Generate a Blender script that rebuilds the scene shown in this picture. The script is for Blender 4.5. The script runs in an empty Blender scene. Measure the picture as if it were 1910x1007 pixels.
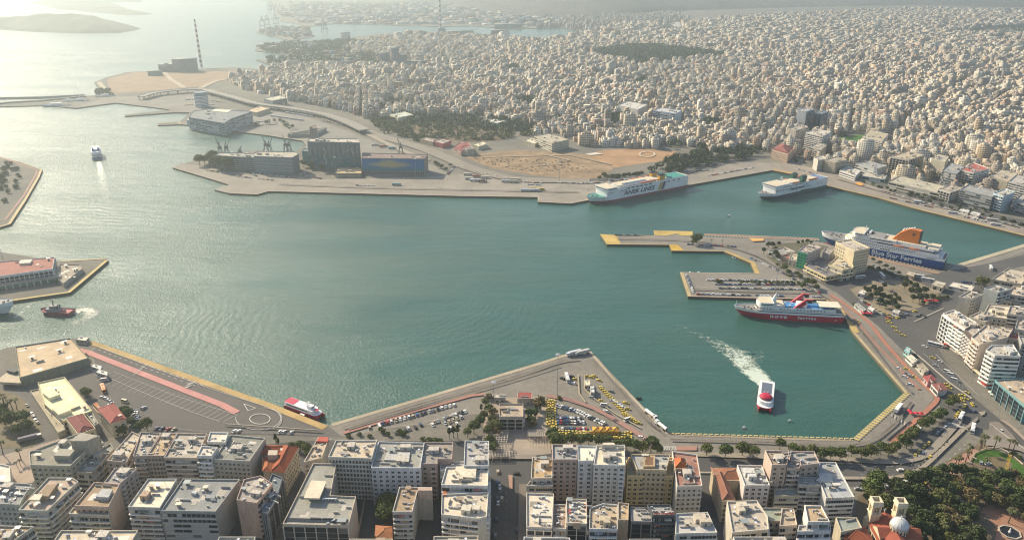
import bpy, math, random
import numpy as np
from mathutils import Vector, Matrix
R = math.radians
random.seed(7)
SC = bpy.context.scene
COL = SC.collection
# ------------------------------------------------------------ camera, sky, sun, exposure
CAMH, PITCH, FPX = 300.0, R(21.9), 1400.0
cam = bpy.data.cameras.new('camera'); cam.sensor_width = 36; cam.lens = 36*FPX/1910
cam.clip_start = 1; cam.clip_end = 40000
camo = bpy.data.objects.new('camera', cam); COL.objects.link(camo)
camo.location = (0, 0, CAMH); camo.rotation_euler = (R(90)-PITCH, 0, 0)
SC.camera = camo
SUN_AZ, SUN_EL = R(-48), R(32)
world = bpy.data.worlds.new("World"); SC.world = world; world.use_nodes = True
wn = world.node_tree
sky = wn.nodes.new('ShaderNodeTexSky'); sky.sky_type = 'NISHITA'; sky.sun_disc = False
sky.sun_elevation = SUN_EL; sky.sun_rotation = SUN_AZ; sky.air_density = 1.0; sky.dust_density = 1.6
wn.links.new(sky.outputs[0], wn.nodes['Background'].inputs[0]); wn.nodes['Background'].inputs[1].default_value = 0.12
sun = bpy.data.lights.new('sun', 'SUN'); sun.energy = 4.9; sun.angle = R(0.55); sun.color = (1, .87, .65)
suno = bpy.data.objects.new('sun', sun); COL.objects.link(suno)
to_sun = Vector((math.sin(SUN_AZ)*math.cos(SUN_EL), math.cos(SUN_AZ)*math.cos(SUN_EL), math.sin(SUN_EL)))
suno.rotation_euler = to_sun.to_track_quat('Z', 'Y').to_euler(); suno.location = (-2000, 1500, 1500)
SC.view_settings.view_transform = 'Standard'; SC.view_settings.look = 'None'
SC.view_settings.gamma = 1; SC.view_settings.use_curve_mapping = False
SC.view_settings.exposure = 0.66
SC.cycles.max_bounces = 4; SC.cycles.diffuse_bounces = 2; SC.cycles.glossy_bounces = 2
SC.cycles.transparent_max_bounces = 6; SC.cycles.volume_bounces = 0
SC.cycles.sample_clamp_indirect = 4; SC.cycles.use_denoising = True; SC.cycles.filter_width = 1.15
HAZE_DENSITY = 1.5e-4; HAZE_G = 0.48; HAZE_COL = (.60, .69, .71)

# ------------------------------------------------------------ helpers
ZG = 2.2
CP, SP = math.cos(PITCH), math.sin(PITCH)
def G(px, py, z=ZG):
    "measured point of the survey picture brought down to the level z"
    x = (px-955)/FPX; y = (py-503.5)/FPX
    t = (z-CAMH)/(-SP-y*CP)
    return (x*t, (CP-y*SP)*t)
def GP(pts, z=ZG): return [G(a, b, z) for a, b in pts]
def area2(p): return sum(p[i][0]*p[(i+1) % len(p)][1]-p[(i+1) % len(p)][0]*p[i][1] for i in range(len(p)))
def ccw(p): return list(p) if area2(p) > 0 else list(p)[::-1]
def centroid(p):
    a = 0; cx = 0; cy = 0
    for i in range(len(p)):
        x0, y0 = p[i]; x1, y1 = p[(i+1) % len(p)]; c = x0*y1-x1*y0
        a += c; cx += (x0+x1)*c; cy += (y0+y1)*c
    return (cx/(3*a), cy/(3*a)) if abs(a) > 1e-9 else p[0]
def offset_poly(p, d):
    "inward offset of a ccw polygon"
    n = len(p); out = []
    for i in range(n):
        a = Vector(p[i-1]); b = Vector(p[i]); c = Vector(p[(i+1) % n])
        u = (b-a).normalized(); v = (c-b).normalized()
        nu = Vector((-u.y, u.x)); nv = Vector((-v.y, v.x))
        m = (nu+nv); k = m.dot(nu)
        m = m/k if abs(k) > .25 else nu
        out.append(tuple(b+m*d))
    return out
def inside(p, x, y):
    c = False; j = len(p)-1
    for i in range(len(p)):
        xi, yi = p[i]; xj, yj = p[j]
        if (yi > y) != (yj > y) and x < (xj-xi)*(y-yi)/(yj-yi)+xi: c = not c
        j = i
    return c
def inside_np(p, X, Y):
    c = np.zeros(X.shape, bool); j = len(p)-1
    for i in range(len(p)):
        xi, yi = p[i]; xj, yj = p[j]
        if yi != yj:
            m = ((yi > Y) != (yj > Y)) & (X < (xj-xi)*(Y-yi)/(yj-yi)+xi)
            c ^= m
        j = i
    return c
ORD = 'first second third fourth fifth sixth seventh eighth ninth tenth eleventh twelfth thirteenth fourteenth fifteenth sixteenth seventeenth eighteenth nineteenth'.split()
TENS = ['', '', 'twenty', 'thirty', 'forty', 'fifty', 'sixty', 'seventy', 'eighty', 'ninety']
TENTH = ['', '', 'twentieth', 'thirtieth', 'fortieth', 'fiftieth', 'sixtieth', 'seventieth', 'eightieth', 'ninetieth']
def ordw(i):
    "0 -> first"
    n = i+1
    if n < 20: return ORD[i]
    return TENTH[n//10] if n % 10 == 0 else TENS[n//10]+'-'+ORD[n % 10-1]

# materials -------------------------------------------------
MATS = {}
def nt_new(name):
    m = bpy.data.materials.new(name); m.use_nodes = True
    return m, m.node_tree, m.node_tree.nodes['Principled BSDF']
def N(nt, t, **k):
    n = nt.nodes.new(t)
    for a, v in k.items():
        if a.startswith('i_'):
            key = a[2:]; key = int(key) if key.isdigit() else key.replace('_', ' ')
            n.inputs[key].default_value = v
        else: setattr(n, a, v)
    return n
def mathn(nt, op, a, b=None, clamp=False):
    n = nt.nodes.new('ShaderNodeMath'); n.operation = op; n.use_clamp = clamp
    for i, v in enumerate((a, b)):
        if v is None: continue
        if isinstance(v, (int, float)): n.inputs[i].default_value = v
        else: nt.links.new(v, n.inputs[i])
    return n.outputs[0]
def mixc(nt, fac, a, b, blend='MIX'):
    n = nt.nodes.new('ShaderNodeMix'); n.data_type = 'RGBA'; n.blend_type = blend
    for i, v in ((0, fac), (6, a), (7, b)):
        if isinstance(v, (int, float)): n.inputs[i].default_value = v
        elif isinstance(v, tuple): n.inputs[i].default_value = (v+(1,))[:4]
        else: nt.links.new(v, n.inputs[i])
    return n.outputs[2]
def ramp(nt, src, p0, p1):
    n = nt.nodes.new('ShaderNodeMapRange'); n.inputs[1].default_value = p0; n.inputs[2].default_value = p1
    nt.links.new(src, n.inputs[0]); return n.outputs[0]
def noise(nt, vec, scale, detail=3, rough=.55):
    n = N(nt, 'ShaderNodeTexNoise', i_Scale=scale, i_Detail=detail, i_Roughness=rough)
    if vec is not None: nt.links.new(vec, n.inputs['Vector'])
    return n.outputs['Fac']
def mat(name, color=None, rough=.8, s1=.08, s2=.9, amp=.35, metal=0, spec=.3, streak=0):
    "weathered surface; color None takes the object's own colour"
    if name in MATS: return MATS[name]
    m, nt, b = nt_new(name)
    geo = N(nt, 'ShaderNodeNewGeometry')
    if color is None: base = N(nt, 'ShaderNodeObjectInfo').outputs['Color']
    else:
        r = N(nt, 'ShaderNodeRGB'); r.outputs[0].default_value = color+(1,); base = r.outputs[0]
    n1 = noise(nt, geo.outputs['Position'], s1, 4, .6); n2 = noise(nt, geo.outputs['Position'], s2, 3, .6)
    f = mathn(nt, 'ADD', mathn(nt, 'MULTIPLY', n1, .6), mathn(nt, 'MULTIPLY', n2, .4))
    f = ramp(nt, f, .35, .65)
    v = mathn(nt, 'ADD', mathn(nt, 'MULTIPLY', f, amp), 1-amp*.55)
    if streak:
        mp = N(nt, 'ShaderNodeMapping'); mp.inputs['Scale'].default_value = (1.3, 1.3, .12)
        nt.links.new(geo.outputs['Position'], mp.inputs[0])
        st = ramp(nt, noise(nt, mp.outputs[0], 1.0, 3), .4, .62)
        v = mathn(nt, 'MULTIPLY', v, mathn(nt, 'ADD', mathn(nt, 'MULTIPLY', st, streak), 1-streak*.7))
    cc = N(nt, 'ShaderNodeCombineColor'); [nt.links.new(v, cc.inputs[i]) for i in range(3)]
    c = mixc(nt, 1.0, base, cc.outputs[0], 'MULTIPLY')
    nt.links.new(c, b.inputs['Base Color'])
    b.inputs['Roughness'].default_value = rough; b.inputs['Metallic'].default_value = metal
    b.inputs['Specular IOR Level'].default_value = spec
    MATS[name] = m
    return m

# mesh building ---------------------------------------------
class MB:
    def __init__(s): s.v = []; s.f = []; s.m = []
    def face(s, pts, mi=0):
        i = len(s.v); s.v += [tuple(p) for p in pts]; s.f.append(tuple(range(i, i+len(pts)))); s.m.append(mi)
    def box(s, x0, x1, y0, y1, z0, z1, mi=0, top=None, bottom=True):
        i = len(s.v); s.v += [(x0, y0, z0), (x1, y0, z0), (x1, y1, z0), (x0, y1, z0), (x0, y0, z1), (x1, y0, z1), (x1, y1, z1), (x0, y1, z1)]
        fs = [(0, 1, 5, 4), (1, 2, 6, 5), (2, 3, 7, 6), (3, 0, 4, 7), (4, 5, 6, 7)]+([(3, 2, 1, 0)] if bottom else [])
        for k, q in enumerate(fs): s.f.append(tuple(i+a for a in q)); s.m.append(top if (top is not None and k == 4) else mi)
    def prism(s, poly, z0, z1, mi=0, top=None, bottom=False, topz=None):
        n = len(poly); i = len(s.v)
        s.v += [(x, y, z0) for x, y in poly]+[(x, y, z1) for x, y in poly]
        for k in range(n):
            a = i+k; b = i+(k+1) % n; s.f.append((a, b, b+n, a+n)); s.m.append(mi)
        s.f.append(tuple(i+n+k for k in range(n))); s.m.append(mi if top is None else top)
        if bottom: s.f.append(tuple(i+k for k in range(n))[::-1]); s.m.append(mi)
    def ring(s, outer, inner, z0, z1, mi=0):
        n = len(outer); i = len(s.v)
        s.v += [(x, y, z0) for x, y in outer]+[(x, y, z1) for x, y in outer]+[(x, y, z1) for x, y in inner]+[(x, y, z0) for x, y in inner]
        for k in range(n):
            j = (k+1) % n
            for a in range(3): s.f.append((i+a*n+k, i+a*n+j, i+(a+1)*n+j, i+(a+1)*n+k)); s.m.append(mi)
    def tube(s, p, q, r0, r1=None, n=6, mi=0, cap=True):
        r1 = r0 if r1 is None else r1
        p = Vector(p); q = Vector(q); d = (q-p).normalized()
        a = d.orthogonal().normalized(); b = d.cross(a); i = len(s.v)
        for c, r in ((p, r0), (q, r1)):
            for k in range(n):
                t = 2*math.pi*k/n; s.v.append(tuple(c+a*r*math.cos(t)+b*r*math.sin(t)))
        for k in range(n): s.f.append((i+k, i+(k+1) % n, i+n+(k+1) % n, i+n+k)); s.m.append(mi)
        if cap: s.f.append(tuple(i+n+k for k in range(n))); s.m.append(mi)
    def lathe(s, prof, n=16, mi=0, cx=0, cy=0):
        i = len(s.v)
        for r, z in prof:
            for k in range(n): t = 2*math.pi*k/n; s.v.append((cx+r*math.cos(t), cy+r*math.sin(t), z))
        for a in range(len(prof)-1):
            for k in range(n): s.f.append((i+a*n+k, i+a*n+(k+1) % n, i+(a+1)*n+(k+1) % n, i+(a+1)*n+k)); s.m.append(mi)
    def mesh(s, name, mats, smooth=False):
        me = bpy.data.meshes.new(name); me.from_pydata(s.v, [], s.f)
        for m in (mats if isinstance(mats, (list, tuple)) else [mats]): me.materials.append(m)
        if len(me.materials) > 1: me.polygons.foreach_set('material_index', s.m)
        if smooth: me.polygons.foreach_set('use_smooth', [True]*len(s.f))
        me.update(); return me
    def build(s, name, mats, parent=None, loc=(0, 0, 0), rz=0, color=None, smooth=False):
        return put(name, s.mesh(name, mats, smooth), parent, loc, rz, color)
def put(name, me, parent=None, loc=(0, 0, 0), rz=0, color=None, scale=None):
    o = bpy.data.objects.new(name, me); o.location = loc
    if rz: o.rotation_euler = (0, 0, rz)
    if scale is not None: o.scale = scale
    if parent is not None: o.parent = parent
    if color is not None: o.color = tuple(color)[:3]+(1,)
    COL.objects.link(o); return o
def tag(o, label=None, cat=None, group=None, kind=None):
    if label: o['label'] = label
    if cat: o['category'] = cat
    if group: o['group'] = group
    if kind: o['kind'] = kind
    return o
def empty(name, loc, label, cat, group=None, rz=0):
    o = bpy.data.objects.new(name, None); o.empty_display_size = 1; o.location = loc; o.rotation_euler = (0, 0, rz)
    COL.objects.link(o); return tag(o, label, cat, group)
def var(c, a=.06):
    k = 1+random.uniform(-a, a); return tuple(max(0, min(1, x*k*(1+random.uniform(-a, a)*.3))) for x in c)

M_wall = mat('plaster', None, .85, .12, .8, .22, streak=.22)
M_roof = mat('roof_surface', None, .9, .11, .7, .42)
M_paint = mat('paint', None, .5, .3, 2, .12, spec=.5)
M_dark = mat('dark_opening', (.03, .035, .04), .25, amp=.5, spec=.6)
M_white = mat('white_paint', (.72, .70, .66), .6, .2, 1.5, .15)
M_conc = mat('concrete', None, .9, .025, .4, .22)
M_metal = mat('grey_metal', (.32, .33, .34), .45, amp=.2, metal=.4)
M_tile = mat('roof_tile', None, .85, .2, 1.6, .35)
m, nt, b = nt_new('window_glass'); MATS['glass'] = M_glass = m
oi = N(nt, 'ShaderNodeObjectInfo')
c = mixc(nt, ramp(nt, oi.outputs['Random'], .85, .97), (.02, .024, .03), (.13, .125, .11))
nt.links.new(c, b.inputs['Base Color']); b.inputs['Roughness'].default_value = .15; b.inputs['Specular IOR Level'].default_value = .35

# ------------------------------------------------------------ water
def water_material():
    m, nt, b = nt_new('harbour_water')
    geo = N(nt, 'ShaderNodeNewGeometry'); pos = geo.outputs['Position']
    big = ramp(nt, noise(nt, pos, .0035, 4, .55), .38, .62)
    mp = N(nt, 'ShaderNodeMapping'); mp.inputs['Rotation'].default_value = (0, 0, R(20)); mp.inputs['Scale'].default_value = (.35, 1, 1)
    nt.links.new(pos, mp.inputs[0])
    mid = ramp(nt, noise(nt, mp.outputs[0], .02, 4, .6), .35, .65)
    c = mixc(nt, big, (.021, .086, .068), (.034, .108, .086))
    c = mixc(nt, mathn(nt, 'MULTIPLY', mid, .5), c, (.040, .094, .068))
    nt.links.new(c, b.inputs['Base Color'])
    b.inputs['Roughness'].default_value = .14; b.inputs['IOR'].default_value = 1.33
    b.inputs['Specular IOR Level'].default_value = .5
    n1 = noise(nt, mp.outputs[0], .10, 4, .65); n2 = noise(nt, pos, .42, 4, .7); n3 = noise(nt, mp.outputs[0], .03, 2, .5)
    gust = mathn(nt, 'ADD', mathn(nt, 'MULTIPLY', ramp(nt, noise(nt, mp.outputs[0], .009, 4, .6), .38, .66), .9), .6)
    sxyz = N(nt, 'ShaderNodeSeparateXYZ'); nt.links.new(pos, sxyz.inputs[0])
    open_water = mathn(nt, 'ADD', mathn(nt, 'MULTIPLY', ramp(nt, sxyz.outputs[0], 0, -380), .5), .45)   # choppier towards the harbour mouth
    h = mathn(nt, 'ADD', mathn(nt, 'MULTIPLY', n1, 2.4), mathn(nt, 'MULTIPLY', n2, 1.9))
    h = mathn(nt, 'MULTIPLY', mathn(nt, 'MULTIPLY', h, gust), open_water)
    h = mathn(nt, 'ADD', h, mathn(nt, 'MULTIPLY', n3, 1.2))
    # wash of passing ships: curved wave trains, fading out round their own centre
    def train(px, py, ox, oy, rad, wl, amp):
        nonlocal h
        cx, cy = G(px, py, 0); sx, sy = G(ox, oy, 0)
        v = N(nt, 'ShaderNodeVectorMath', operation='DISTANCE'); nt.links.new(pos, v.inputs[0]); v.inputs[1].default_value = (sx, sy, 0)
        d = v.outputs['Value']
        w = mathn(nt, 'SINE', mathn(nt, 'MULTIPLY', mathn(nt, 'ADD', d, mathn(nt, 'MULTIPLY', noise(nt, pos, .012, 3), 50.0)), 2*math.pi/wl))
        v2 = N(nt, 'ShaderNodeVectorMath', operation='DISTANCE'); nt.links.new(pos, v2.inputs[0]); v2.inputs[1].default_value = (cx, cy, 0)
        mk = mathn(nt, 'SUBTRACT', 1.0, mathn(nt, 'DIVIDE', v2.outputs['Value'], rad), True)
        h = mathn(nt, 'ADD', h, mathn(nt, 'MULTIPLY', mathn(nt, 'MULTIPLY', w, mk), amp))
    train(180, 400, 470, 250, 230, 14, .24)
    train(415, 605, -300, 640, 95, 8.5, .17)
    train(130, 470, 470, 250, 130, 8, .2)
    train(900, 610, 500, 480, 130, 9, .08)
    bp = N(nt, 'ShaderNodeBump', i_Strength=1.0, i_Distance=.8); nt.links.new(h, bp.inputs['Height'])
    nt.links.new(bp.outputs[0], b.inputs['Normal'])
    nt.links.new(mathn(nt, 'ADD', mathn(nt, 'MULTIPLY', ramp(nt, sxyz.outputs[0], 120, -420), .17), .14), b.inputs['Roughness'])   # wavelets too fine to see
    return m
mb = MB(); mb.box(-12300, 12300, -800, 15300, -5, 0)
tag(mb.build('water', water_material()), kind='structure')

# ------------------------------------------------------------ land
M_ground = None
def land_material():
    m, nt, b = nt_new('ground')
    geo = N(nt, 'ShaderNodeNewGeometry'); pos = geo.outputs['Position']
    a = ramp(nt, noise(nt, pos, .012, 5, .65), .4, .6); d = ramp(nt, noise(nt, pos, .25, 4, .7), .35, .65)
    c = mixc(nt, a, (.17, .155, .135), (.23, .205, .17))
    c = mixc(nt, mathn(nt, 'MULTIPLY', d, .5), c, (.11, .115, .09))
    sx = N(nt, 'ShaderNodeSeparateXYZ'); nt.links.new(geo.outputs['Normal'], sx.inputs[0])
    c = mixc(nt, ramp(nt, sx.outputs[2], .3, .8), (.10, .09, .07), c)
    nt.links.new(c, b.inputs['Base Color']); b.inputs['Roughness'].default_value = .95; b.inputs['Specular IOR Level'].default_value = .1
    return m
M_ground = land_material()
def land(name, pts, extra=(), mats=M_ground, z=ZG, px=True):
    p = ccw((GP(pts, z) if px else list(pts))+list(extra))
    mb = MB(); mb.prism(p, -6, z)
    return tag(mb.build(name, mats), kind='structure')
COAST_FAR = [(500, 4), (514, 25), (524, 40), (578, 50), (628, 44), (713, 47), (817, 50), (878, 49), (960, 54), (1050, 52), (1092, 60), (1050, 69), (980, 70), (916, 69), (835, 61), (770, 61), (710, 64), (669, 68), (639, 73), (625, 76), (588, 76), (541, 80), (480, 85), (476, 95), (520, 100), (561, 108), (520, 112), (478, 112), (507, 122), (480, 130), (472, 128), (440, 126), (378, 128), (300, 132), (236, 135), (196, 145), (176, 154), (184, 165), (203, 177), (162, 179), (78, 189), (20, 192), (-30, 196), (-30, 200), (78, 197), (98, 198), (142, 202), (216, 192), (297, 202), (320, 205), (233, 214), (233, 217), (322, 210), (354, 210), (335, 228), (294, 230), (294, 234), (338, 232), (500, 253), (564, 263), (571, 271), (560, 276), (548, 285), (480, 281), (420, 286), (360, 300), (322, 313), (412, 340), (427, 345), (400, 354), (429, 361), (480, 363), (500, 357), (700, 362), (860, 366), (1003, 368), (1003, 377), (1065, 380), (1100, 373), (1283, 346), (1440, 318), (1475, 325), (1545, 348), (1640, 370), (1700, 388), (1910, 440), (1990, 459)]
COAST_MID = [(1990, 437), (1910, 456), (1782, 494), (1766, 506), (1752, 505), (1623, 477), (1556, 459), (1532, 452), (1500, 447), (1440, 444), (1345, 442), (1292, 440), (1292, 432), (1219, 430), (1220, 440), (1119, 437), (1132, 456), (1248, 457), (1253, 468), (1349, 469), (1400, 491), (1408, 510), (1268, 508), (1283, 553), (1400, 556), (1540, 559), (1577, 595), (1590, 620), (1687, 732), (1590, 818), (1520, 818), (1250, 808), (1205, 764), (1150, 708), (1103, 656), (1095, 651), (1049, 662), (1000, 678), (780, 743), (618, 790), (612, 794), (500, 750), (380, 708), (174, 636), (141, 630), (12, 648), (0, 652), (-60, 668)]
# the two arms of the coast join beyond the right edge of the east basin
COAST = COAST_FAR[:-1]+[(1912, 440.5), (1912, 455.5)]+COAST_MID[1:]
land('ground', COAST, extra=[(-500, 150), (-500, -300), (1500, -300), (3000, 1200), (7500, 6000), (9000, 14500), (-1500, 14500), (-2700, 9000)])
land('west_pier_ground', [(-80, 285), (0, 293), (40, 303), (79, 317), (74, 330), (50, 372), (20, 418), (-20, 430), (-80, 440)])
land('terminal_pier_ground', [(-80, 485), (0, 470), (110, 487), (199, 482), (202, 486), (131, 546), (27, 561), (-80, 572)])
land('shipyard_ground', [(478, 60), (495, 51), (545, 49), (575, 56), (588, 68), (560, 73), (545, 77), (500, 66)])

ZS = [0.02]
def sheet(name, pts, color=None, rough=.9, amp=.25, matl=None, px=True, kind='structure', s1=.03, s2=.5, lift=None):
    if lift is None: ZS[0] += .006; z = ZG+ZS[0]
    else: z = ZG+lift
    p = ccw(GP(pts) if px else pts)
    mb = MB(); mb.face([(x, y, z) for x, y in p])
    mm = matl or mat(name+'_surface%d' % (len(MATS)), color, rough, s1, s2, amp, spec=.15)
    return tag(mb.build(name, mm), kind=kind)
def strip_poly(pts, w0, w1):
    "band between offsets w0 and w1 to the left of the open path"
    L = []; Rr = []
    n = len(pts)
    for i in range(n):
        a = Vector(pts[max(i-1, 0)]); b = Vector(pts[i]); c = Vector(pts[min(i+1, n-1)])
        u = (b-a).normalized() if i > 0 else (c-b).normalized(); v = (c-b).normalized() if i < n-1 else u
        nu = Vector((-u.y, u.x)); nv = Vector((-v.y, v.x)); m = nu+nv
        k = m.dot(nu); m = m/k if k > .35 else nu
        L.append(tuple(b+m*w0)); Rr.append(tuple(b+m*w1))
    return L, Rr
def smooth_path(pts, k=6):
    if len(pts) < 3: return pts
    out = []
    P = [pts[0]]+list(pts)+[pts[-1]]
    for i in range(1, len(P)-2):
        p0, p1, p2, p3 = [Vector(q) for q in P[i-1:i+3]]
        for j in range(k):
            t = j/k
            out.append(tuple(.5*((2*p1)+(p2-p0)*t+(2*p0-5*p1+4*p2-p3)*t*t+(3*p1-p0-3*p2+p3)*t**3)))
    out.append(tuple(pts[-1])); return out
def strip(name, pts, w0, w1, color, px=True, smooth=False, lift=None, h=0, amp=.25, kind='structure', dash=None, matl=None):
    P = GP(pts) if px else pts
    if smooth: P = smooth_path(P)
    if lift is None: ZS[0] += .006; z = ZG+ZS[0]
    else: z = ZG+lift
    mb = MB()
    if dash:
        on, off = dash
        for i in range(len(P)-1):
            a = Vector(P[i]); b = Vector(P[i+1]); L = (b-a).length; u = (b-a)/L; nn = Vector((-u.y, u.x)); t = 0
            while t < L:
                e = min(t+on, L); q = [a+u*t+nn*w0, a+u*e+nn*w0, a+u*e+nn*w1, a+u*t+nn*w1]
                if w1 < w0: q = q[::-1]
                if h: mb.prism(ccw([tuple(v) for v in q]), z, z+h)
                else: mb.face([(v.x, v.y, z) for v in q])
                t += on+off
    else:
        L, Rr = strip_poly(P, w0, w1)
        for i in range(len(L)-1):
            q = [L[i], L[i+1], Rr[i+1], Rr[i]]
            q = ccw(q)
            if h: mb.prism(q, z, z+h)
            else: mb.face([(x, y, z) for x, y in q])
    mm = matl or mat('%s_%.2f_%.2f_%.2f' % ((name,)+tuple(color)), tuple(color), .85, .05, .7, amp, spec=.2)
    return tag(mb.build(name, mm), kind=kind)
# ------------------------------------------------------------ ground covers
QUAY = (.27, .24, .20); ASPH = (.10, .097, .092); ASPH2 = (.135, .125, .112); PALE = (.42, .36, .27); YEL = (.50, .34, .09); REDP = (.40, .19, .14)
sheet('quay_paving', [(427, 345), (400, 354), (429, 361), (480, 363), (500, 357), (700, 362), (860, 366), (1003, 368), (1003, 377), (1065, 380), (1100, 373), (1283, 346), (1440, 318), (1475, 325), (1440, 305), (1380, 300), (1300, 325), (1150, 336), (1000, 335), (860, 325), (800, 330), (600, 335), (440, 320), (340, 305), (322, 313), (412, 340)], QUAY, amp=.42, s1=.02, s2=.28)
sheet('quay_paving', [(1440, 318), (1475, 325), (1545, 348), (1640, 370), (1700, 388), (1910, 440), (1910, 425), (1700, 370), (1600, 338), (1540, 320), (1480, 305), (1440, 303)], (.28, .24, .195), amp=.42, s1=.02, s2=.28)
sheet('quay_paving', [(571, 271), (564, 263), (500, 253), (338, 232), (420, 225), (480, 205), (560, 215), (650, 245), (720, 275), (850, 325), (700, 330), (571, 300)], (.225, .21, .18), amp=.42, s1=.02, s2=.28)
sheet('quay_paving', [(216, 192), (297, 202), (354, 210), (400, 200), (370, 175), (300, 180), (203, 180), (142, 200)], (.22, .20, .17), amp=.42, s1=.02, s2=.28)
sheet('quay_paving', [(1910, 456), (1782, 494), (1766, 506), (1752, 505), (1623, 477), (1556, 459), (1532, 452), (1500, 447), (1440, 444), (1345, 442), (1292, 440), (1292, 432), (1219, 430), (1220, 440), (1119, 437), (1132, 456), (1248, 457), (1253, 468), (1349, 469), (1400, 491), (1408, 510), (1268, 508), (1283, 553), (1400, 556), (1540, 559), (1577, 595), (1600, 580), (1520, 520), (1440, 480), (1500, 460), (1600, 490), (1700, 520), (1780, 535), (1850, 490), (1910, 470)], (.22, .20, .17), amp=.42, s1=.02, s2=.28)
sheet('quay_paving', [(1540, 559), (1577, 595), (1590, 620), (1687, 732), (1590, 818), (1520, 818), (1250, 808), (1205, 764), (1103, 656), (1095, 651), (1049, 662), (780, 743), (618, 790), (612, 794), (640, 815), (900, 770), (1000, 740), (1100, 760), (1240, 845), (1600, 848), (1720, 775), (1745, 735), (1690, 660), (1600, 570), (1560, 540)], (.21, .19, .16), amp=.42, s1=.02, s2=.28)
sheet('quay_paving', [(174, 636), (380, 708), (500, 750), (612, 794), (640, 815), (560, 812), (260, 806), (180, 720)], (.125, .115, .105), amp=.18)
sheet('asphalt_road', [(0, 700), (60, 700), (170, 690), (260, 806), (120, 830), (0, 830)], ASPH2)
# karaiskaki square and the dual carriageway on the right
sheet('asphalt_road', [(1500, 500), (1560, 510), (1640, 500), (1690, 520), (1800, 570), (1770, 590), (1745, 640), (1760, 668), (1815, 740), (1905, 815), (1990, 870), (1990, 900), (1910, 850), (1850, 800), (1800, 800), (1730, 872), (1680, 910), (1640, 912), (1560, 905), (1200, 905), (1200, 870), (1560, 865), (1660, 862), (1700, 848), (1760, 780), (1745, 735), (1700, 670), (1640, 610), (1560, 545), (1480, 500)], ASPH, amp=.2)
sheet('asphalt_road', [(1690, 520), (1850, 490), (1990, 455), (1990, 478), (1870, 505), (1830, 560), (1800, 575), (1640, 520)], ASPH)
sheet('asphalt_road', [(600, 822), (900, 822), (1200, 850), (1340, 850), (1560, 850), (1560, 1100), (0, 1100), (0, 880), (560, 822)], (.085, .083, .08))
sheet('pavement', [(0, 850), (55, 835), (130, 812), (150, 812), (60, 900), (0, 905)], (.34, .27, .21), amp=.3)
sheet('sandy_ground', [(0, 725), (40, 740), (75, 790), (80, 820), (60, 835), (0, 835)], (.17, .14, .09), amp=.5)
# far quay street behind the ferries
strip('asphalt_road', [(830, 297), (870, 312), (960, 330), (1100, 335), (1200, 330), (1300, 312), (1400, 297), (1480, 292), (1560, 315), (1640, 342), (1760, 380), (1990, 432)], -9, 9, ASPH, smooth=True)
# fields
sheet('dry_field', [(866, 294), (885, 288), (960, 280), (1050, 284), (1090, 288), (1150, 312), (1120, 332), (1080, 335), (1000, 328), (920, 315)], matl=None, color=(.27, .19, .115), amp=.75, s1=.035, s2=.22)
sheet('red_earth_field', [(1088, 289), (1130, 280), (1190, 277), (1262, 283), (1258, 298), (1200, 305), (1150, 313)], color=(.36, .22, .12), amp=.5)
sheet('dry_field', [(200, 148), (250, 135), (300, 134), (440, 133), (480, 132), (440, 148), (400, 155), (371, 162), (260, 172), (205, 174)], color=(.29, .20, .13), amp=.4)
sheet('dry_field', [(700, 232), (800, 232), (900, 238), (960, 245), (940, 262), (850, 268), (780, 262), (740, 250)], color=(.17, .13, .085), amp=.8, s1=.05)
sheet('playing_field', [(1552, 266), (1560, 257), (1612, 250), (1626, 262), (1572, 272)], color=(.07, .15, .035), amp=.3)
# karaiskaki gardens
sheet('park_ground', [(1655, 565), (1672, 528), (1700, 520), (1752, 545), (1745, 560), (1720, 572), (1695, 580), (1675, 585)], (.24, .20, .14), amp=.5)
sheet('park_ground', [(1585, 540), (1640, 520), (1680, 524), (1660, 545), (1690, 585), (1655, 590), (1605, 560)], (.24, .20, .14), amp=.5)
sheet('park_ground', [(1430, 480), (1445, 455), (1500, 452), (1545, 460), (1480, 500), (1455, 498)], (.13, .12, .08), amp=.5)
# church gardens and the oval lawn
sheet('park_ground', [(1600, 925), (1640, 905), (1700, 900), (1750, 870), (1790, 845), (1830, 825), (1990, 900), (1990, 1100), (1560, 1100), (1590, 990)], (.16, .125, .085), amp=.5)
sheet('red_paving', [(1860, 985), (1830, 950), (1850, 940), (1990, 1000), (1990, 1080), (1850, 1040)], (.33, .18, .12))
sheet('red_paving', [(1752, 878), (1770, 862), (1815, 836), (1828, 842), (1790, 872), (1775, 895)], (.36, .2, .15))
sheet('lawn', [(1812, 860), (1820, 845), (1838, 838), (1862, 840), (1890, 855), (1910, 870), (1910, 890), (1880, 880), (1850, 862), (1828, 866)], color=(.05, .105, .02), amp=.6)
sheet('basin_paving', [(1846, 852), (1868, 852), (1888, 864), (1886, 874), (1866, 874), (1846, 864)], (.15, .12, .07))
# plaza in front of the customs house
sheet('plaza_paving', [(900, 820), (905, 742), (1035, 740), (1035, 838), (900, 838)], (.33, .27, .21), amp=.4)
sheet('plaza_paving', [(905, 838), (1028, 838), (1028, 846), (990, 850), (905, 850)], (.30, .25, .2), amp=.3)
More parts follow.
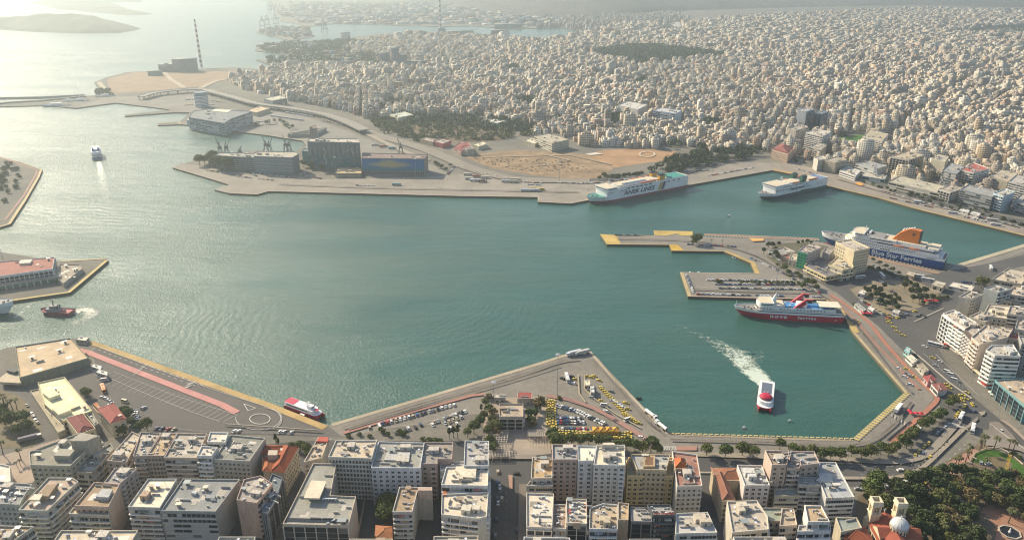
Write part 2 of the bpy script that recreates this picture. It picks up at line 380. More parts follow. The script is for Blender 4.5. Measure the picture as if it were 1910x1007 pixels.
# ------------------------------------------------------------ quay edges, roads and markings
ISLES = [ccw(GP(COAST)+[(-500, 150), (-500, -300), (1500, -300), (3000, 1200), (7500, 6000), (9000, 14500), (-1500, 14500), (-2700, 9000)])]
def inward(P, isle=None):
    a = Vector(P[0]); b = Vector(P[1]); mq = (a+b)/2; u = (b-a).normalized(); q = mq+Vector((-u.y, u.x))*1.5
    if isle is None: isle = ISLES[0]
    return 1 if inside(isle, q.x, q.y) else -1
def edge(pts, w, color, h=.0, dash=None, isle=None, start=0, name='quay_edge', amp=.35):
    P = GP(pts); s = inward(P, isle)
    return strip(name, P, s*start, s*(start+w), color, px=False, h=h, dash=dash, amp=amp)
PALEQ = (.38, .32, .23); OCH = (.42, .30, .13); OCH2 = (.40, .31, .15)
edge([(174, 636), (380, 708), (500, 750), (612, 794)], 5.5, (.42, .29, .12), amp=.5)
edge([(174, 636), (380, 708), (500, 750), (612, 794)], .5, (.2, .15, .1), start=5.6)
edge([(618, 790), (780, 743), (1000, 678), (1049, 662), (1095, 651)], 3.6, PALEQ)
edge([(1103, 656), (1150, 708), (1205, 764), (1250, 808)], 2.6, PALEQ)
edge([(1250, 808), (1520, 818), (1590, 818)], 2.2, (.34, .28, .19)); edge([(1250, 808), (1590, 818)], .9, (.55, .43, .2), h=.5, dash=(2.6, 1.2))
edge([(1590, 818), (1687, 732)], 4.2, (.33, .28, .2)); edge([(1590, 818), (1687, 732)], 3.8, (.55, .45, .16), h=.45, dash=(1.2, 2.4), start=.2)
edge([(1590, 620), (1687, 732)], 2.6, (.42, .34, .2), amp=.6)
edge([(1540, 559), (1577, 595), (1590, 620)], 6, (.45, .34, .14), amp=.5)
edge([(1283, 553), (1400, 556), (1540, 559)], 1.8, (.45, .33, .25)); edge([(1268, 508), (1283, 553)], 3.5, (.42, .33, .18)); edge([(1408, 510), (1268, 508)], 1.6, (.40, .33, .25))
edge([(1349, 469), (1400, 491), (1408, 510)], 5, (.42, .30, .12), amp=.5)
edge([(1253, 468), (1349, 469)], 2, OCH2); edge([(1132, 456), (1248, 457)], 2, OCH2); edge([(1220, 440), (1119, 437)], 2, OCH2); edge([(1292, 432), (1219, 430)], 2, OCH2)
sheet('yellow_paint', [(1119, 437), (1150, 440), (1158, 456), (1132, 456)], (.46, .33, .11), amp=.7)
sheet('yellow_paint', [(1219, 430), (1292, 432), (1292, 439), (1270, 440), (1262, 436), (1243, 440), (1221, 439)], (.46, .33, .11), amp=.7)
sheet('yellow_paint', [(1248, 457), (1264, 457), (1275, 467), (1253, 468)], (.5, .33, .06), amp=.6)
for q0, q1 in (((1315, 441), (1530, 450)), ((1558, 461), (1755, 507))):
    edge([q0, q1], 1.2, (.55, .50, .42), h=.6, dash=(1.5, 2.2)); edge([q0, q1], 7, (.30, .20, .14), start=3)
edge([(1345, 444), (1530, 452)], 1.2, (.5, .46, .4), h=.6, dash=(1.5, 2.2), start=11)
edge([(1475, 325), (1545, 348), (1640, 370), (1700, 388), (1910, 440)], 4.5, (.40, .30, .13), amp=.5)
edge([(1782, 494), (1912, 455)], 6, (.42, .37, .26))
edge([(1475, 325), (1440, 318)], 8, (.45, .27, .1)); edge([(1283, 346), (1440, 318)], 2.5, (.33, .29, .22))
edge([(429, 361), (480, 363), (500, 357), (700, 362), (860, 366), (1003, 368), (1003, 377), (1065, 380), (1100, 373)], 2.5, (.40, .33, .24))
edge([(322, 313), (412, 340)], 2.5, (.35, .3, .22)); edge([(338, 232), (500, 253), (564, 263)], 3, (.38, .33, .23)); edge([(294, 230), (335, 228), (338, 232)], 3, (.45, .33, .15))
I2 = ccw(GP([(-80, 285), (0, 293), (40, 303), (79, 317), (74, 330), (50, 372), (20, 418), (-20, 430), (-80, 440)]))
edge([(79, 317), (74, 330), (50, 372), (20, 418), (-20, 430)], 3.5, (.5, .38, .2), isle=I2); edge([(0, 293), (40, 303), (79, 317)], 2, (.42, .33, .2), isle=I2)
edge([(0, 297), (62, 319), (60, 326), (36, 366), (0, 412)], 3, (.34, .2, .16), isle=I2, start=4, name='red_paving_line')
I3 = ccw(GP([(-80, 485), (0, 470), (110, 487), (199, 482), (202, 486), (131, 546), (27, 561), (-80, 572)]))
edge([(202, 486), (131, 546), (27, 561), (-40, 568)], 3.2, (.52, .40, .16), isle=I3); edge([(115, 487), (199, 482)], 2.5, (.52, .42, .22), isle=I3)
# fenders of old tyres hung on the walls
def fender(px, py, label, n=2):
    x, y = G(px, py, 1.0)
    mb = MB()
    for k in range(n): mb.lathe([(.6, .2), (1.1, .5), (1.1, 1.2), (.6, 1.5), (.45, .9), (.6, .2)], 10, cx=k*2.1)
    tag(mb.build('rubber_fender', mat('rubber', (.02, .02, .02), .9), None, (x, y, -.1)), label, 'fender')
fender(1189, 742, 'black rubber fenders hanging on the wedge quay wall beside the parked tanker')
fender(902, 707, 'black rubber fender on the long pale quay edge above the car park')
# pink cycle lane of the empty quay, lanes and bay lines
strip('pink_lane', [(150, 650), (170, 655), (280, 698), (370, 733), (420, 752), (448, 767)], -5.5, 0, (.50, .24, .21), amp=.4)
strip('road_line', [(190, 650), (300, 692), (400, 728), (500, 760)], 0, .4, (.5, .48, .44))
for k in range(2): strip('road_line', [(165+k*14, 646), (270+k*14, 686-k), (370+k*14, 722-k)], -.2, .25, (.5, .48, .44), dash=(3, 4))
for k in range(25):
    t = k/24; a = (203+t*237, 693+t*76); strip('bay_line', [a, (a[0]-26+t*30-0, a[1]+ (17 if k < 20 else 12))] if 0 else [(a[0]+6, a[1]+2), (a[0]-24, a[1]+19)], -.12, .14, (.42, .40, .37))
strip('bay_line', [(205, 706), (280, 738), (360, 770), (410, 787)], -.15, .15, (.45, .43, .4)); 
strip('bay_line', [(212, 694), (330, 740), (445, 776)], -.12, .12, (.42, .40, .37))
def ellipse_line(name, cx, cy, rx, ry, w, color, n=40, a0=0, a1=360):
    P = [(cx+rx*math.cos(R(a0+(a1-a0)*i/n)), cy+ry*math.sin(R(a0+(a1-a0)*i/n))) for i in range(n+1)]
    return strip(name, P, -w/2, w/2, color)
ellipse_line('road_line', 485, 782, 19, 9.5, .5, (.6, .57, .5)); ellipse_line('road_line', 482, 781, 42, 21, .4, (.5, .48, .44), a0=-75, a1=190)
ellipse_line('road_line', 497, 782, 29, 20, .4, (.5, .48, .44), a0=-70, a1=95)
for a, b in (((455, 754), (463, 767)), ((463, 767), (477, 762)), ((477, 762), (455, 754))): strip('road_line', [a, b], -.2, .2, (.6, .57, .5))
for k in range(5): strip('zebra_line', [(262+k*4-14, 700-k*3.6), (276+k*4-14, 697-k*3.6)][:1]+[(258+k*4, 696-k*3.6)], -.3, .3, (.5, .48, .44))
for k in range(5): strip('zebra_line', [(345+k*3, 722-k*2.4), (352+k*3, 724-k*2.4)], -.5, .5, (.5, .48, .44))
# red promenade strips
strip('red_promenade', [(1548, 550), (1572, 566), (1618, 600), (1650, 640), (1690, 685), (1716, 712), (1744, 738), (1746, 748), (1730, 765), (1690, 800), (1662, 828)], -1.6, 1.8, (.36, .16, .11), smooth=True)
strip('red_promenade', [(1556, 556), (1600, 594), (1640, 640), (1690, 692), (1724, 727)], -5.4, -2.6, (.30, .17, .13), smooth=True)
strip('red_promenade', [(640, 808), (700, 790), (780, 765), (880, 738), (905, 735)], -2, 1.2, (.33, .17, .13))
strip('red_promenade', [(1020, 738), (1060, 745), (1110, 762), (1160, 790), (1200, 815), (1225, 835)], -2.6, 1.6, (.30, .17, .14))
sheet('red_promenade', [(1262, 833), (1300, 833), (1300, 841), (1258, 841)], (.32, .18, .14))
strip('pavement_strip', [(1250, 846), (1300, 848), (1420, 852), (1560, 856), (1640, 862), (1700, 858), (1740, 838), (1790, 782)], -2.5, 2.5, (.27, .235, .19), smooth=True)
for k in range(11): strip('zebra_line', [(1229+k*3, 833), (1231+k*3, 841)], -.35, .35, (.45, .43, .4))
for k in range(9): strip('zebra_line', [(1664+k*6, 772+k*4), (1668+k*6-6, 778+k*4)], -.3, .3, (.45, .42, .38))
for k in range(9): strip('zebra_line', [(1775+k*3.2, 790+k*1.1), (1779+k*3.2, 795+k*1.1)][::-1], -.35, .35, (.5, .48, .44))
# kerbs and central reserves of the big avenue
strip('central_reserve', [(1560, 893), (1640, 893), (1690, 888), (1722, 872), (1755, 842), (1800, 798)], -1.4, 1.4, (.30, .255, .20), smooth=True, h=.15)
strip('central_reserve', [(1200, 881), (1400, 884), (1560, 890)], -.6, .6, (.36, .31, .25), h=.15)
strip('central_reserve', [(1700, 655), (1730, 680), (1770, 715), (1812, 745)], -.7, .7, (.4, .36, .3), h=.15)
strip('central_reserve', [(1868, 785), (1890, 800), (1925, 835)], -1.2, 1.2, (.34, .27, .21), h=.15); strip('central_reserve', [(1846, 792), (1880, 818), (1915, 842)], -.4, .4, (.4, .36, .3), h=.15)
sheet('traffic_island', [(1800, 798), (1822, 779), (1824, 784), (1806, 800)], (.25, .22, .19)); sheet('traffic_island', [(1824, 770), (1838, 768), (1836, 774), (1830, 777)], (.3, .27, .2))
sheet('traffic_island', [(1846, 788), (1862, 788), (1888, 812), (1904, 832), (1990, 865), (1990, 880), (1900, 842), (1862, 835), (1838, 832)], (.22, .19, .16), amp=.4)
strip('road_line', [(1705, 601), (1760, 576)], -.3, .3, (.5, .47, .4)); strip('road_line', [(1745, 662), (1800, 716), (1826, 740)], -.2, .2, (.4, .38, .35))
for q in ([(1640, 908), (1700, 880), (1745, 845)], [(1760, 868), (1800, 830)]): strip('lane_mark', q, -.12, .12, (.5, .48, .44), dash=(3, 5))
strip('lane_mark', [(1560, 872), (1660, 872), (1700, 862), (1740, 836)], -.12, .12, (.5, .48, .44), dash=(3, 5), smooth=False)
strip('white_kerb', [(1838, 838), (1862, 837), (1885, 849), (1907, 868)], -.3, .3, (.5, .42, .3), smooth=True, h=.3)
strip('white_kerb', [(1808, 862), (1816, 847), (1838, 838)], -.3, .3, (.36, .28, .2), h=.2)
for k in range(6): strip('paving_band', [(1768+k*9, 893-k*8), (1776+k*9, 898-k*8)], -.5, .5, (.40, .33, .26))
# wedge quay and customs house forecourt
strip('road_kerb', [(1078, 700), (1080, 735), (1092, 752)], -.5, .5, (.38, .31, .22), h=.15); strip('road_kerb', [(1090, 700), (1091, 728), (1108, 745), (1150, 775), (1195, 800)], -.5, .5, (.33, .28, .2), h=.15)
for k in range(9): strip('plaza_line', [(988+k*5, 818), (986+k*5.4, 836)], -.12, .12, (.45, .38, .28))
for k in range(4): strip('bay_line', [(820+k*24, 770-k*7), (845+k*20, 788-k*7)], -.12, .12, (.4, .35, .3))
strip('bay_line', [(700, 800), (790, 792), (850, 800)], -.12, .12, (.4, .36, .3)); strip('rail_line', [(1115, 670), (1160, 725), (1210, 785), (1238, 812)], -.3, .3, (.2, .18, .16))
strip('bay_line', [(420, 794), (600, 806)], -.3, .3, (.36, .32, .26), h=.8)
# street between the foreground blocks
strip('lane_mark', [(944, 905), (944, 1010)], -.15, .15, (.22, .2, .18), dash=(3, 4))
sheet('pavement', [(905, 850), (1000, 850), (1000, 858), (905, 858)], (.24, .2, .17)); sheet('traffic_island', [(948, 888), (956, 888), (956, 914), (950, 914)], (.35, .22, .17))
sheet('pavement', [(896, 905), (917, 905), (915, 1040), (880, 1040)], (.16, .14, .12)); sheet('pavement', [(968, 905), (990, 905), (984, 1040), (966, 1040)], (.16, .14, .12))

# elevated road with its columns
def viaduct(pts, w, z, name, label, n=60):
    P = smooth_path([G(a, b, z) for a, b in pts], 8)
    root = empty(name, (*P[0], ZG), label, 'viaduct'); ox, oy = P[0]
    L, Rr = strip_poly(P, -w/2, w/2)
    mb = MB(); mp = MB()
    for i in range(len(L)-1):
        q = ccw([L[i], L[i+1], Rr[i+1], Rr[i]]); mb.prism([(x-ox, y-oy) for x, y in q], z-1.6-ZG, z-ZG, bottom=True)
        for S in (L, Rr):
            a = Vector(S[i]); b = Vector(S[i+1]); u = (b-a).normalized(); nn = Vector((-u.y, u.x))*.25
            mp.prism(ccw([tuple(v-Vector((ox, oy))) for v in (a-nn, b-nn, b+nn, a+nn)]), z-1.7-ZG, z-ZG+.9)
    mb.build('deck', mat('viaduct_asphalt', (.24, .215, .18), amp=.25), root); mp.build('parapet', mat('viaduct_concrete', (.36, .33, .29), amp=.25), root)
    d = 0; last = Vector(P[0]); col = MB(); col.box(-1, 1, -1, 1, 0, 1); me = col.mesh('column', mat('viaduct_concrete'))
    bm = MB(); bm.box(-.5, .5, -.5, .5, 0, 1)
    for i in range(1, len(P)):
        a, b = Vector(P[i-1]), Vector(P[i]); L_ = (b-a).length; u = (b-a)/L_; nn = Vector((-u.y, u.x)); t = (-d) % 24
        while t < L_:
            for s in (-w*.3, w*.3):
                q = a+u*t+nn*s; put('column', me, root, (q.x-ox, q.y-oy, 0), math.atan2(u.y, u.x), scale=(.9, .8, z-1.6-ZG))
            t += 24
        d += L_
    return root
viaduct([(263, 180), (300, 171), (371, 166), (400, 172), (439, 182), (480, 193), (540, 201), (598, 211), (640, 224), (680, 242)], 20, 11, 'elevated_road', 'long curving concrete viaduct sweeping behind the cruise quay')
strip('highway', [(672, 241), (716, 256), (784, 275), (838, 296), (880, 314), (960, 333), (1100, 338)], -16, 10, (.235, .205, .165), smooth=True)
strip('highway', [(590, 218), (660, 240), (720, 268), (770, 290), (800, 300)], -6, 6, (.30, .26, .2), smooth=True)
strip('road', [(371, 167), (385, 160), (405, 152), (440, 146), (480, 140)], -8, 8, (.36, .30, .22), smooth=True)
strip('road', [(306, 136), (320, 150), (345, 165)], -6, 6, (.40, .33, .24)); strip('road', [(186, 154), (203, 176)], -8, 4, (.38, .33, .22))
strip('road', [(700, 130), (712, 118), (690, 105), (670, 98)], -18, 18, (.36, .30, .22), smooth=True)
strip('motorway', [(1264, 55), (1260, 42), (1250, 30), (1252, 22)], -22, 22, (.42, .40, .36), smooth=True)
for a, b, c in (((1010, 288), (1062, 300), 2.5), ((1062, 290), (1140, 308), 2), ((905, 294), (1060, 290), 2), ((1000, 310), (1060, 306), 1.5)): strip('dirt_track', [a, b], -c, c, (.36, .28, .19))
sheet('white_slab', [(1092, 288), (1112, 286), (1125, 289), (1100, 291)], (.6, .55, .45)); ellipse_line('white_kerb', 1207, 289, 14, 5, 3, (.55, .47, .35))
# breakwaters
for nm, pts, w, h in (('breakwater', [(-30, 198), (20, 192), (78, 189), (160, 181)], 9, 3.0),):
    strip(nm, pts, -w/2, w/2, (.20, .19, .17), h=h, lift=0, kind='structure')

# worn wheel tracks and repairs on the quays
for q, w in (([(640, 800), (780, 757), (960, 705), (1040, 678), (1080, 672)], .9), ([(650, 803), (790, 760), (965, 709), (1045, 684)], .6), ([(1105, 672), (1150, 722), (1200, 780), (1232, 806)], .7), ([(1250, 822), (1400, 826), (1590, 832), (1660, 800), (1700, 752)], .8), ([(1575, 585), (1610, 625), (1660, 690), (1700, 735)], .8), ([(520, 345), (700, 352), (900, 356), (1080, 360)], 1.4), ([(1290, 541), (1400, 545), (1520, 548)], 1.0), ([(1150, 447), (1300, 452), (1400, 475), (1470, 515), (1560, 570)], 1.0), ([(1560, 335), (1700, 374), (1900, 425)], 1.2)): strip('wheel_track', q, -w, w, (.15, .135, .12), smooth=True, amp=.9)
rg0 = random.Random(3)
for k in range(26):
    px, py = rg0.choice([(rg0.uniform(700, 1000), None), (rg0.uniform(1070, 1180), None), (rg0.uniform(1300, 1560), rg0.uniform(822, 832)), (rg0.uniform(230, 560), None), (rg0.uniform(1620, 1700), rg0.uniform(700, 790))])
    if py is None: py = 800-(px-640)*.28+rg0.uniform(-8, 18) if 640 < px < 1010 else (rg0.uniform(690, 770) if px > 1000 else 705+(px-200)*.23+rg0.uniform(8, 40))
    x, y = G(px, py)
    if not inside(ISLES[0], x, y): continue
    w, d_ = rg0.uniform(1, 3.2), rg0.uniform(.8, 2); a = rg0.uniform(0, 3); c, s_ = math.cos(a), math.sin(a); g = rg0.uniform(.09, .3)
    sheet('asphalt_patch', [(x+u_*c-v_*s_, y+u_*s_+v_*c) for u_, v_ in ((-w, -d_), (w, -d_*.8), (w*.9, d_), (-w*.8, d_*1.1))], ((.13, .12, .11), (.19, .175, .15))[k % 2], px=False, lift=.012)
# ------------------------------------------------------------ buildings
U = MB(); U.box(-.5, .5, -1, 0, 0, 1); ME_BALC = U.mesh('balcony', M_paint)
U = MB(); U.box(-.5, .5, -.5, .5, 0, 1); ME_BOX = U.mesh('box', M_paint); ME_BOXW = U.mesh('hut', M_wall)
def window_mesh():
    mb = MB()
    for a in ((-.5, -.45, 0, 1), (.45, .5, 0, 1), (-.45, .45, 0, .06), (-.45, .45, .95, 1), (-.02, .02, .06, .95)): mb.box(a[0], a[1], -.09, .0, a[2], a[3], 0)
    mb.face([(-.45, -.03, .06), (.45, -.03, .06), (.45, -.03, .95), (-.45, -.03, .95)], 1)
    return mb.mesh('window', [M_paint, M_glass])
ME_WIN = window_mesh()
def glazing_mesh(n):
    mb = MB()
    for k in range(n):
        x0 = -.5+k/n; x1 = x0+1/n; dpt = -.03-random.random()*.05
        mb.face([(x0, dpt, 0), (x1, dpt, 0), (x1, dpt, 1), (x0, dpt, 1)], random.choice([1, 1, 1, 2, 0]) if n > 2 else 1)
        mb.box(x0-.004, x0+.004, -.14, 0, 0, 1, 0, bottom=False)
    return mb.mesh('glazing', [M_paint, M_glass, M_dark])
ME_GLZ = [glazing_mesh(6) for _ in range(4)]+[glazing_mesh(11) for _ in range(3)]
ME_GL1 = glazing_mesh(1)
U = MB(); U.box(-.5, .5, -1, 0, 0, 1, 0); ME_FIN = U.mesh('fin', M_paint)
def ac_mesh():
    mb = MB(); mb.box(-.5, .5, -.22, .22, .1, .9); mb.lathe([(.28, .0), (.28, .04)], 8)
    return mb.mesh('air_conditioner', mat('ac_grey', (.42, .41, .38), .6))
ME_AC = ac_mesh()
def heater_mesh():
    mb = MB(); v = [(-.9, -.1, .2), (.9, -.1, .2), (.9, 1.5, 1.3), (-.9, 1.5, 1.3)]
    mb.face(v, 1); mb.face([(x, y+.05, z-.08) for x, y, z in v][::-1], 0)
    mb.tube((-.8, 1.6, 1.5), (.8, 1.6, 1.5), .3, n=8, mi=0); mb.box(-.8, -.72, 1.4, 1.5, 0, 1.3); mb.box(.72, .8, 1.4, 1.5, 0, 1.3)
    return mb.mesh('solar_water_heater', [mat('ac_white'), mat('solar_panel', (.02, .03, .06), .15, spec=.8)])
ME_SOL = heater_mesh()
U = MB(); U.tube((0, 0, 0), (0, 0, 3), .07, n=4); U.box(-.8, .8, -.04, .04, 2.6, 2.7); U.box(-.5, .5, -.04, .04, 2.2, 2.28); ME_ANT = U.mesh('aerial', M_metal)
U = MB(); U.lathe([(.05, .9), (.5, 1.0), (.75, 1.3)], 10); U.tube((0, 0, 0), (0, 0, 1), .08, n=4); ME_DISH = U.mesh('satellite_dish', mat('ac_white'))
U = MB(); U.box(-.8, .8, -.4, .4, 0, .5); U.box(-.2, .2, -.3, .3, .5, .9); U.tube((.8, 0, .3), (2.2, .6, .3), .22, n=6); U.tube((2.2, .6, .3), (2.4, 2.0, .3), .22, n=6); ME_DUCT = U.mesh('duct', mat('duct_metal', (.45, .44, .42), .5, metal=.2))
FLOOR = 3.25
def facade(root, A, B, z0, z1, style, wc, org):
    "pieces on the wall from A to B (seen from outside left to right)"
    A = Vector(A)-Vector(org); B = Vector(B)-Vector(org)
    d = B-A; L = d.length
    if L < 2.5 or style in '- ': return
    u = d/L; nn = Vector((u.y, -u.x)); rz = math.atan2(u.y, u.x)
    fl = FLOOR if style != 'h' else 3.4
    nf = max(1, int(round((z1-z0-1.0)/fl))); fh = (z1-z0-1.0)/nf
    trim = tuple(min(.8, c*1.25+.04) for c in wc)
    def P(t, z, out=0): q = A+u*t+nn*out; return (q.x, q.y, z)
    mid = L/2
    if style in 'wvr':
        pitch = {'w': 3.3, 'v': 2.6, 'r': 1.9}[style]; nw = max(1, int((L-.8)/pitch)); pw = L/nw
        ww = {'w': 1.9, 'v': 1.45, 'r': 1.15}[style]; wh = 1.75 if style != 'r' else 1.9
        for f in range(nf):
            zz = z0+f*fh+.9
            if style == 'r': put('sill_band', ME_FIN, root, P(mid, zz-.75, 0), rz, trim, (L-.2, .16, .55))
            for k in range(nw): put('window', ME_WIN, root, P((k+.5)*pw, zz, 0), rz, (.35, .33, .3) if style == 'r' else trim, (ww, 1, wh))
        if style == 'w' and nf > 3 and random.random() < .6:
            for k in random.sample(range(nw), max(1, nw//3)):
                for f in range(1, nf): put('balcony', ME_BALC, root, P((k+.5)*pw, z0+f*fh-.1, 0), rz, var(trim, .04), (pw*.85, 1.15, .95))
        if style == 'v':
            for f in range(1, nf, 2): put('cornice', ME_FIN, root, P(mid, z0+f*fh-.1, 0), rz, trim, (L-.1, .35, .3))
    elif style in 'bdn':
        dep = {'b': 1.25, 'd': .5, 'n': .3}[style]; ph = {'b': .95, 'd': 1.35, 'n': 1.0}[style]
        bc = trim if style != 'n' else wc
        for f in range(nf):
            zz = z0+f*fh
            put('glazing', random.choice(ME_GLZ), root, P(mid, zz+(.25 if style == 'b' else 1.2), 0), rz, (.4, .38, .34), (L-.8, 1, fh-.55 if style == 'b' else fh-1.35))
            if f > 0 or style != 'b': put('balcony' if style == 'b' else 'sill_band', ME_BALC, root, P(mid, zz-.12, 0), rz, var(bc, .03), (L-.3, dep, ph))
            if style == 'b' and f > 0:
                nd = int(L//6)
                for k in range(1, nd+1): put('divider', ME_FIN, root, P(k*L/(nd+1), zz, 0), rz, trim, (.18, 1.15, fh-.2))
                if random.random() < .55:
                    t = random.uniform(.2, .8)*L; w = min(random.uniform(2.5, 5), L*.3)
                    put('awning', ME_BALC, root, P(t, zz+fh-.75, 0), rz, random.choice([(.45, .42, .36), (.12, .16, .12), (.5, .3, .14), (.25, .26, .28), (.4, .14, .1)]), (w, 1.5, .5))
    elif style == 'g':
        nw = max(2, int(L/5.5)); pw = L/nw
        for k in range(nw):
            for f in range(nf): put('window', ME_GL1, root, P((k+.5)*pw, z0+f*fh+.25, 0), rz, (.12, .13, .14), (pw-.5, 1, fh-.3))
        for k in range(nw+1): put('fin', ME_FIN, root, P(min(max(k*pw, .3), L-.3), z0, 0), rz, trim, (.45, .6, z1-z0-.8))
    elif style == 'h':
        nw = max(2, int(L/4.2)); pw = L/nw
        for f in range(nf):
            for k in range(nw): put('window', ME_GL1, root, P((k+.5)*pw, z0+f*fh+.3, 0), rz, (.5, .48, .44), (pw-.9, 1, fh-.7))
        for k in range(nw+1): put('fin', ME_FIN, root, P(min(max(k*pw, .35), L-.35), z0, 0), rz, trim, (.5, .9, z1-z0-.5))
        for f in range(nf+1): put('slab_edge', ME_FIN, root, P(mid, z0+f*fh-.1, 0), rz, trim, (L-.1, .85, .35))
    elif style == 'o':
        nw = max(2, int(L/4)); pw = L/nw
        for f in range(1, nf):
            put('glazing', ME_GLZ[0], root, P(mid, z0+f*fh+.3, 0), rz, (.1, .08, .07), (L-.6, 1, fh-.5))
            for k in range(nw): put('round_balcony', ME_RB, root, P((k+.5)*pw, z0+f*fh-.1, 0), rz, (.7, .66, .6), (1.6, 1.5, 1.1))
U = MB(); U.prism([(math.cos(R(a))*.95, -abs(math.sin(R(a)))*.95) for a in range(180, 361, 20)], 0, 1); ME_RB = U.mesh('round_balcony', M_paint)
def clutter(root, poly, z, org, n, rnd, sol=2, huts=1, hutc=None):
    P = [(x-org[0], y-org[1]) for x, y in poly]
    xs = [p[0] for p in P]; ys = [p[1] for p in P]; inn = offset_poly(P, 1.8)
    def pick():
        for _ in range(40):
            x = rnd.uniform(min(xs), max(xs)); y = rnd.uniform(min(ys), max(ys))
            if inside(inn, x, y) and all(abs(x-a)+abs(y-b) > 2.6 for a, b in used): used.append((x, y)); return x, y
    used = []
    A_ = abs(area2(P))/2
    def lay(name, me, q, w, d_, h, col, dz=0): put(name, me, root, (q[0], q[1], z+dz), rz+rnd.choice([0, 0, math.pi/2]), col, (w, d_, h))
    e = Vector(P[1])-Vector(P[0]); rz = math.atan2(e.y, e.x)
    keep, inn = inn, offset_poly(P, 4.5)
    if A_ > 150 and area2(inn) > 30:
        for _ in range(min(6, 2+int(A_/180))):
            for __ in range(30):
                q = (rnd.uniform(min(xs), max(xs)), rnd.uniform(min(ys), max(ys)))
                if inside(inn, *q): break
            else: continue
            g = rnd.uniform(.6, 1.3); lay('roof_patch', ME_BOX, q, rnd.uniform(2, 7), rnd.uniform(2, 5), .02+.01*_, tuple(min(.75, c_*g) for c_ in (.36, .32, .26)))
    inn = keep
    n = int(n*.9)+1
    for _ in range(min(4, int(A_/140))):
        q = pick()
        if q:
            if rnd.random() < .5: lay('low_wall', ME_BOXW, q, rnd.uniform(3, 7), .25, rnd.uniform(.8, 1.6), (.46, .42, .35))
            else: put('pergola_roof', ME_BOX, root, (q[0], q[1], z+2.2), rz, rnd.choice([(.5, .44, .33), (.62, .58, .5), (.3, .22, .15), (.25, .28, .27)]), (rnd.uniform(2.5, 5), rnd.uniform(2, 3.5), .12)); put('pergola_base', ME_BOX, root, (q[0], q[1], z), rz, (.3, .26, .22), (1.6, 1.2, 2.2))
    for _ in range(huts):
        inn0 = inn; inn = offset_poly(P, 4.2)
        q = pick() if area2(inn) > 20 else None; inn = inn0
        if q:
            w = rnd.uniform(3.5, 6.5); dd = rnd.uniform(3, 5); h = rnd.uniform(2.4, 3.4)
            o = put('roof_hut', ME_BOXW, root, (q[0], q[1], z-.05), rz, hutc or (.5, .45, .38), (w, dd, h))
            put('door', ME_BALC, root, (q[0]+math.sin(rz)*dd*.5, q[1]-math.cos(rz)*dd*.5, z), rz, (.1, .1, .1), (1, .06, 2))
            used += [(q[0]+1.6*math.cos(rz)*s, q[1]+1.6*math.sin(rz)*s) for s in (-1, 1)]
            if rnd.random() < .6: put('aerial', ME_ANT, root, (q[0], q[1], z+h-.05), rz)
    for _ in range(n):
        q = pick()
        if not q: continue
        t = rnd.random()
        if t < .55:
            for k_ in range(rnd.choice([1, 2, 4])): put('air_conditioner', ME_AC, root, (q[0]+math.cos(rz)*1.5*k_, q[1]+math.sin(rz)*1.5*k_, z), rz, scale=(1.2, 1.2, 1.2))
        elif t < .65: put('satellite_dish', ME_DISH, root, (q[0], q[1], z), rnd.uniform(0, 6))
        elif t < .78: put('duct', ME_DUCT, root, (q[0], q[1], z), rz+rnd.choice([0, math.pi/2, math.pi]))
        elif t < .9: put('aerial', ME_ANT, root, (q[0], q[1], z), rz)
        else: put('water_tank', ME_BOX, root, (q[0], q[1], z), rz, (.5, .5, .48), (1.3, 1, 1.1))
    for _ in range(sol):
        q = pick()
        if q: put('solar_water_heater', ME_SOL, root, (q[0], q[1], z), R(-155)+rnd.uniform(-.2, .2))
E_ = 0
FOOT = []   # footprints already taken
def bld(label, h, pts, styles, wc, rc, n=6, sol=1, huts=1, z0=ZG, name='building', cat='building', pxz=None, par=1.0, group=None, px=True, seed=0, hutc=None, roofm=None, root=None):
    rnd = random.Random(hash((round(h, 1), len(pts), round(pts[0][0]), round(pts[0][1]))) & 0xffff)
    P = [G(a, b, z0+h) for a, b in pts] if px else list(pts)
    sty = list(styles)+['-']*(len(P)-len(styles))
    if area2(P) < 0: P = P[::-1]; sty = [sty[(len(P)-2-k) % len(P)] for k in range(len(P))]
    c = centroid(P); FOOT.append((c[0], c[1], max((Vector(p)-Vector(c)).length for p in P), P))
    if root is None: root = empty(name, (c[0], c[1], z0), label, cat, group); org = c; b0 = 0
    else: org = (root.location.x, root.location.y); b0 = z0-root.location.z
    loc = [(x-org[0], y-org[1]) for x, y in P]
    mb = MB(); mb.prism(loc, b0-.05, b0+h-par)
    mb.build('walls', M_wall, root, color=wc)
    inn = offset_poly(loc, .35)
    if par > .05:
        mb = MB(); mb.ring(loc, inn, b0+h-par, b0+h); mb.build('parapet', M_wall, root, color=tuple(min(.8, c*1.12+.02) for c in wc))
    mb = MB(); mb.face([(x, y, b0+h-par+.03) for x, y in inn]); mb.build('roof', roofm or M_roof, root, color=rc)
    for i in range(len(P)): facade(root, P[i], P[(i+1) % len(P)], b0, b0+h-par, sty[i], wc, org)
    clutter(root, P, b0+h-par+.03, org, n, rnd, sol, huts, hutc)
    return root
def block(root, pts, z0, z1, color, name='upper_storey', matl=None, px=True, bottom=False):
    "a solid piece of ROOT standing on the outline pts (measured at its top)"
    P = ccw([G(a, b, z1) for a, b in pts] if px else pts); o = root.location
    mb = MB(); mb.prism([(x-o.x, y-o.y) for x, y in P], z0-o.z, z1-o.z, bottom=bottom)
    return mb.build(name, matl or M_wall, root, color=color)
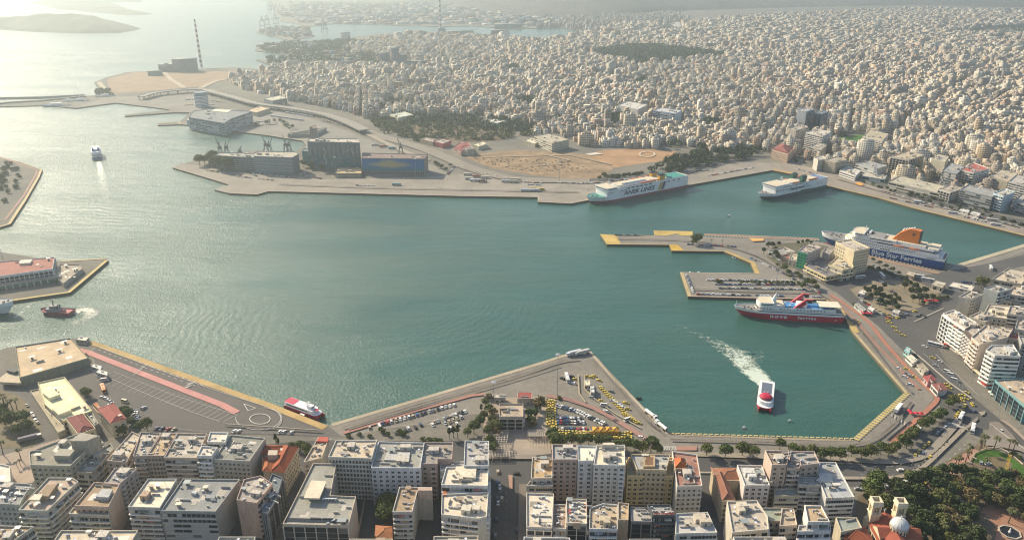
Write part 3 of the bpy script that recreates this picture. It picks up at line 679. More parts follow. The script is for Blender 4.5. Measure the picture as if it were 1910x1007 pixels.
def hip(root, pts, z, rise, color, name='tiled_roof', over=.5, px=True, k=.45):
    "hipped roof over a four-sided outline"
    P = ccw([G(a, b, z) for a, b in pts] if px else pts); o = root.location
    P = [(x-o.x, y-o.y) for x, y in offset_poly(P, -over)]; zz = z-o.z+.04
    d1 = (Vector(P[1])-Vector(P[0])).length; d2 = (Vector(P[2])-Vector(P[1])).length
    if d1 < d2: P = P[1:]+P[:1]; d1, d2 = d2, d1
    a = (Vector(P[0])+Vector(P[3]))/2; b = (Vector(P[1])+Vector(P[2]))/2; u = (b-a).normalized()*min(d2*k, d1*.48)
    r0 = tuple(a+u)+(zz+rise,); r1 = tuple(b-u)+(zz+rise,); q = [p+(zz,) for p in P]
    mb = MB(); mb.face([q[0], q[1], r1, r0]); mb.face([q[1], q[2], r1]); mb.face([q[2], q[3], r0, r1]); mb.face([q[3], q[0], r0]); mb.face(q[::-1])
    color = tuple(c*.8 for c in color); ob = mb.build(name, M_tile, root, color=color)
    rb = MB(); rb.tube(r0, r1, .22, n=5)
    for p, r in zip(q, (r0, r1, r1, r0)): rb.tube(p, r, .18, n=5)
    rb.build('ridge', M_tile, root, color=tuple(min(.8, c*1.5+.03) for c in color)); return ob
CREAM = (.50, .44, .34); BEIGE = (.42, .36, .28); GREY = (.30, .295, .28); WHITE = (.58, .56, .52); PINK = (.42, .30, .235); GGREY = (.30, .31, .27); TAN = (.38, .29, .19); BRN = (.28, .2, .15)
RG = (.22, .215, .20); RT = (.34, .25, .16); RC = (.56, .48, .36); RW = (.62, .56, .45); RBR = (.25, .13, .10)
# --- blocks along the bottom of the picture, from the left
r = bld('olive grey stone office with square windows beside the palm street', 22, [(56, 866), (131, 868), (161, 838), (186, 812), (145, 808), (54, 842)], 'wwb', (.36, .34, .27), (.27, .25, .20), 8)
block(r, [(131, 822), (161, 822), (184, 812), (150, 806)], 20, 31, (.34, .31, .25)); block(r, [(100, 849), (130, 850), (140, 838), (112, 836)], 20, 26.5, (.34, .32, .25))
bld('low grey annexe with a plant deck beside the olive stone office', 16, [(140, 879), (170, 881), (212, 836), (206, 826), (165, 850)], 'db', (.34, .31, .26), (.28, .26, .22), 5)
r = bld('long white-eaved office with striped floors and a rooftop pavilion', 24, [(34, 950), (88, 951), (146, 897), (135, 890), (90, 890)], 'bb', (.42, .42, .36), (.44, .34, .26), 4, huts=0)
block(r, [(70, 924), (90, 925), (106, 903), (88, 903)], 24, 28.5, (.3, .22, .14)); block(r, [(53, 931), (73, 932), (80, 921), (64, 921)], 28, 29, (.6, .55, .42), 'canopy')
bld('grey block with a row of arched windows and a cluttered red terrace', 22, [(-10, 938), (36, 940), (50, 915), (60, 902), (0, 897), (-12, 898)], 'vb', (.36, .37, .33), (.28, .27, .25), 10, 3)
bld('brown-roofed block in the bottom corner left of the striped office', 24, [(-15, 1013), (20, 1011), (63, 981), (-5, 979)], 'bb', (.38, .36, .3), RT, 4)
r = bld('tan-roofed block with a blank pink side wall and dark balconies', 25, [(139, 942), (202, 944), (223, 902), (176, 898)], 'v-', (.44, .33, .26), RT, 3, huts=0)
block(r, [(178, 925), (202, 927), (210, 912), (190, 911)], 25, 28.6, (.42, .42, .4))
bld('dark glazed lower front with tiled terrace under the tan-roofed block', 21, [(128, 957), (203, 960), (205, 948), (136, 946)], 'b', (.42, .40, .34), (.5, .4, .27), 0, 0, 0)
bld('narrow grey block with small windows behind the tan-roofed block', 24, [(194, 899), (222, 902), (255, 874), (240, 871), (214, 872)], 'vw', (.36, .31, .27), (.3, .27, .24), 6, 2)
bld('bright white roofed block with stepped grey balconies', 24, [(238.5, 944), (298, 946), (330, 892), (276, 892)], 'b', (.42, .41, .38), (.68, .61, .46), 3, 0, hutc=(.45, .32, .22))
r = bld('wide grey department store with ribbed panels and blank pink side', 23, [(300, 951), (402, 953), (447, 893), (341, 892)], 'd-', (.30, .30, .28), (.25, .25, .235), 9, 0, 0)
block(r, [(356, 918), (365, 920), (368, 915), (361, 914)], 23, 26, (.5, .5, .48), 'plant_box'); block(r, [(382, 928), (400, 929), (402, 923), (385, 922)], 23, 25.5, (.3, .3, .3), 'plant_box')
bld('blank salmon party wall building rising over the dark glass corner', 25, [(441, 931), (479, 937), (508, 901), (486, 886), (455, 893)], '-b', (.46, .32, .25), (.32, .28, .24), 5, 1)
bld('dark glass stepped corner block beside the red-roofed building', 21, [(489, 953), (499, 957), (516, 928), (527, 890), (508, 882), (485, 930)], 'ggg', (.12, .14, .16), (.16, .18, .19), 5, 0, 1)
bld('beige office with small square windows and broad grey flat roof', 24, [(398, 855), (465, 859), (495, 816), (430, 810)], 'v-', (.42, .39, .33), (.24, .235, .2), 8)
bld('narrow white block with balconies left of the small-windowed office', 27, [(367, 848.5), (394, 849.5), (406, 833), (376, 831)], 'b', WHITE, (.6, .54, .44), 3)
bld('flat white roof box with two skylights above the harbour road', 26, [(386, 823), (420, 824), (426, 806), (392, 805)], 'd', WHITE, (.62, .56, .45), 2, 0)
bld('dark balconied block in the row facing the empty quay', 24, [(248, 850), (273, 849), (300, 807), (262, 805)], 'b', (.34, .29, .25), (.38, .33, .26), 7, 2)
bld('brownish office with rows of dark slot windows facing the department store', 24, [(274, 849), (306, 849), (330, 807), (301, 807)], 'r', (.36, .28, .235), (.45, .33, .2), 6, 2)
bld('wide beige block with broken balconies between slot windows and white block', 24, [(306, 852), (366, 853), (386, 808), (331, 807)], 'b', (.44, .36, .29), (.4, .35, .28), 10, 3)
bld('low corner house with pinkish front and crowded pale roof', 20, [(199, 858), (236, 861), (262, 812), (246, 804)], 'wb', (.45, .36, .29), (.5, .42, .31), 9, 3)
r = bld('ornate office with a bright red hipped roof and tall side windows', 18, [(490, 875), (529, 879), (556, 833), (487, 830)], '-v', (.45, .40, .30), (.3, .1, .06), 0, 0, 0)
hip(r, [(505, 878), (529, 880), (556, 833), (527, 831)], 20.2, 3, (.34, .085, .035)); hip(r, [(487, 846), (527, 846), (530, 831), (487, 830)], 20.2, 2.6, (.32, .08, .035)); hip(r, [(490, 878), (507, 879), (510, 862), (490, 861)], 20.2, 2, (.42, .14, .05)); block(r, [(499, 848), (517, 848), (518, 839), (501, 839)], 18, 24, (.5, .42, .33))
r = bld('large L-shaped block with slanted dark glass front and pink flank', 26, [(527, 976), (650, 979), (664, 925), (616, 923), (627, 864), (584, 863)], 'g--r', (.44, .36, .28), (.29, .28, .235), 8, 3, 0)
block(r, [(566.6, 927.6), (595.6, 928.5), (609, 897), (580.6, 895)], 30, 31, (.66, .56, .42), 'canopy', bottom=True); block(r, [(570, 921), (592, 922), (602, 902), (584, 900)], 26, 30.2, (.3, .27, .24))
o = r.location
for k in range(5):
    q = G(604+k*5.3, 928, 28); put('solar_water_heater', ME_SOL, r, (q[0]-o.x, q[1]-o.y, 25.1), R(-160))
block(r, [(530, 972), (648, 975), (650, 968), (535, 965)], 25, 27.4, (.25, .27, .28), 'glass_screen', M_glass)
bld('tall white modernist office with seven long rows of narrow windows', 30, [(612, 851), (693, 854), (703, 820), (626.6, 820)], 'r', (.52, .49, .42), (.5, .42, .31), 8, 4)
r = bld('beige low block with a small red hut on its roof by the quay corner', 22, [(566, 861), (600, 853), (612, 820), (594, 814)], 'v', (.46, .40, .32), (.46, .37, .27), 5, 1)
block(r, [(590, 822), (611, 823), (613, 815), (595, 814)], 22, 24.6, (.45, .1, .07), 'red_hut')
r = bld('white office of small square windows with a pipe-covered roof', 27, [(692, 871), (784, 872), (791.5, 825), (706, 822.6)], 'w', (.55, .55, .55), (.30, .29, .25), 14, 1, 2)
block(r, [(716, 857), (762, 858), (765, 843), (722, 843)], 26, 29.2, (.48, .46, .42))
r = bld('brown-pink block with red rooftop awning and deep courtyard', 26, [(784, 864), (816, 864), (816, 855), (843, 855), (845, 824), (792, 824)], 'w', (.36, .28, .24), (.28, .25, .22), 9, 2, 1)
block(r, [(804, 842), (819, 842), (820, 836), (806, 835)], 27.6, 28, (.5, .08, .07), 'red_awning', bottom=True)
r = bld('tan-roofed dark glass block with tall salmon stair wall', 21, [(732, 953), (769, 953), (779, 914), (806, 915), (806, 908), (745, 907)], 'b', (.50, .46, .40), RT, 6, 0, 0)
block(r, [(779, 914), (806, 914), (806, 909), (780, 908)], 20, 26, (.46, .33, .26), 'stair_wall')
bld('white roof block behind the terraces on the central street', 27, [(865, 868), (911, 868), (912, 822), (867, 821)], 'b-', WHITE, (.36, .35, .33), 6, 2)
bld('grey-roofed low link block left of the central street terraces', 22, [(821, 875), (866, 876), (868, 860), (822, 860)], 'b', WHITE, (.38, .38, .37), 4, 1, 0)
r = bld('white terraced block with cream pergola roof on the central street', 25, [(823, 903), (910, 905), (911, 870), (832, 870)], 'bb', WHITE, (.62, .55, .43), 5, 1, 0)
block(r, [(864, 889), (887, 890), (889, 870), (851, 869), (849, 876)], 24, 28, (.66, .58, .44))
r = bld('white stepped terrace block with orange awning nearest the central street', 22, [(823, 958), (892, 966), (908, 962), (911, 916), (824, 921)], 'b-b', (.56, .53, .47), (.58, .5, .38), 8, 1, 2, hutc=(.6, .54, .43))
block(r, [(825, 923), (833, 923), (834, 915), (828, 914)], 23.6, 24, (.45, .13, .05), 'orange_awning', bottom=True)
bld('pale cornice roof at the bottom edge by the central street', 24, [(808, 1030), (892, 1032), (892, 998), (809, 999)], 'v', CREAM, (.38, .33, .26), 4)
bld('long cream roof edge at the bottom below the salmon stair wall', 23, [(648, 1040), (740, 1040), (732, 1004), (652, 1004)], 'b', CREAM, (.5, .44, .34), 4)
r = bld('tan-roofed corner block right of the central street', 20, [(990.5, 891), (1030, 890), (1031, 853), (992.5, 852)], 'w', (.52, .47, .39), (.42, .30, .17), 5, 0)
bld('lower grey podium wrapped round the tan-roofed corner block', 17, [(982, 905), (1031, 905), (1031, 896), (988, 896)], 'd', (.40, .37, .32), (.4, .35, .28), 0, 0, 0)
bld('tall brown-pink block with grey roof facing the garden', 30, [(1030.5, 856), (1077, 856), (1076, 828), (1030, 828)], 'w--', (.40, .31, .265), (.34, .33, .31), 5, 1)
bld('pale blue-white flats with bright cream roof beside the brown-pink block', 30, [(1078, 859), (1106.6, 858), (1113, 831), (1077, 830)], 'w', (.52, .52, .52), (.68, .62, .48), 2, 0, 0)
r = bld('big white apartment tower with pedimented cream roof above the taxis', 30, [(1107, 866), (1166, 867), (1165, 829), (1113, 829)], 'w-', (.56, .54, .50), (.66, .58, .43), 6, 1, 2)
block(r, [(1123, 829), (1148, 829), (1145, 825), (1126, 825)], 29, 34, (.62, .56, .44), 'pediment')
r = bld('stepped yellow ochre hotel with rows of small windows', 18, [(1166, 890), (1260, 891), (1258, 858), (1168, 858)], 'w', (.58, .43, .20), (.4, .3, .17), 0, 0, 0)
bld('', 21.5, [(1170, 886), (1257, 887), (1256, 852), (1172, 852)], 'w', (.60, .46, .23), (.42, .33, .2), 0, 0, 0, root=r)
bld('', 26, [(1188, 874), (1243, 876), (1250, 847), (1176, 846)], 'v', (.5, .40, .26), (.34, .34, .32), 4, 0, 0, root=r)
block(r, [(1200, 869), (1222, 869), (1222, 849), (1202, 848)], 26, 29, (.42, .31, .18)); block(r, [(1203, 866), (1218, 866), (1218, 852), (1205, 852)], 29, 29.1, (.2, .11, .06), 'well')
r = bld('white ornate corner block with reddish terrace and orange pyramid hut', 24, [(1263, 906), (1310, 905), (1300, 847), (1254, 841)], 'vv', (.54, .49, .42), (.30, .155, .12), 6, 2, 1)
hip(r, [(1260, 871), (1279, 871), (1277, 856), (1259, 855)], 28, 2.6, (.48, .13, .04)); block(r, [(1260, 873), (1279, 873), (1277, 858), (1260, 857)], 23, 28, (.45, .3, .2))
r = bld('old L-shaped house with weathered brown tiled roof', 15, [(1347, 934), (1371, 932), (1354, 895), (1384, 896), (1376, 873), (1327, 873)], 'v-----', (.46, .38, .27), (.27, .12, .07), 0, 0, 0)
hip(r, [(1347, 934), (1371, 932), (1350, 884), (1327, 873)], 16.8, 2.6, (.27, .12, .075)); hip(r, [(1344, 896), (1384, 896), (1376, 873), (1335, 873)], 16.8, 2.6, (.29, .125, .07))
bld('grey-white skylit roof block at the bottom beside the dark street', 24, [(1260, 994), (1338, 992), (1320, 954), (1261, 956)], 'dd', (.50, .48, .43), (.45, .43, .40), 4, 0, 2, hutc=(.5, .43, .33))
r = bld('black glazed block carrying red rooftop letters', 26, [(1217, 960), (1259, 960), (1250, 940), (1207, 940)], 'b', (.07, .075, .08), (.3, .29, .27), 6, 0, 1)
bld('dark-fronted block with white roof left of the black glazed block', 24, [(1177, 971), (1216, 972), (1214, 946), (1175, 944)], 'g', (.16, .15, .15), (.40, .36, .3), 4, 0, 1)
bld('white balconied block with tan roof huts in the bottom middle', 23, [(1099, 985), (1152, 986), (1152, 940), (1124, 938), (1100, 946)], 'b', (.52, .51, .48), (.40, .32, .22), 9, 2, 2, hutc=(.5, .42, .3))
bld('tan roofed stub between the white balconied and dark-fronted blocks', 25, [(1153, 968), (1172, 969), (1173, 938), (1153, 936)], '-', (.42, .32, .22), (.42, .32, .2), 2, 0, 0)
r = bld('black-columned block with cream roof and round gable ornament', 24, [(1057, 974), (1095, 976), (1094, 930), (1056, 929)], 'g', (.50, .43, .33), (.56, .50, .40), 14, 3, 0)
block(r, [(1070, 974.5), (1083, 975), (1083, 972.5), (1070, 972)], 23, 27, (.48, .36, .25), 'gable')
for a in ((1058, 957), (1090, 947)): block(r, [(a[0], a[1]), (a[0]+7, a[1]), (a[0]+7, a[1]-8), (a[0], a[1]-8)], 23, 25.5, (.45, .1, .08), 'red_awning')
r = bld('cream-roofed block with big framed windows at the street corner', 23, [(982, 981), (1030, 983), (1033, 920), (982, 918)], 'h', (.52, .46, .38), (.58, .50, .39), 12, 3, 0)
block(r, [(992, 972), (1029, 973), (1030, 945), (996, 940)], 23, 24.4, (.62, .56, .46), 'roof_deck')
bld('narrow balconied infill between the framed-window and columned blocks', 21, [(1031, 984), (1056, 985), (1056, 940), (1032, 939)], 'b', (.48, .45, .40), (.33, .24, .18), 7, 1, 1)
bld('flat roof at the bottom edge under the framed-window block', 24, [(974, 1035), (1066, 1037), (1063, 1002), (977, 1000)], 'b', WHITE, (.42, .34, .26), 3)
bld('white office with dark square windows beside the brown tiled house', 20, [(1389, 904), (1436, 904), (1421, 867), (1375, 866)], 'w', (.56, .51, .47), (.43, .42, .38), 8, 0, 2, hutc=WHITE)
bld('tall salmon apartment block with blank cream side', 30, [(1440, 866), (1468, 865), (1472, 840), (1427, 839)], 'w--', (.48, .375, .30), (.30, .23, .17), 5, 2)
bld('salmon rear wing with stacked balconies beside the tall salmon block', 27, [(1468, 872), (1492, 872), (1490, 858), (1469, 857)], 'b', (.48, .39, .32), (.42, .34, .27), 4, 1, 0)
bld('grey-roofed salmon block beside the stacked balconies', 28, [(1494, 867), (1529, 863), (1519, 841), (1474, 841), (1476, 858), (1492, 860)], 'w', (.40, .32, .27), (.32, .30, .27), 4, 1)
bld('low cream block with glass roof lights in the inner courtyard', 14, [(1445, 924), (1491, 924), (1490, 910), (1444, 910)], 'd-', (.48, .42, .30), (.36, .35, .31), 1, 0, 0)
bld('balconied grey block with white huts in the inner courtyard', 20, [(1490, 903), (1537, 904), (1533, 889), (1489, 888)], 'b', (.42, .39, .34), (.36, .33, .3), 6, 1, 2, hutc=WHITE)
r = bld('blue-grey roofed office with satellite dishes beside the avenue', 20, [(1541, 928), (1594, 926), (1559, 861), (1529, 861), (1524, 885)], 'dd', (.50, .49, .45), (.36, .37, .37), 6, 0, 0)
block(r, [(1528, 897), (1554, 898), (1550, 882), (1528, 881)], 20, 23.2, (.52, .5, .46))
r = bld('greenish sided block with white rooftop pavilion by the dark street', 22, [(1366, 992), (1434, 986), (1432, 962), (1412, 932), (1356, 934)], 'bb---', (.50, .46, .38), (.46, .40, .32), 8, 2, 2, hutc=(.55, .48, .37))
bld('green flat roof with a white skylight in the bottom right block', 16, [(1436, 970), (1460, 970), (1458, 946), (1415, 946)], 'd', (.36, .34, .3), (.26, .29, .23), 2, 0, 0)
bld('tan terrace block beside the green flat roof', 19, [(1454, 980), (1487, 978), (1481, 948), (1459, 947)], 'd', (.48, .39, .30), (.40, .32, .23), 3, 0, 1)
r = bld('white penthouse block with cream and brown roof near the church', 25, [(1507, 972), (1548, 972), (1532, 942), (1501, 942)], 'b-', (.60, .57, .52), (.42, .31, .19), 2, 1, 0)
block(r, [(1503, 957), (1532, 958), (1526, 942), (1500, 941)], 25, 25.8, (.68, .58, .40), 'roof_deck')
bld('white balconied terrace below the penthouse block near the church', 21, [(1487, 990), (1550, 989), (1549, 978), (1490, 978)], 'b', (.58, .56, .52), (.45, .4, .34), 2, 0, 0)
bld('grey-green flat roof annexe beside the church yard', 14, [(1569, 991), (1608, 983), (1598, 964), (1559, 964)], 'd-', (.46, .40, .29), (.27, .29, .25), 1, 0, 0)
r = bld('red-tiled parish house at the bottom beside the church', 11, [(1576, 1010), (1632, 1014), (1612, 982), (1572, 978)], 'w', (.5, .42, .3), (.3, .1, .06), 0, 0, 0)
hip(r, [(1576, 1010), (1632, 1014), (1612, 982), (1572, 978)], 13.2, 2.4, (.33, .095, .045))
# bottom edge roofs
for i, (x0, x1, y0, lab, wc, rc) in enumerate([(88, 236, 988, 'crowded pale roofs at the bottom below the tan-roofed block', (.46, .40, .31), (.55, .47, .35)),
    (392, 462, 1000, 'grey roof corner at the bottom below the salmon party wall', (.42, .4, .34), (.38, .36, .3)), (1180, 1240, 1004, 'thin roof line at the bottom under the dark-fronted block', (.3, .28, .25), (.3, .28, .26)),
    (1380, 1480, 1000, 'balconied front roof at the bottom under the white pavilion', (.52, .47, .4), (.46, .4, .33))]):
    bld(lab, 24, [(x0, y0+36), (x1, y0+36), (x1-(x1-955)*.03, y0), (x0-(x0-955)*.03, y0)], 'b', wc, rc, 8, 3, 2)
r = bld('small orange tiled house in the yard behind the salmon stair wall', 7, [(700, 1003), (731, 1005), (730, 982), (702, 980)], 'w', (.45, .33, .22), (.3, .13, .07), 0, 0, 0)
hip(r, [(700, 1003), (731, 1005), (730, 982), (702, 980)], 9.2, 2, (.40, .17, .08))
for lab, pts_, h_ in (('rubble yard wall beside the orange tiled house', [(668, 1005), (690, 890)], 3), ('long yard wall behind the salmon stair wall', [(742, 1000), (806, 930)], 3), ('low wall of the parking yard under the white office', [(688, 893), (732, 893)], 2.5)):
    P = GP(pts_); mb = MB(); L_, R_ = strip_poly(P, -.3, .3); mb.prism(ccw([L_[0], L_[1], R_[1], R_[0]]), ZG, ZG+h_); tag(mb.build('yard_wall', mat('yard_plaster', (.34, .24, .18))), lab, 'wall')
# --- east side hotels and offices
r = bld('white seaside hotel with boxed balcony grid and striped side', 24, [(1759, 584), (1774, 596), (1800, 613), (1822, 601), (1779, 577)], 'hb', (.62, .60, .55), (.5, .43, .34), 10, 1, 2, hutc=WHITE)
bld('dark brown hotel front covered in round white balconies', 24, [(1801, 614), (1816, 631), (1836, 620), (1822, 602)], 'o', (.10, .07, .06), (.42, .36, .29), 6, 0, 1)
r = bld('white banded block with a huge blank brown flank and red roof patches', 25, [(1812, 628), (1827, 642), (1880, 628), (1890, 612), (1838, 606)], 'b--', (.52, .44, .36), (.46, .39, .30), 9, 2, 2)
P = [G(a, b, ZG+25.05) for a, b in [(1827, 642.4), (1880, 628.4)]]
block(r, [(1838, 624), (1866, 624), (1862, 616), (1832, 615)], 24.3, 25.6, (.40, .07, .06), 'red_roof'); bld('block with flat red roof tucked behind the blank brown flank', 22, [(1874, 628), (1902, 633), (1900, 620), (1872, 617)], 'w', (.42, .36, .3), (.36, .08, .07), 2, 0, 1)
bld('white square block striped with bands of windows on both fronts', 28, [(1839, 652), (1856, 662), (1904, 664), (1890, 642), (1850, 643)], 'ddd', (.62, .60, .55), (.42, .39, .34), 7, 0, 2, hutc=(.5, .5, .46))
r = bld('long teal glass office with cluttered tan roof at the junction', 14, [(1856, 708), (1914, 758), (1990, 738), (1915, 704)], 'g', (.14, .27, .28), (.42, .33, .23), 12, 0, 2)
r = bld('beige block with a blank slanted gable towards the square', 21, [(1788, 553), (1811, 557), (1834, 549), (1808, 542)], '-w', (.50, .46, .38), (.45, .40, .33), 5, 1, 1)
bld('low pale block with arched terrace behind the seaside hotel', 16, [(1808, 590), (1838, 600), (1856, 590), (1828, 580)], 'w', (.5, .44, .35), (.5, .43, .33), 8, 1, 2)
bld('cream roofed town block with a row of tall windows and towerlet', 18, [(1833, 588), (1879, 594), (1886, 570), (1845, 566)], 'w', (.52, .45, .35), (.56, .48, .36), 5, 1, 2, hutc=CREAM)
bld('dark ribbon-window office above the cream town blocks', 22, [(1879, 584), (1935, 592), (1930, 570), (1884, 570)], 'd', (.50, .46, .40), (.44, .38, .30), 3, 0, 1)
bld('cream hilltop-looking house block with arched loggia and square windows', 15, [(1846, 556), (1888, 562), (1893, 546), (1858, 543)], 'w', (.5, .42, .30), (.48, .39, .28), 4, 1, 1, hutc=(.5, .4, .28))
bld('grey-green glazed tower slab north of the avenue bend', 24, [(1836, 537), (1862, 545), (1886, 539), (1858, 531)], '-b', (.36, .38, .36), (.4, .4, .36), 4, 0, 1)
bld('pale block at the right border behind the grey-green slab', 18, [(1880, 548), (1935, 556), (1935, 536), (1890, 532)], 'b', (.48, .42, .34), (.5, .42, .32), 6, 2, 1)
bld('low beige building with round drum room by the avenue bend', 9, [(1850, 520), (1905, 530), (1925, 505), (1880, 500)], 'd', (.44, .38, .3), (.48, .41, .31), 5, 0, 1)
bld('white and brown block right of the beige gable', 18, [(1893, 612), (1940, 622), (1935, 598), (1898, 596)], 'w', (.46, .43, .38), (.44, .37, .29), 5, 1, 1)
bld('grey block at the right border behind the striped white block', 24, [(1906, 640), (1960, 650), (1950, 628), (1900, 626)], 'w', (.34, .33, .31), (.4, .36, .3), 4, 0, 1)
# --- block on the neck of land between the two ferries
r = bld('narrow six storey block with a bright green side by the taxi street', 19, [(1489, 467.5), (1506, 472), (1532, 461), (1519, 455), (1500, 458)], '-w', (.38, .37, .37), (.44, .36, .29), 5, 1, 1)
A, B = [G(a, b, ZG+19) for a, b in ((1489, 467.5), (1506, 472))]; o = r.location
A = Vector(A)-o.xy; B = Vector(B)-o.xy; u = (B-A).normalized(); nn = Vector((u.y, -u.x))*.3
mb = MB(); mb.prism(ccw([tuple(A+nn*.1), tuple(B+nn*.1), tuple(B+nn), tuple(A+nn)]), 0, 18); mb.build('green_wall', M_wall, r, color=(.05, .32, .17)); L = (B-A).length
for f in range(5):
    for k in range(3): q = A+nn+u*(L*(k+.5)/3); put('window', ME_WIN, r, (q.x, q.y, 1.5+f*3.3), math.atan2(u.y, u.x), (.1, .3, .18), (1.5, 1, 1.7))
r = bld('tall cream block with arcade and rows of dark windows by the blue ferry', 27, [(1559, 450.5), (1594, 468), (1623, 462), (1588, 446)], '-v', (.60, .51, .34), (.46, .40, .32), 3, 0, 0)
block(r, [(1583, 462), (1594, 467), (1621, 461.5), (1607, 455)], 26, 26.4, (.14, .16, .2), 'dark_roof'); block(r, [(1559, 450), (1582, 461), (1605, 454), (1586, 446.5)], 26, 27.6, (.58, .5, .34))
A, B = [G(a, b, ZG+27) for a, b in ((1559, 450.5), (1594, 468))]; o = r.location; A = Vector(A)-o.xy; B = Vector(B)-o.xy; u = (B-A).normalized(); L = (B-A).length
for f in range(6):
    for k in range(5): q = A+u*(1.6+k*3.2); put('window', ME_WIN, r, (q.x, q.y, 4+f*3.6), math.atan2(u.y, u.x), (.5, .44, .3), (1.1, 1, 1.9))
bld('low cream podium with dark roof terrace and striped corner', 8, [(1500, 495), (1541, 515), (1585, 507), (1598, 500), (1560, 482), (1520, 478)], 'bb', (.58, .48, .28), (.17, .16, .17), 6, 0, 1, hutc=(.55, .47, .3))
r = bld('cream terrace building with a coloured billboard on its wall', 13, [(1545, 493), (1572, 503), (1592, 499), (1590, 484), (1562, 478)], 'db', (.60, .50, .32), (.5, .42, .27), 3, 0, 1)
def billboard(p0, p1, z0, z1, label, cols, root=None):
    a = Vector(G(p0[0], p0[1], z1)); b = Vector(G(p1[0], p1[1], z1)); u = (b-a).normalized(); rz = math.atan2(u.y, u.x); L = (b-a).length
    root = empty('billboard', (a.x, a.y, ZG), label, 'billboard', rz=rz)
    n = len(cols)
    fr = MB(); fr.box(-.2, L+.2, .0, .35, z0-ZG, z1-ZG+.2); fr.tube((.5, .3, 0), (.5, .3, z0-ZG), .12); fr.tube((L-.5, .3, 0), (L-.5, .3, z0-ZG), .12); fr.build('frame', M_metal, root)
    for k, c in enumerate(cols):
        mb = MB(); mb.box(L*k/n, L*(k+1)/n, -.12, 0, z0-ZG+.1, z1-ZG); mb.build('poster', M_paint, root, color=c)
billboard((1563, 489), (1577, 494), 9, 14, 'blue and red billboard over the cream terrace building', [(.10, .3, .38), (.15, .3, .36), (.45, .08, .06), (.5, .1, .06)])
r = bld('plain shed with grey roof and white eaves by the small park', 6, [(1433, 468), (1454, 476), (1484, 469), (1464, 460)], '--', (.42, .40, .36), (.30, .29, .26), 0, 0, 0)
bld('cream low house left of the green-sided block', 7, [(1471, 483), (1487, 487), (1492, 475), (1476, 471)], 'w', (.55, .48, .36), (.5, .43, .32), 2, 0, 1)
r = bld('small house with brick-red roof between the shed and the green wall', 5, [(1457, 477), (1472, 481), (1478, 475), (1464, 472)], '', (.4, .3, .25), (.33, .12, .08), 0, 0, 0)
bld('grey rear house with blank wall behind the green-sided block', 14, [(1535, 470), (1548, 474), (1556, 465), (1540, 461)], '-', (.38, .36, .34), (.4, .35, .3), 2, 0, 1)
# kiosks, terminal sheds and booths
def shed(label, h, pts, wc, rc, cat='kiosk', name='kiosk', **k): return bld(label, h, pts, k.pop('sty', 'd'), wc, rc, k.pop('n', 0), 0, 0, par=.25, name=name, cat=cat, **k)
shed('white octagonal kiosk beside the dark garden trees', 5, [(1600, 546), (1612, 549), (1618, 543), (1606, 540)], WHITE, (.66, .6, .5))
shed('long grey waiting shelter beside the white kiosk of the ferry street', 4, [(1594, 566), (1610, 580), (1616, 577), (1600, 564)], (.3, .33, .3), (.36, .34, .3), 'shelter', 'shelter')
shed('white tented kiosk on the pavement below the garden', 4, [(1664, 580), (1676, 584), (1680, 579), (1668, 577)], WHITE, (.66, .62, .54))
shed('pale ticket booth in the row along the red promenade', 4, [(1619, 573), (1628, 579), (1632, 576), (1623, 571)], WHITE, (.62, .58, .5))
shed('teal glass booth with white roof near the tilted advert board', 4.5, [(1687, 652), (1696, 658), (1700, 650), (1691, 646)], (.2, .42, .42), (.4, .5, .48))
shed('long cream roofed kiosk beside the taxis and the promenade', 4, [(1691, 663), (1704, 676), (1712, 671), (1699, 660)], (.55, .53, .45), (.60, .57, .44))
shed('flat tan container office between the cream kiosk and pink gatehouse', 4, [(1710, 679), (1724, 694), (1733, 690), (1720, 676)], (.34, .31, .25), (.36, .30, .21))
r = shed('pink gatehouse with red hipped roof beside the promenade', 5, [(1722, 702), (1731, 712), (1746, 708), (1738, 699)], (.50, .26, .26), (.3, .1, .08), 'gatehouse', 'gatehouse'); hip(r, [(1722, 702), (1731, 712), (1746, 708), (1738, 699)], 7.3, 1, (.36, .09, .08), k=.8)
r = shed('white gatehouse with brown-red roof next to the pink gatehouse', 5, [(1737, 716), (1750, 730), (1767, 725), (1755, 713)], WHITE, (.25, .09, .07), 'gatehouse', 'gatehouse'); hip(r, [(1739, 717), (1750, 729), (1767, 725), (1755, 713)], 7.3, .8, (.27, .10, .08), k=.8)
shed('white-and-grey cabin among the trees at the quay bend', 3.5, [(1697, 802), (1709, 806), (1722, 794), (1712, 790)], WHITE, (.62, .6, .55))
shed('pale strip canopy behind the motorcycles of the bend', 3, [(1690, 806), (1697, 810), (1712, 797), (1706, 794)], WHITE, (.6, .57, .5))
shed('beige guard house at the end of the blue ferry berth', 5, [(1690, 511), (1704, 515), (1708, 509), (1694, 506)], (.5, .38, .24), (.5, .42, .32))
shed('cream pavilion behind the buses of the garden street', 6, [(1738, 530), (1758, 536), (1765, 528), (1746, 523)], (.46, .40, .3), (.48, .44, .34))
shed('row of white tents with green hedge by the coach bay', 4, [(1770, 533), (1812, 542), (1818, 534), (1778, 526)], WHITE, (.62, .56, .46))
shed('terminal kiosk with sloping roof by the eastern quay buses', 4, [(1789, 392), (1806, 396), (1809, 392), (1792, 389)], WHITE, (.58, .56, .5))
shed('white long kiosk by the red awnings of the eastern quay', 4, [(1810, 398), (1826, 402), (1829, 398), (1813, 394)], WHITE, (.6, .57, .5))
r = shed('sail-roofed glass pavilion on the eastern quay', 6, [(1608, 328), (1650, 335), (1655, 327), (1614, 321)], (.2, .3, .3), (.46, .42, .34), 'pavilion', 'pavilion'); o = r.location
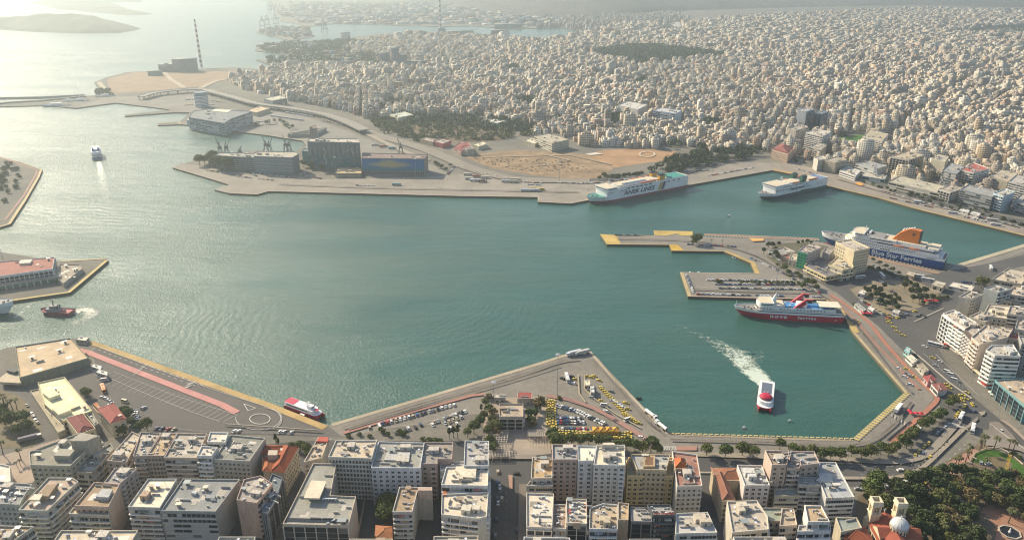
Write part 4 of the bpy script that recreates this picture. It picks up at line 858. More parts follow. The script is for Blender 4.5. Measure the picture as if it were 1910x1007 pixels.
x, y = G(1629, 333); mb = MB(); mb.face([(x-o.x-2, y-o.y, 2), (x-o.x+7, y-o.y+1, 3), (x-o.x, y-o.y, 24)]); mb.face([(x-o.x-2.1, y-o.y+.1, 2), (x-o.x, y-o.y+.1, 24), (x-o.x+7, y-o.y+1.1, 3)]); mb.build('sail', M_white, r)
# --- buildings behind the eastern quay
bld('cream civic block with tall dark glass bays and columns', 26, [(1661, 292), (1696, 298), (1724, 289), (1692, 282)], 'hg', (.46, .42, .34), (.46, .38, .26), 6, 0, 2)
bld('low office wing left of the cream civic block', 13, [(1596, 305), (1630, 316), (1655, 309), (1618, 300)], 'd', (.40, .40, .38), (.33, .34, .33), 8, 0, 2)
bld('low white hall in front of the glass pavilion street', 8, [(1566, 318), (1596, 328), (1606, 318), (1580, 310)], 'd', WHITE, (.55, .52, .44), 2, 0, 1)
bld('classical bank with columned storeys at the bend of the quay road', 18, [(1538, 298), (1559, 303), (1580, 298), (1560, 292)], 'vv', (.42, .36, .27), (.36, .31, .24), 2, 0, 1)
bld('small white bank with tall arches left of the columned bank', 18, [(1518, 294), (1526, 299), (1542, 296), (1534, 290)], '-v', (.55, .50, .42), (.45, .42, .35), 2, 0, 0)
bld('blank beige slab block in front of dark offices', 24, [(1738, 296), (1763, 302), (1770, 292), (1747, 287)], '--', (.50, .45, .34), (.42, .38, .3), 2, 0, 1)
bld('dark grey banded office with roof pergola', 26, [(1757, 318), (1784, 325), (1800, 311), (1774, 303)], 'dd', (.15, .155, .16), (.3, .31, .3), 7, 0, 1)
r = bld('white banded office pair with bright red roof slabs', 26, [(1790, 316), (1816, 322), (1846, 314), (1816, 303)], 'bb', (.56, .52, .46), (.40, .10, .08), 2, 0, 2, hutc=(.45, .4, .35))
bld('beige industrial-looking block right of the red-roofed pair', 20, [(1845, 330), (1880, 338), (1900, 322), (1865, 316)], '-w', (.44, .39, .30), (.44, .38, .28), 4, 0, 2)
bld('grey banded block at the right border above the quay', 24, [(1882, 338), (1930, 350), (1940, 336), (1895, 326)], 'b', (.40, .39, .36), (.4, .38, .34), 4, 0, 1)
bld('long low colonnaded customs shed with pale flat roof', 10, [(1658, 338), (1752, 360), (1768, 348), (1678, 328)], 'd', (.44, .40, .32), (.44, .40, .30), 4, 0, 0)
bld('grey grid-fronted corner office at the end of the colonnaded shed', 15, [(1750, 352), (1773, 359), (1797, 351), (1772, 344)], 'hb', (.42, .39, .34), (.38, .33, .26), 4, 0, 1)
bld('wide grey multi-storey car park with thin floor slats', 20, [(1791, 353), (1851, 367), (1866, 357), (1806, 344)], 'nn', (.24, .26, .26), (.30, .30, .28), 3, 0, 0)
bld('white and blue striped apartment block beside the car park', 23, [(1853, 360), (1872, 366), (1893, 358), (1874, 352)], 'bw', (.42, .52, .56), (.5, .48, .42), 3, 1, 1)
bld('dark low block with framed windows at the right border', 14, [(1890, 375), (1935, 388), (1945, 372), (1905, 362)], 'b', (.26, .27, .28), (.34, .32, .29), 3, 0, 1)
r = bld('pair of dark blue glass towers beside a grey slab in the city', 34, [(1518, 211), (1533, 213), (1545, 209), (1531, 206)], 'gg', (.05, .12, .22), (.2, .25, .3), 1, 0, 1)
bld('plain grey slab tower left of the blue glass tower', 36, [(1487, 205), (1504, 208), (1519, 204), (1503, 200)], '-g', (.34, .36, .38), (.4, .4, .4), 1, 0, 1)
bld('tall beige slab with curved pink arch front near the clock hall', 30, [(1471, 240), (1485, 243), (1507, 237), (1493, 232)], '-b', (.42, .38, .32), (.42, .37, .3), 2, 0, 1)
bld('white zigzag-balcony block in front of the playing field', 30, [(1503, 247), (1535, 254), (1550, 246), (1522, 240)], 'bb', (.56, .53, .48), (.5, .45, .38), 3, 0, 2)
bld('stepped white office terraces right of the playing field', 20, [(1609, 254), (1646, 262), (1657, 250), (1620, 243)], 'b-', (.56, .52, .44), (.42, .36, .24), 2, 0, 1)
bld('salmon-sided balcony block below the playing field', 20, [(1566, 283), (1580, 288), (1592, 277), (1577, 273)], 'b-', (.48, .38, .28), (.42, .36, .28), 2, 0, 1)
bld('stepped grey block behind the columned bank', 18, [(1512, 274), (1532, 279), (1543, 270), (1524, 266)], 'b', (.42, .38, .32), (.38, .34, .28), 2, 0, 1)
r = bld('red-domed ornate mansion beside the palm street of the old station', 15, [(1440, 279), (1470, 288), (1482, 276), (1455, 268)], 'v', (.46, .34, .25), (.28, .10, .08), 0, 0, 0); hip(r, [(1443, 278), (1468, 285), (1478, 275), (1456, 269)], 17, 5, (.30, .10, .08))
bld('blank-backed white hall block in the middle of the flats', 18, [(1153, 196), (1190, 204), (1207, 196), (1172, 189)], '--', (.5, .48, .44), (.55, .52, .46), 2, 0, 0)
bld('blue-balconied apartment slab among cream flats', 26, [(1219, 206), (1260, 212), (1272, 206), (1232, 201)], 'b', (.40, .47, .54), (.5, .5, .48), 4, 0, 2)
bld('cream concrete office with three long window bands by the dirt field', 16, [(996, 254), (1030, 267), (1061, 260), (1022, 249)], 'dw', (.50, .45, .34), (.42, .37, .27), 6, 0, 2)
r = bld('red-roofed hall at the corner of the highway', 8, [(846, 276), (860, 283), (880, 276), (874, 264), (852, 268)], 'w', (.45, .33, .26), (.30, .09, .08), 0, 0, 0); hip(r, [(846, 277), (862, 282), (880, 274), (864, 265)], 10.4, 2, (.30, .08, .075))
bld('small cream three storey house at the highway corner', 11, [(863, 277), (871, 279), (885, 277), (880, 273)], '-w', (.52, .46, .36), (.5, .42, .32), 1, 0, 1)
bld('bright cream roofed workshop behind the corner house', 7, [(881, 269), (893, 273), (911, 270), (900, 264)], '-', (.48, .44, .34), (.70, .62, .42), 0, 0, 0)
bld('red-fronted shop building along the highway', 9, [(808, 263), (826, 268), (842, 262), (824, 259)], 'w', (.40, .10, .10), (.42, .38, .34), 4, 0, 0)
bld('low tan workshop next to the red-fronted shop', 8, [(783, 259), (808, 265), (818, 260), (795, 256)], '-', (.38, .30, .22), (.40, .33, .25), 0, 0, 0)
bld('large cream sided hall with green roof beside the flats', 12, [(727, 213), (742, 220), (771, 214), (754, 208)], '--', (.55, .50, .36), (.48, .50, .40), 0, 0, 0)
bld('bright flat-roofed depot left of the cream concrete office', 7, [(975, 262), (998, 268), (1010, 262), (990, 257)], '-', (.48, .42, .3), (.68, .60, .44), 0, 0, 0)
bld('rows of pale sheds at the foot of the dense flats', 9, [(895, 225), (925, 230), (945, 226), (915, 221)], 'd', (.5, .48, .4), (.62, .58, .48), 0, 0, 0)
# --- grain silos and murals
r = bld('long grain warehouse with grey patterned cladding and rounded end', 27, [(473, 291), (545, 294), (557, 287), (550, 283), (482, 282), (472, 286)], '-w', (.19, .21, .22), (.40, .36, .28), 3, 0, 2)
A, B = [Vector(G(a, b, ZG+27))-r.location.xy for a, b in ((473, 291), (545, 294))]; u = (B-A).normalized(); nn = Vector((u.y, -u.x)); L = (B-A).length
for k in range(9): put('cladding_band', ME_FIN, r, (*(A+u*L*.5), 2+k*2.8), math.atan2(u.y, u.x), (.30, .32, .33) if k % 2 else (.20, .23, .25), (L, .25, 1.0))
r = bld('great grain silo with a painted mural and rows of cylinders', 43, [(573, 264), (671, 266), (668, 259), (577, 258)], '--', (.22, .225, .21), (.46, .42, .34), 3, 0, 3, hutc=(.5, .46, .38))
A, B = [Vector(G(a, b, ZG+43))-r.location.xy for a, b in ((573, 264), (671, 266))]; u = (B-A).normalized(); nn = Vector((u.y, -u.x)); L = (B-A).length; rz = math.atan2(u.y, u.x)
U = MB(); U.lathe([(1, 0), (1, 1), (.95, 1.01), (0.01, 1.01)], 14); me_cyl = U.mesh('silo_cylinder', M_wall, True)
for k in range(11):
    q = A+u*(L*(k+.5)/11)+nn*.6; put('silo_cylinder', me_cyl, r, (q.x, q.y, 0), 0, (.20, .22, .21), (L/22, L/22*.7, 39))
def mural_material():
    m, nt, b = nt_new('mural_paint'); tc = N(nt, 'ShaderNodeTexCoord'); n1 = noise(nt, tc.outputs['Object'], .09, 4, .6); n2 = noise(nt, tc.outputs['Object'], .22, 3, .6)
    c = mixc(nt, ramp(nt, n1, .46, .54), (.05, .15, .16), (.13, .17, .15)); c = mixc(nt, mathn(nt, 'MULTIPLY', ramp(nt, n2, .6, .66), .6), c, (.34, .36, .31))
    nt.links.new(c, b.inputs['Base Color']); b.inputs['Roughness'].default_value = .85; return m
M_mural = mural_material()
mb = MB(); mb.box(0, L*.98, -.3, 0, 0, 19); mb.build('mural', M_mural, r, (*(A+nn*3.2+u*L*.01), 2), rz)
mb = MB()
for a in range(9):  # pale figure painted on the cylinders
    x = L*(.79+random.uniform(-.06, .06)); z = random.uniform(22, 34); mb.tube((x, -.1, z), (x+random.uniform(-5, 5), -.1, z+random.uniform(-5, 5)), .45, n=5)
for a in range(12): x = L*(.33+.015*math.sin(a)); mb.tube((x, -.1, 8+a*2.2), (x+random.uniform(-1, 2), -.1, 10.5+a*2.2), .8, n=5)
mb.build('painted_figure', mat('pale_paint', (.42, .42, .37)), r, (*(A+nn*3.4), 0), rz)
bld('low teal painted annexe at the left of the great silo', 22, [(563, 282), (600, 283), (600, 279), (566, 277)], '-', (.07, .20, .21), (.2, .22, .22), 0, 0, 0)
r = bld('long brick warehouse carrying a giant blue and gold banner', 26, [(674, 294.5), (791, 296), (798, 288), (676, 285)], '-v', (.30, .24, .21), (.22, .16, .14), 3, 0, 0)
A, B = [Vector(G(a, b, ZG+26))-r.location.xy for a, b in ((674, 294.5), (791, 296))]; u = (B-A).normalized(); nn = Vector((u.y, -u.x)); L = (B-A).length; rz = math.atan2(u.y, u.x)
def banner_material(L, H):
    m, nt, b = nt_new('banner_print'); tc = N(nt, 'ShaderNodeTexCoord'); sp = N(nt, 'ShaderNodeSeparateXYZ'); nt.links.new(tc.outputs['Object'], sp.inputs[0])
    x = mathn(nt, 'DIVIDE', sp.outputs[0], L); z = mathn(nt, 'DIVIDE', sp.outputs[2], H); n = noise(nt, tc.outputs['Object'], .08, 4, .6)
    dx = mathn(nt, 'ABSOLUTE', mathn(nt, 'SUBTRACT', x, .45)); dz = mathn(nt, 'ABSOLUTE', mathn(nt, 'SUBTRACT', z, .55))
    g = mathn(nt, 'ADD', mathn(nt, 'ADD', mathn(nt, 'MULTIPLY', dx, 2.2), mathn(nt, 'MULTIPLY', dz, 1.7)), mathn(nt, 'MULTIPLY', n, .6))
    c = mixc(nt, ramp(nt, g, .65, 1.25), (.42, .34, .16), (.015, .13, .30)); c = mixc(nt, ramp(nt, z, .34, .22), c, (.02, .16, .2)); nt.links.new(c, b.inputs['Base Color']); b.inputs['Roughness'].default_value = .7; return m
mb = MB(); mb.box(0, L, -.3, 0, 0, 19); mb.build('banner', banner_material(L, 19), r, (*(A+nn*.3), 5.5), rz)
mb = MB()
for k in range(26): x = L*(k+.5)/26; mb.box(x-.8, x+.8, -.2, .1, 1.2, 4)
mb.build('ground_windows', M_dark, r, (*(A+nn*.0), 0), rz)
for k in range(2): bld(['golden-roofed front shed', 'golden-roofed rear shed'][k]+' between the silo and the banner warehouse', 7, [(625-k*-4, 323-k*5), (674, 323-k*5), (674, 318-k*5), (629, 318-k*5)], 'v', (.34, .28, .2), (.55, .40, .20), 0, 0, 0)
bld('ruined grain terminal with pale flat roof under the dockside cranes', 22, [(400, 290), (474, 294), (476, 286), (410, 284)], 'w', (.20, .22, .21), (.32, .31, .27), 6, 0, 2)
bld('dark wing of the grain terminal beside the big trees', 12, [(388, 297), (412, 300), (412, 292), (392, 289)], '-', (.15, .17, .16), (.25, .25, .22), 2, 0, 0)
# --- cruise side
r = bld('stepped ministry building with long white balconies on the cruise quay', 24, [(352, 219), (418, 230), (430, 222), (470, 208), (392, 203), (360, 207)], 'ddd', (.20, .24, .28), (.20, .21, .21), 10, 0, 2)
block(r, [(395, 207), (425, 210), (432, 205), (402, 203)], 24, 26, (.66, .60, .46), 'glass_vault'); block(r, [(348, 224), (414, 236), (420, 230), (354, 219)], ZG, 16, (.36, .40, .43), 'lower_terrace')
mb = MB(); mb.lathe([(15, 0), (15, 27), (16, 27), (16, 29), (13.5, 29), (13.5, 33), (0.1, 33)], 24)
for f in range(8): mb.lathe([(15.1, 1.5+f*3.2), (15.6, 1.5+f*3.2), (15.6, 2.7+f*3.2), (15.1, 2.7+f*3.2)], 24, 1)
x, y = G(377, 199); t = empty('round_tower', (x, y, ZG), 'round banded office tower behind the stepped ministry building', 'building'); mb.build('walls', [mat('blue_grey_wall', (.20, .24, .28)), M_white], t); FOOT.append((x, y, 20, []))
bld('pale orange roofed depot behind the ministry building', 9, [(460, 206), (478, 210), (504, 202), (484, 198)], '-', (.45, .36, .25), (.55, .42, .26), 0, 0, 0)
bld('cream-roofed cubic hall beside the viaduct', 16, [(492, 184), (508, 188), (535, 183), (520, 178)], '-n', (.36, .36, .34), (.50, .46, .34), 0, 0, 0)
for k in range(4):
    shedr = bld('long dock shed, %s of the four parallel ridges by the brick tower' % ordw(k), 7, [(536+k*9, 250-k*1.2), (604+k*5-16, 249-k*2.6), (610+k*5-16, 246-k*2.6), (543+k*9, 247-k*1.2)], '-', (.3, .28, .24), (.36, .33, .26), 0, 0, 0)
bld('square brick tower standing among the dock sheds', 24, [(577, 238), (590, 239), (591, 235), (579, 234)], 'w', (.30, .25, .22), (.3, .13, .1), 0, 0, 0, name='tower', cat='tower')
# --- passenger terminal on the left pier
r = bld('passenger terminal with red roof and two glazed galleries of white posts', 13, [(-60, 523), (98, 501), (102, 479), (-60, 492)], 'hg', (.50, .50, .48), (.33, .14, .11), 4, 0, 0)
block(r, [(35, 491), (56, 490), (60, 484), (38, 485)], 14, 16.5, (.68, .62, .48), 'skylight'); 
A, B = [Vector(G(a, b, ZG+13))-r.location.xy for a, b in ((-60, 523), (98, 501))]; u = (B-A).normalized(); nn = Vector((u.y, -u.x)); L = (B-A).length; rz = math.atan2(u.y, u.x)
mb = MB(); mb.box(0, L+6, -8, 0, 4.5, 5.6); mb.box(0, L+6, -8.2, -7.8, 5.6, 6.4); mb.build('terrace', mat('terminal_concrete', (.30, .28, .25)), r, (*(A), 0), rz)
mb = MB(); mb.box(0, L, -4, -3.8, 0, 4.5); mb.build('glass_wall', mat('green_glass', (.10, .24, .22), .2, spec=.6), r, (*(A), 0), rz)
mb = MB(); mb.box(0, .6, -7.6, -7, 0, 4.6); me = mb.mesh('post', M_white)
for k in range(12): q = A+u*(L*k/12); put('post', me, r, (q.x, q.y, 0), rz)
r = bld('low curved ramp deck joined to the end of the passenger terminal', 5, [(101, 512), (118, 528), (154, 500), (148, 493), (112, 492)], '--', (.34, .31, .26), (.34, .29, .22), 0, 0, 0, name='ramp_deck', cat='ramp')
# --- bottom left terminal complex
r = bld('huge sandy-roofed terminal hall beside the glittering water', 8, [(36, 704), (165, 667), (131, 630), (28, 646)], '-n', (.20, .21, .16), (.50, .38, .24), 0, 0, 0)
block(r, [(12, 690), (26, 694), (44, 688), (36, 682)], 7, 9.2, (.12, .12, .11), 'roof_void'); block(r, [(0, 712), (38, 714), (42, 706), (28, 690), (10, 696), (0, 704)], 5, 7, (.48, .40, .28), 'canopy')
r = bld('bright cream corrugated terminal roof with two raised lanterns', 9, [(82, 752), (118, 784), (172, 765), (120, 702), (70, 713)], 'dd', (.55, .48, .30), (.74, .68, .42), 0, 0, 0)
for q in ([(80, 733), (92, 742), (112, 735), (99, 724)], [(97, 762), (109, 773), (133, 764), (119, 752)]): block(r, q, 8.5, 13, (.70, .63, .42), 'lantern')
bld('low beige flank building along the cream terminal roof', 5, [(56, 728), (108, 806), (122, 800), (72, 724)], '-', (.42, .37, .27), (.40, .34, .24), 0, 0, 0)
r = bld('cream house with dark red hipped roof at the end of the terminal', 11, [(122, 779), (146, 810), (178, 798), (155, 770)], 'ww', (.55, .46, .30), (.22, .07, .06), 0, 0, 0); hip(r, [(124, 779), (147, 808), (174, 797), (153, 771)], 13.4, 1.6, (.24, .07, .06), over=0)
r = bld('cream house with bright red hipped roof by the parked cars', 12, [(183, 762), (207, 789), (235, 781), (211, 752)], 'ww', (.55, .47, .33), (.3, .07, .06), 0, 0, 0); hip(r, [(183, 762), (207, 789), (235, 781), (211, 752)], 14.2, 2, (.36, .10, .08))
bld('grey stepped annexe between the two red-roofed houses', 8, [(160, 770), (176, 793), (184, 789), (168, 762)], 'd', (.34, .32, .27), (.3, .28, .23), 6, 0, 0)
shed('small orange tiled porch beside the parked white cars', 4, [(173, 752), (183, 763), (188, 760), (180, 749)], (.4, .2, .1), (.45, .17, .07), 'porch', 'porch')
for q, w in (([(170, 683), (188, 689), (190, 682), (174, 678)], 'upper'), ([(179, 694), (200, 700), (201, 693), (184, 688)], 'lower')): shed('%s of two white canopies beside the empty quay' % w, 4, q, (.42, .4, .36), (.74, .70, .56), 'canopy', 'canopy')
shed('white-roofed gate canopy where the pink lane begins', 4, [(141, 633), (160, 635), (166, 629), (150, 627)], (.4, .35, .28), (.66, .60, .48), 'canopy', 'canopy')
# --- customs house in the garden
r = bld('square concrete customs house with open columned front in the garden', 11, [(931, 776), (976, 776), (976, 752), (931, 752)], 'hbb', (.40, .35, .28), (.42, .33, .24), 0, 0, 0)
block(r, [(938, 766), (948, 766), (948, 757), (938, 757)], 12, 13.5, (.42, .35, .26), 'roof_room'); block(r, [(948, 792), (957, 792), (957, 777), (948, 777)], ZG, 3.4, (.35, .32, .27), 'stair')
shed('small shed with dark red roof beside the customs house garden', 6, [(965, 742), (992, 743), (993, 731), (966, 730)], (.42, .36, .3), (.30, .07, .06), 'shed', 'shed', sty='w')
shed('flat white shed by the flagpoles of the customs house', 5, [(922, 741), (942, 741), (943, 735), (923, 735)], (.42, .38, .32), (.56, .50, .42), 'shed', 'shed', sty='w')
shed('small grey guard shed left of the flat white shed', 4, [(903, 738), (920, 738), (921, 733), (904, 733)], (.3, .28, .24), (.34, .3, .25), 'shed', 'shed')
shed('cream cabin between the taxi lanes on the wedge quay', 4, [(1091, 718), (1101, 718), (1100, 708), (1090, 708)], (.48, .42, .32), (.66, .58, .42), 'cabin', 'cabin')
shed('white cabin with open roof below the cream taxi cabin', 4, [(1102, 731), (1109, 731), (1108, 719), (1101, 719)], (.46, .44, .4), (.6, .58, .52), 'cabin', 'cabin')
for k in range(4): 
    q = 1106+k*12; r = shed('orange market tent, %s from the left above the taxi jam' % ordw(k), 3.2, [(q, 804), (q+12.5, 805), (q+12, 797), (q-.5, 796)], (.62, .30, .04), (.65, .33, .04), 'tent', 'tent', sty=''); hip(r, [(q, 804), (q+12.5, 805), (q+12, 797), (q-.5, 796)], 5.4, 1.6, (.66, .34, .05), 'tent_roof', over=.2, k=.49)
# lattice pergola in front of the customs house
for lab, q in (('left concrete lattice pergola before the customs house', [(900, 825), (945, 825), (948, 800), (902, 800)]), ('wide lattice pergola at the garden entrance', [(903, 850), (950, 850), (952, 828), (905, 828)]), ('right concrete lattice pergola before the customs house', [(985, 812), (1020, 812), (1018, 800), (985, 800)])):
    P = [G(a, b, 6) for a, b in q]; c = centroid(P); root = empty('pergola', (*c, ZG), lab, 'pergola'); P = [Vector(p)-Vector(c) for p in P]
    U = MB(); U.box(-.5, .5, -.5, .5, 0, 1); me_b = U.mesh('beam', mat('pergola_concrete', (.48, .42, .34)))
    for (a, b, c2, d, n) in ((0, 1, 3, 2, 9), (0, 3, 1, 2, 7)):
        for k in range(n+1):
            s = P[a].lerp(P[b], k/n); e = P[c2].lerp(P[d], k/n); m_ = (s+e)/2; v = e-s
            put('beam', me_b, root, (m_.x, m_.y, 3.4 if a == 0 and b == 1 else 3.15), math.atan2(v.y, v.x), scale=(v.length, .3, .25))
    for k in range(4):
        for j in range(3): s = P[0].lerp(P[1], k/3).lerp(P[3].lerp(P[2], k/3), j/2); put('post', me_b, root, (s.x, s.y, 0), 0, scale=(.35, .35, 3.2))
bld('white gabled hall by the tram street at the left border', 9, [(-25, 905), (20, 897), (18, 868), (-20, 860)], 'w', (.58, .54, .46), (.60, .56, .47), 1, 0, 0)
# ------------------------------------------------------------ the city beyond the harbour
CITY = ccw(GP([(418, 152), (480, 141), (520, 128), (580, 124), (640, 122), (690, 126), (705, 118), (640, 92), (690, 78), (700, 72), (830, 66), (1000, 76), (1090, 70), (1140, 50), (1290, 42), (1450, 30), (1700, 20), (2100, 24), (2100, 440), (1990, 422), (1860, 386), (1760, 368), (1660, 343), (1590, 322), (1540, 306), (1480, 291), (1440, 288), (1400, 278), (1300, 287), (1266, 281), (1200, 276), (1110, 276), (1066, 262), (1000, 248), (960, 240), (880, 223), (800, 222), (760, 218), (720, 222), (690, 224), (640, 206), (560, 192), (500, 178), (460, 168)]))
FOREST = ccw(GP([(1092, 99), (1130, 97), (1160, 91), (1230, 90), (1290, 98), (1365, 106), (1330, 112), (1290, 114), (1262, 121), (1210, 125), (1176, 121), (1150, 113), (1120, 108)]))
EXCL = [FOREST]+[ccw(GP(q)) for q in ([(1548, 270), (1556, 255), (1614, 247), (1630, 263), (1572, 275)], [(1240, 60), (1250, 20), (1262, 20), (1280, 60)], [(680, 225), (760, 215), (900, 220), (1000, 236), (1000, 250), (880, 240)], [(1176, 160), (1200, 150), (1220, 158), (1200, 168)], [(940, 130), (960, 124), (975, 132), (955, 140)], [(1780, 62), (1840, 52), (1990, 48), (1990, 66), (1830, 68)], [(610, 105), (690, 100), (740, 112), (700, 128)], [(960, 190), (990, 186), (1020, 200), (985, 204)], [(1130, 222), (1160, 218), (1180, 228), (1150, 232)], [(1300, 232), (1330, 228), (1350, 240), (1320, 246)])]
LOW = ccw(GP([(985, 252), (1070, 238), (1150, 235), (1200, 255), (1140, 268), (1060, 264)]))
LOW2 = ccw(GP([(1540, 300), (1700, 300), (1990, 360), (1990, 430), (1860, 386), (1660, 343)]))
rng = np.random.default_rng(11)
def grid_cells(cell, gap_n, street, ang, dmin, dmax):
    ca, sa = math.cos(ang), math.sin(ang)
    n = int(16000/cell); I, J = np.meshgrid(np.arange(-n//2, n//2), np.arange(0, n), indexing='ij')
    U_ = I*cell+np.floor(I/gap_n)*street*1.2; V_ = J*cell+np.floor(J/2)*street*1.1
    X = U_*ca-V_*sa+800; Y = U_*sa+V_*ca+200
    d = np.hypot(X, Y); m = (d > dmin) & (d < dmax) & (np.abs(X) < Y*.80+60) & (Y > 300)
    X = X[m]; Y = Y[m]; k = inside_np(CITY, X, Y)
    for e in EXCL: k &= ~inside_np(e, X, Y)
    return X[k], Y[k]
pal = np.array([(.66, .58, .45), (.58, .51, .41), (.72, .66, .55), (.52, .43, .33), (.45, .40, .34), (.62, .50, .36), (.36, .31, .26), (.56, .40, .29), (.64, .61, .55), (.76, .72, .64)])*.95
cells = []
SEEDS = np.array([[G(560, 150)[0], G(560, 150)[1], .55], [G(800, 190)[0], G(800, 190)[1], .18], [G(760, 90)[0], G(760, 90)[1], -.25], [G(1050, 170)[0], G(1050, 170)[1], .42], [G(1200, 240)[0], G(1200, 240)[1], .12], [G(1080, 90)[0], G(1080, 90)[1], .75], [G(1350, 170)[0], G(1350, 170)[1], -.12], [G(1500, 240)[0], G(1500, 240)[1], -.42], [G(1700, 180)[0], G(1700, 180)[1], .3], [G(1800, 320)[0], G(1800, 320)[1], -.36], [G(1450, 80)[0], G(1450, 80)[1], .5], [G(1750, 70)[0], G(1750, 70)[1], .05], [G(1300, 60)[0], G(1300, 60)[1], .25]])
AVEN = [GP(q) for q in ([(700, 225), (760, 150), (830, 70)], [(880, 222), (1100, 150), (1500, 120), (1900, 110)], [(1600, 322), (1700, 220), (1850, 120)], [(1060, 262), (1250, 200), (1560, 180), (1910, 200)], [(500, 178), (800, 150), (1050, 100)])]
def near_avenue(X, Y):
    m = np.zeros(X.shape, bool)
    for P in AVEN:
        for (ax, ay), (bx, by) in zip(P[:-1], P[1:]):
            t = np.clip(((X-ax)*(bx-ax)+(Y-ay)*(by-ay))/((bx-ax)**2+(by-ay)**2), 0, 1); m |= np.hypot(X-ax-t*(bx-ax), Y-ay-t*(by-ay)) < 10
    return m
for cell, dm, dM in ((12.6, 700, 2000), (15, 2000, 3400), (22, 3400, 7500)):
    for si in range(len(SEEDS)):
        ang = SEEDS[si, 2]; X, Y = grid_cells(cell, 5, 6.0, ang, dm, dM)
        if not len(X): continue
        own = np.argmin(np.hypot(X[:, None]-SEEDS[None, :, 0], (Y[:, None]-SEEDS[None, :, 1])*.8), 1) == si
        keep = own & (rng.random(len(X)) < .955) & ~near_avenue(X, Y)
        g = np.sin(X*.011+1.3)*np.sin(Y*.013+.4)+np.sin(X*.027+Y*.019)*.5; keep &= ~(g > 1.16)
        for x, y in zip(X[keep], Y[keep]): cells.append((x, y, cell, ang))
foot = [(a, b, c) for a, b, c, _ in FOOT]
FX = np.array([f[0] for f in foot]); FY = np.array([f[1] for f in foot]); FR = np.array([f[2] for f in foot])
cells = [c for c in cells if not ((np.hypot(FX-c[0], FY-c[1]) < FR*.8+c[2]*.45).any())]
def city_material():
    m, nt, b = nt_new('city_walls')
    at = N(nt, 'ShaderNodeAttribute', attribute_name='col'); geo = N(nt, 'ShaderNodeNewGeometry')
    s = N(nt, 'ShaderNodeSeparateXYZ'); nt.links.new(geo.outputs['Position'], s.inputs[0]); t = N(nt, 'ShaderNodeSeparateXYZ'); nt.links.new(geo.outputs['True Normal'], t.inputs[0])
    u = mathn(nt, 'SUBTRACT', mathn(nt, 'MULTIPLY', s.outputs[0], t.outputs[1]), mathn(nt, 'MULTIPLY', s.outputs[1], t.outputs[0]))
    fz = mathn(nt, 'FRACT', mathn(nt, 'DIVIDE', mathn(nt, 'SUBTRACT', s.outputs[2], ZG), 3.1)); fu = mathn(nt, 'FRACT', mathn(nt, 'DIVIDE', u, 3.4))
    w = mathn(nt, 'MULTIPLY', mathn(nt, 'GREATER_THAN', fz, .42), mathn(nt, 'GREATER_THAN', fu, .38))
    wall = mathn(nt, 'LESS_THAN', mathn(nt, 'ABSOLUTE', t.outputs[2]), .5)
    w = mathn(nt, 'MULTIPLY', mathn(nt, 'MULTIPLY', w, wall), at.outputs['Alpha'])
    n = ramp(nt, noise(nt, geo.outputs['Position'], .35, 3, .6), .3, .7)
    cc = N(nt, 'ShaderNodeCombineColor'); v = mathn(nt, 'ADD', mathn(nt, 'MULTIPLY', n, .35), .8); [nt.links.new(v, cc.inputs[i]) for i in range(3)]
    c = mixc(nt, 1.0, at.outputs['Color'], cc.outputs[0], 'MULTIPLY')
    c = mixc(nt, w, c, (.07, .07, .072)); nt.links.new(c, b.inputs['Base Color']); b.inputs['Roughness'].default_value = .85; b.inputs['Specular IOR Level'].default_value = .25
    return m
M_city = city_material()
BOXF = np.array([(0, 1, 5, 4), (1, 2, 6, 5), (2, 3, 7, 6), (3, 0, 4, 7), (4, 5, 6, 7)])
def boxes_mesh(name, B, C):
    "B: rows cx,cy,z0,z1,hx,hy,ang ; C: per box (wall rgba, roof rgba)"
    B = np.asarray(B, float); n = len(B); ca = np.cos(B[:, 6]); sa = np.sin(B[:, 6])
    V = np.zeros((n, 8, 3))
    for k, (sx, sy) in enumerate(((-1, -1), (1, -1), (1, 1), (-1, 1))):
        dx = sx*B[:, 4]; dy = sy*B[:, 5]
        for t in (0, 4):
            V[:, k+t, 0] = B[:, 0]+dx*ca-dy*sa; V[:, k+t, 1] = B[:, 1]+dx*sa+dy*ca; V[:, k+t, 2] = B[:, 2 if t == 0 else 3]
    F = (BOXF[None]+np.arange(n)[:, None, None]*8).reshape(-1)
    me = bpy.data.meshes.new(name); me.vertices.add(n*8); me.vertices.foreach_set('co', V.reshape(-1))
    me.loops.add(n*20); me.loops.foreach_set('vertex_index', F.astype(np.int32)); me.polygons.add(n*5)
    me.polygons.foreach_set('loop_start', (np.arange(n*5)*4).astype(np.int32)); me.update(calc_edges=True)
    C = np.asarray(C, float); fc = np.repeat(C[:, None, 0, :], 5, 1); fc[:, 4] = C[:, 1]
    a = me.attributes.new('col', 'FLOAT_COLOR', 'FACE'); a.data.foreach_set('color', fc.reshape(-1)); me.materials.append(M_city); return me
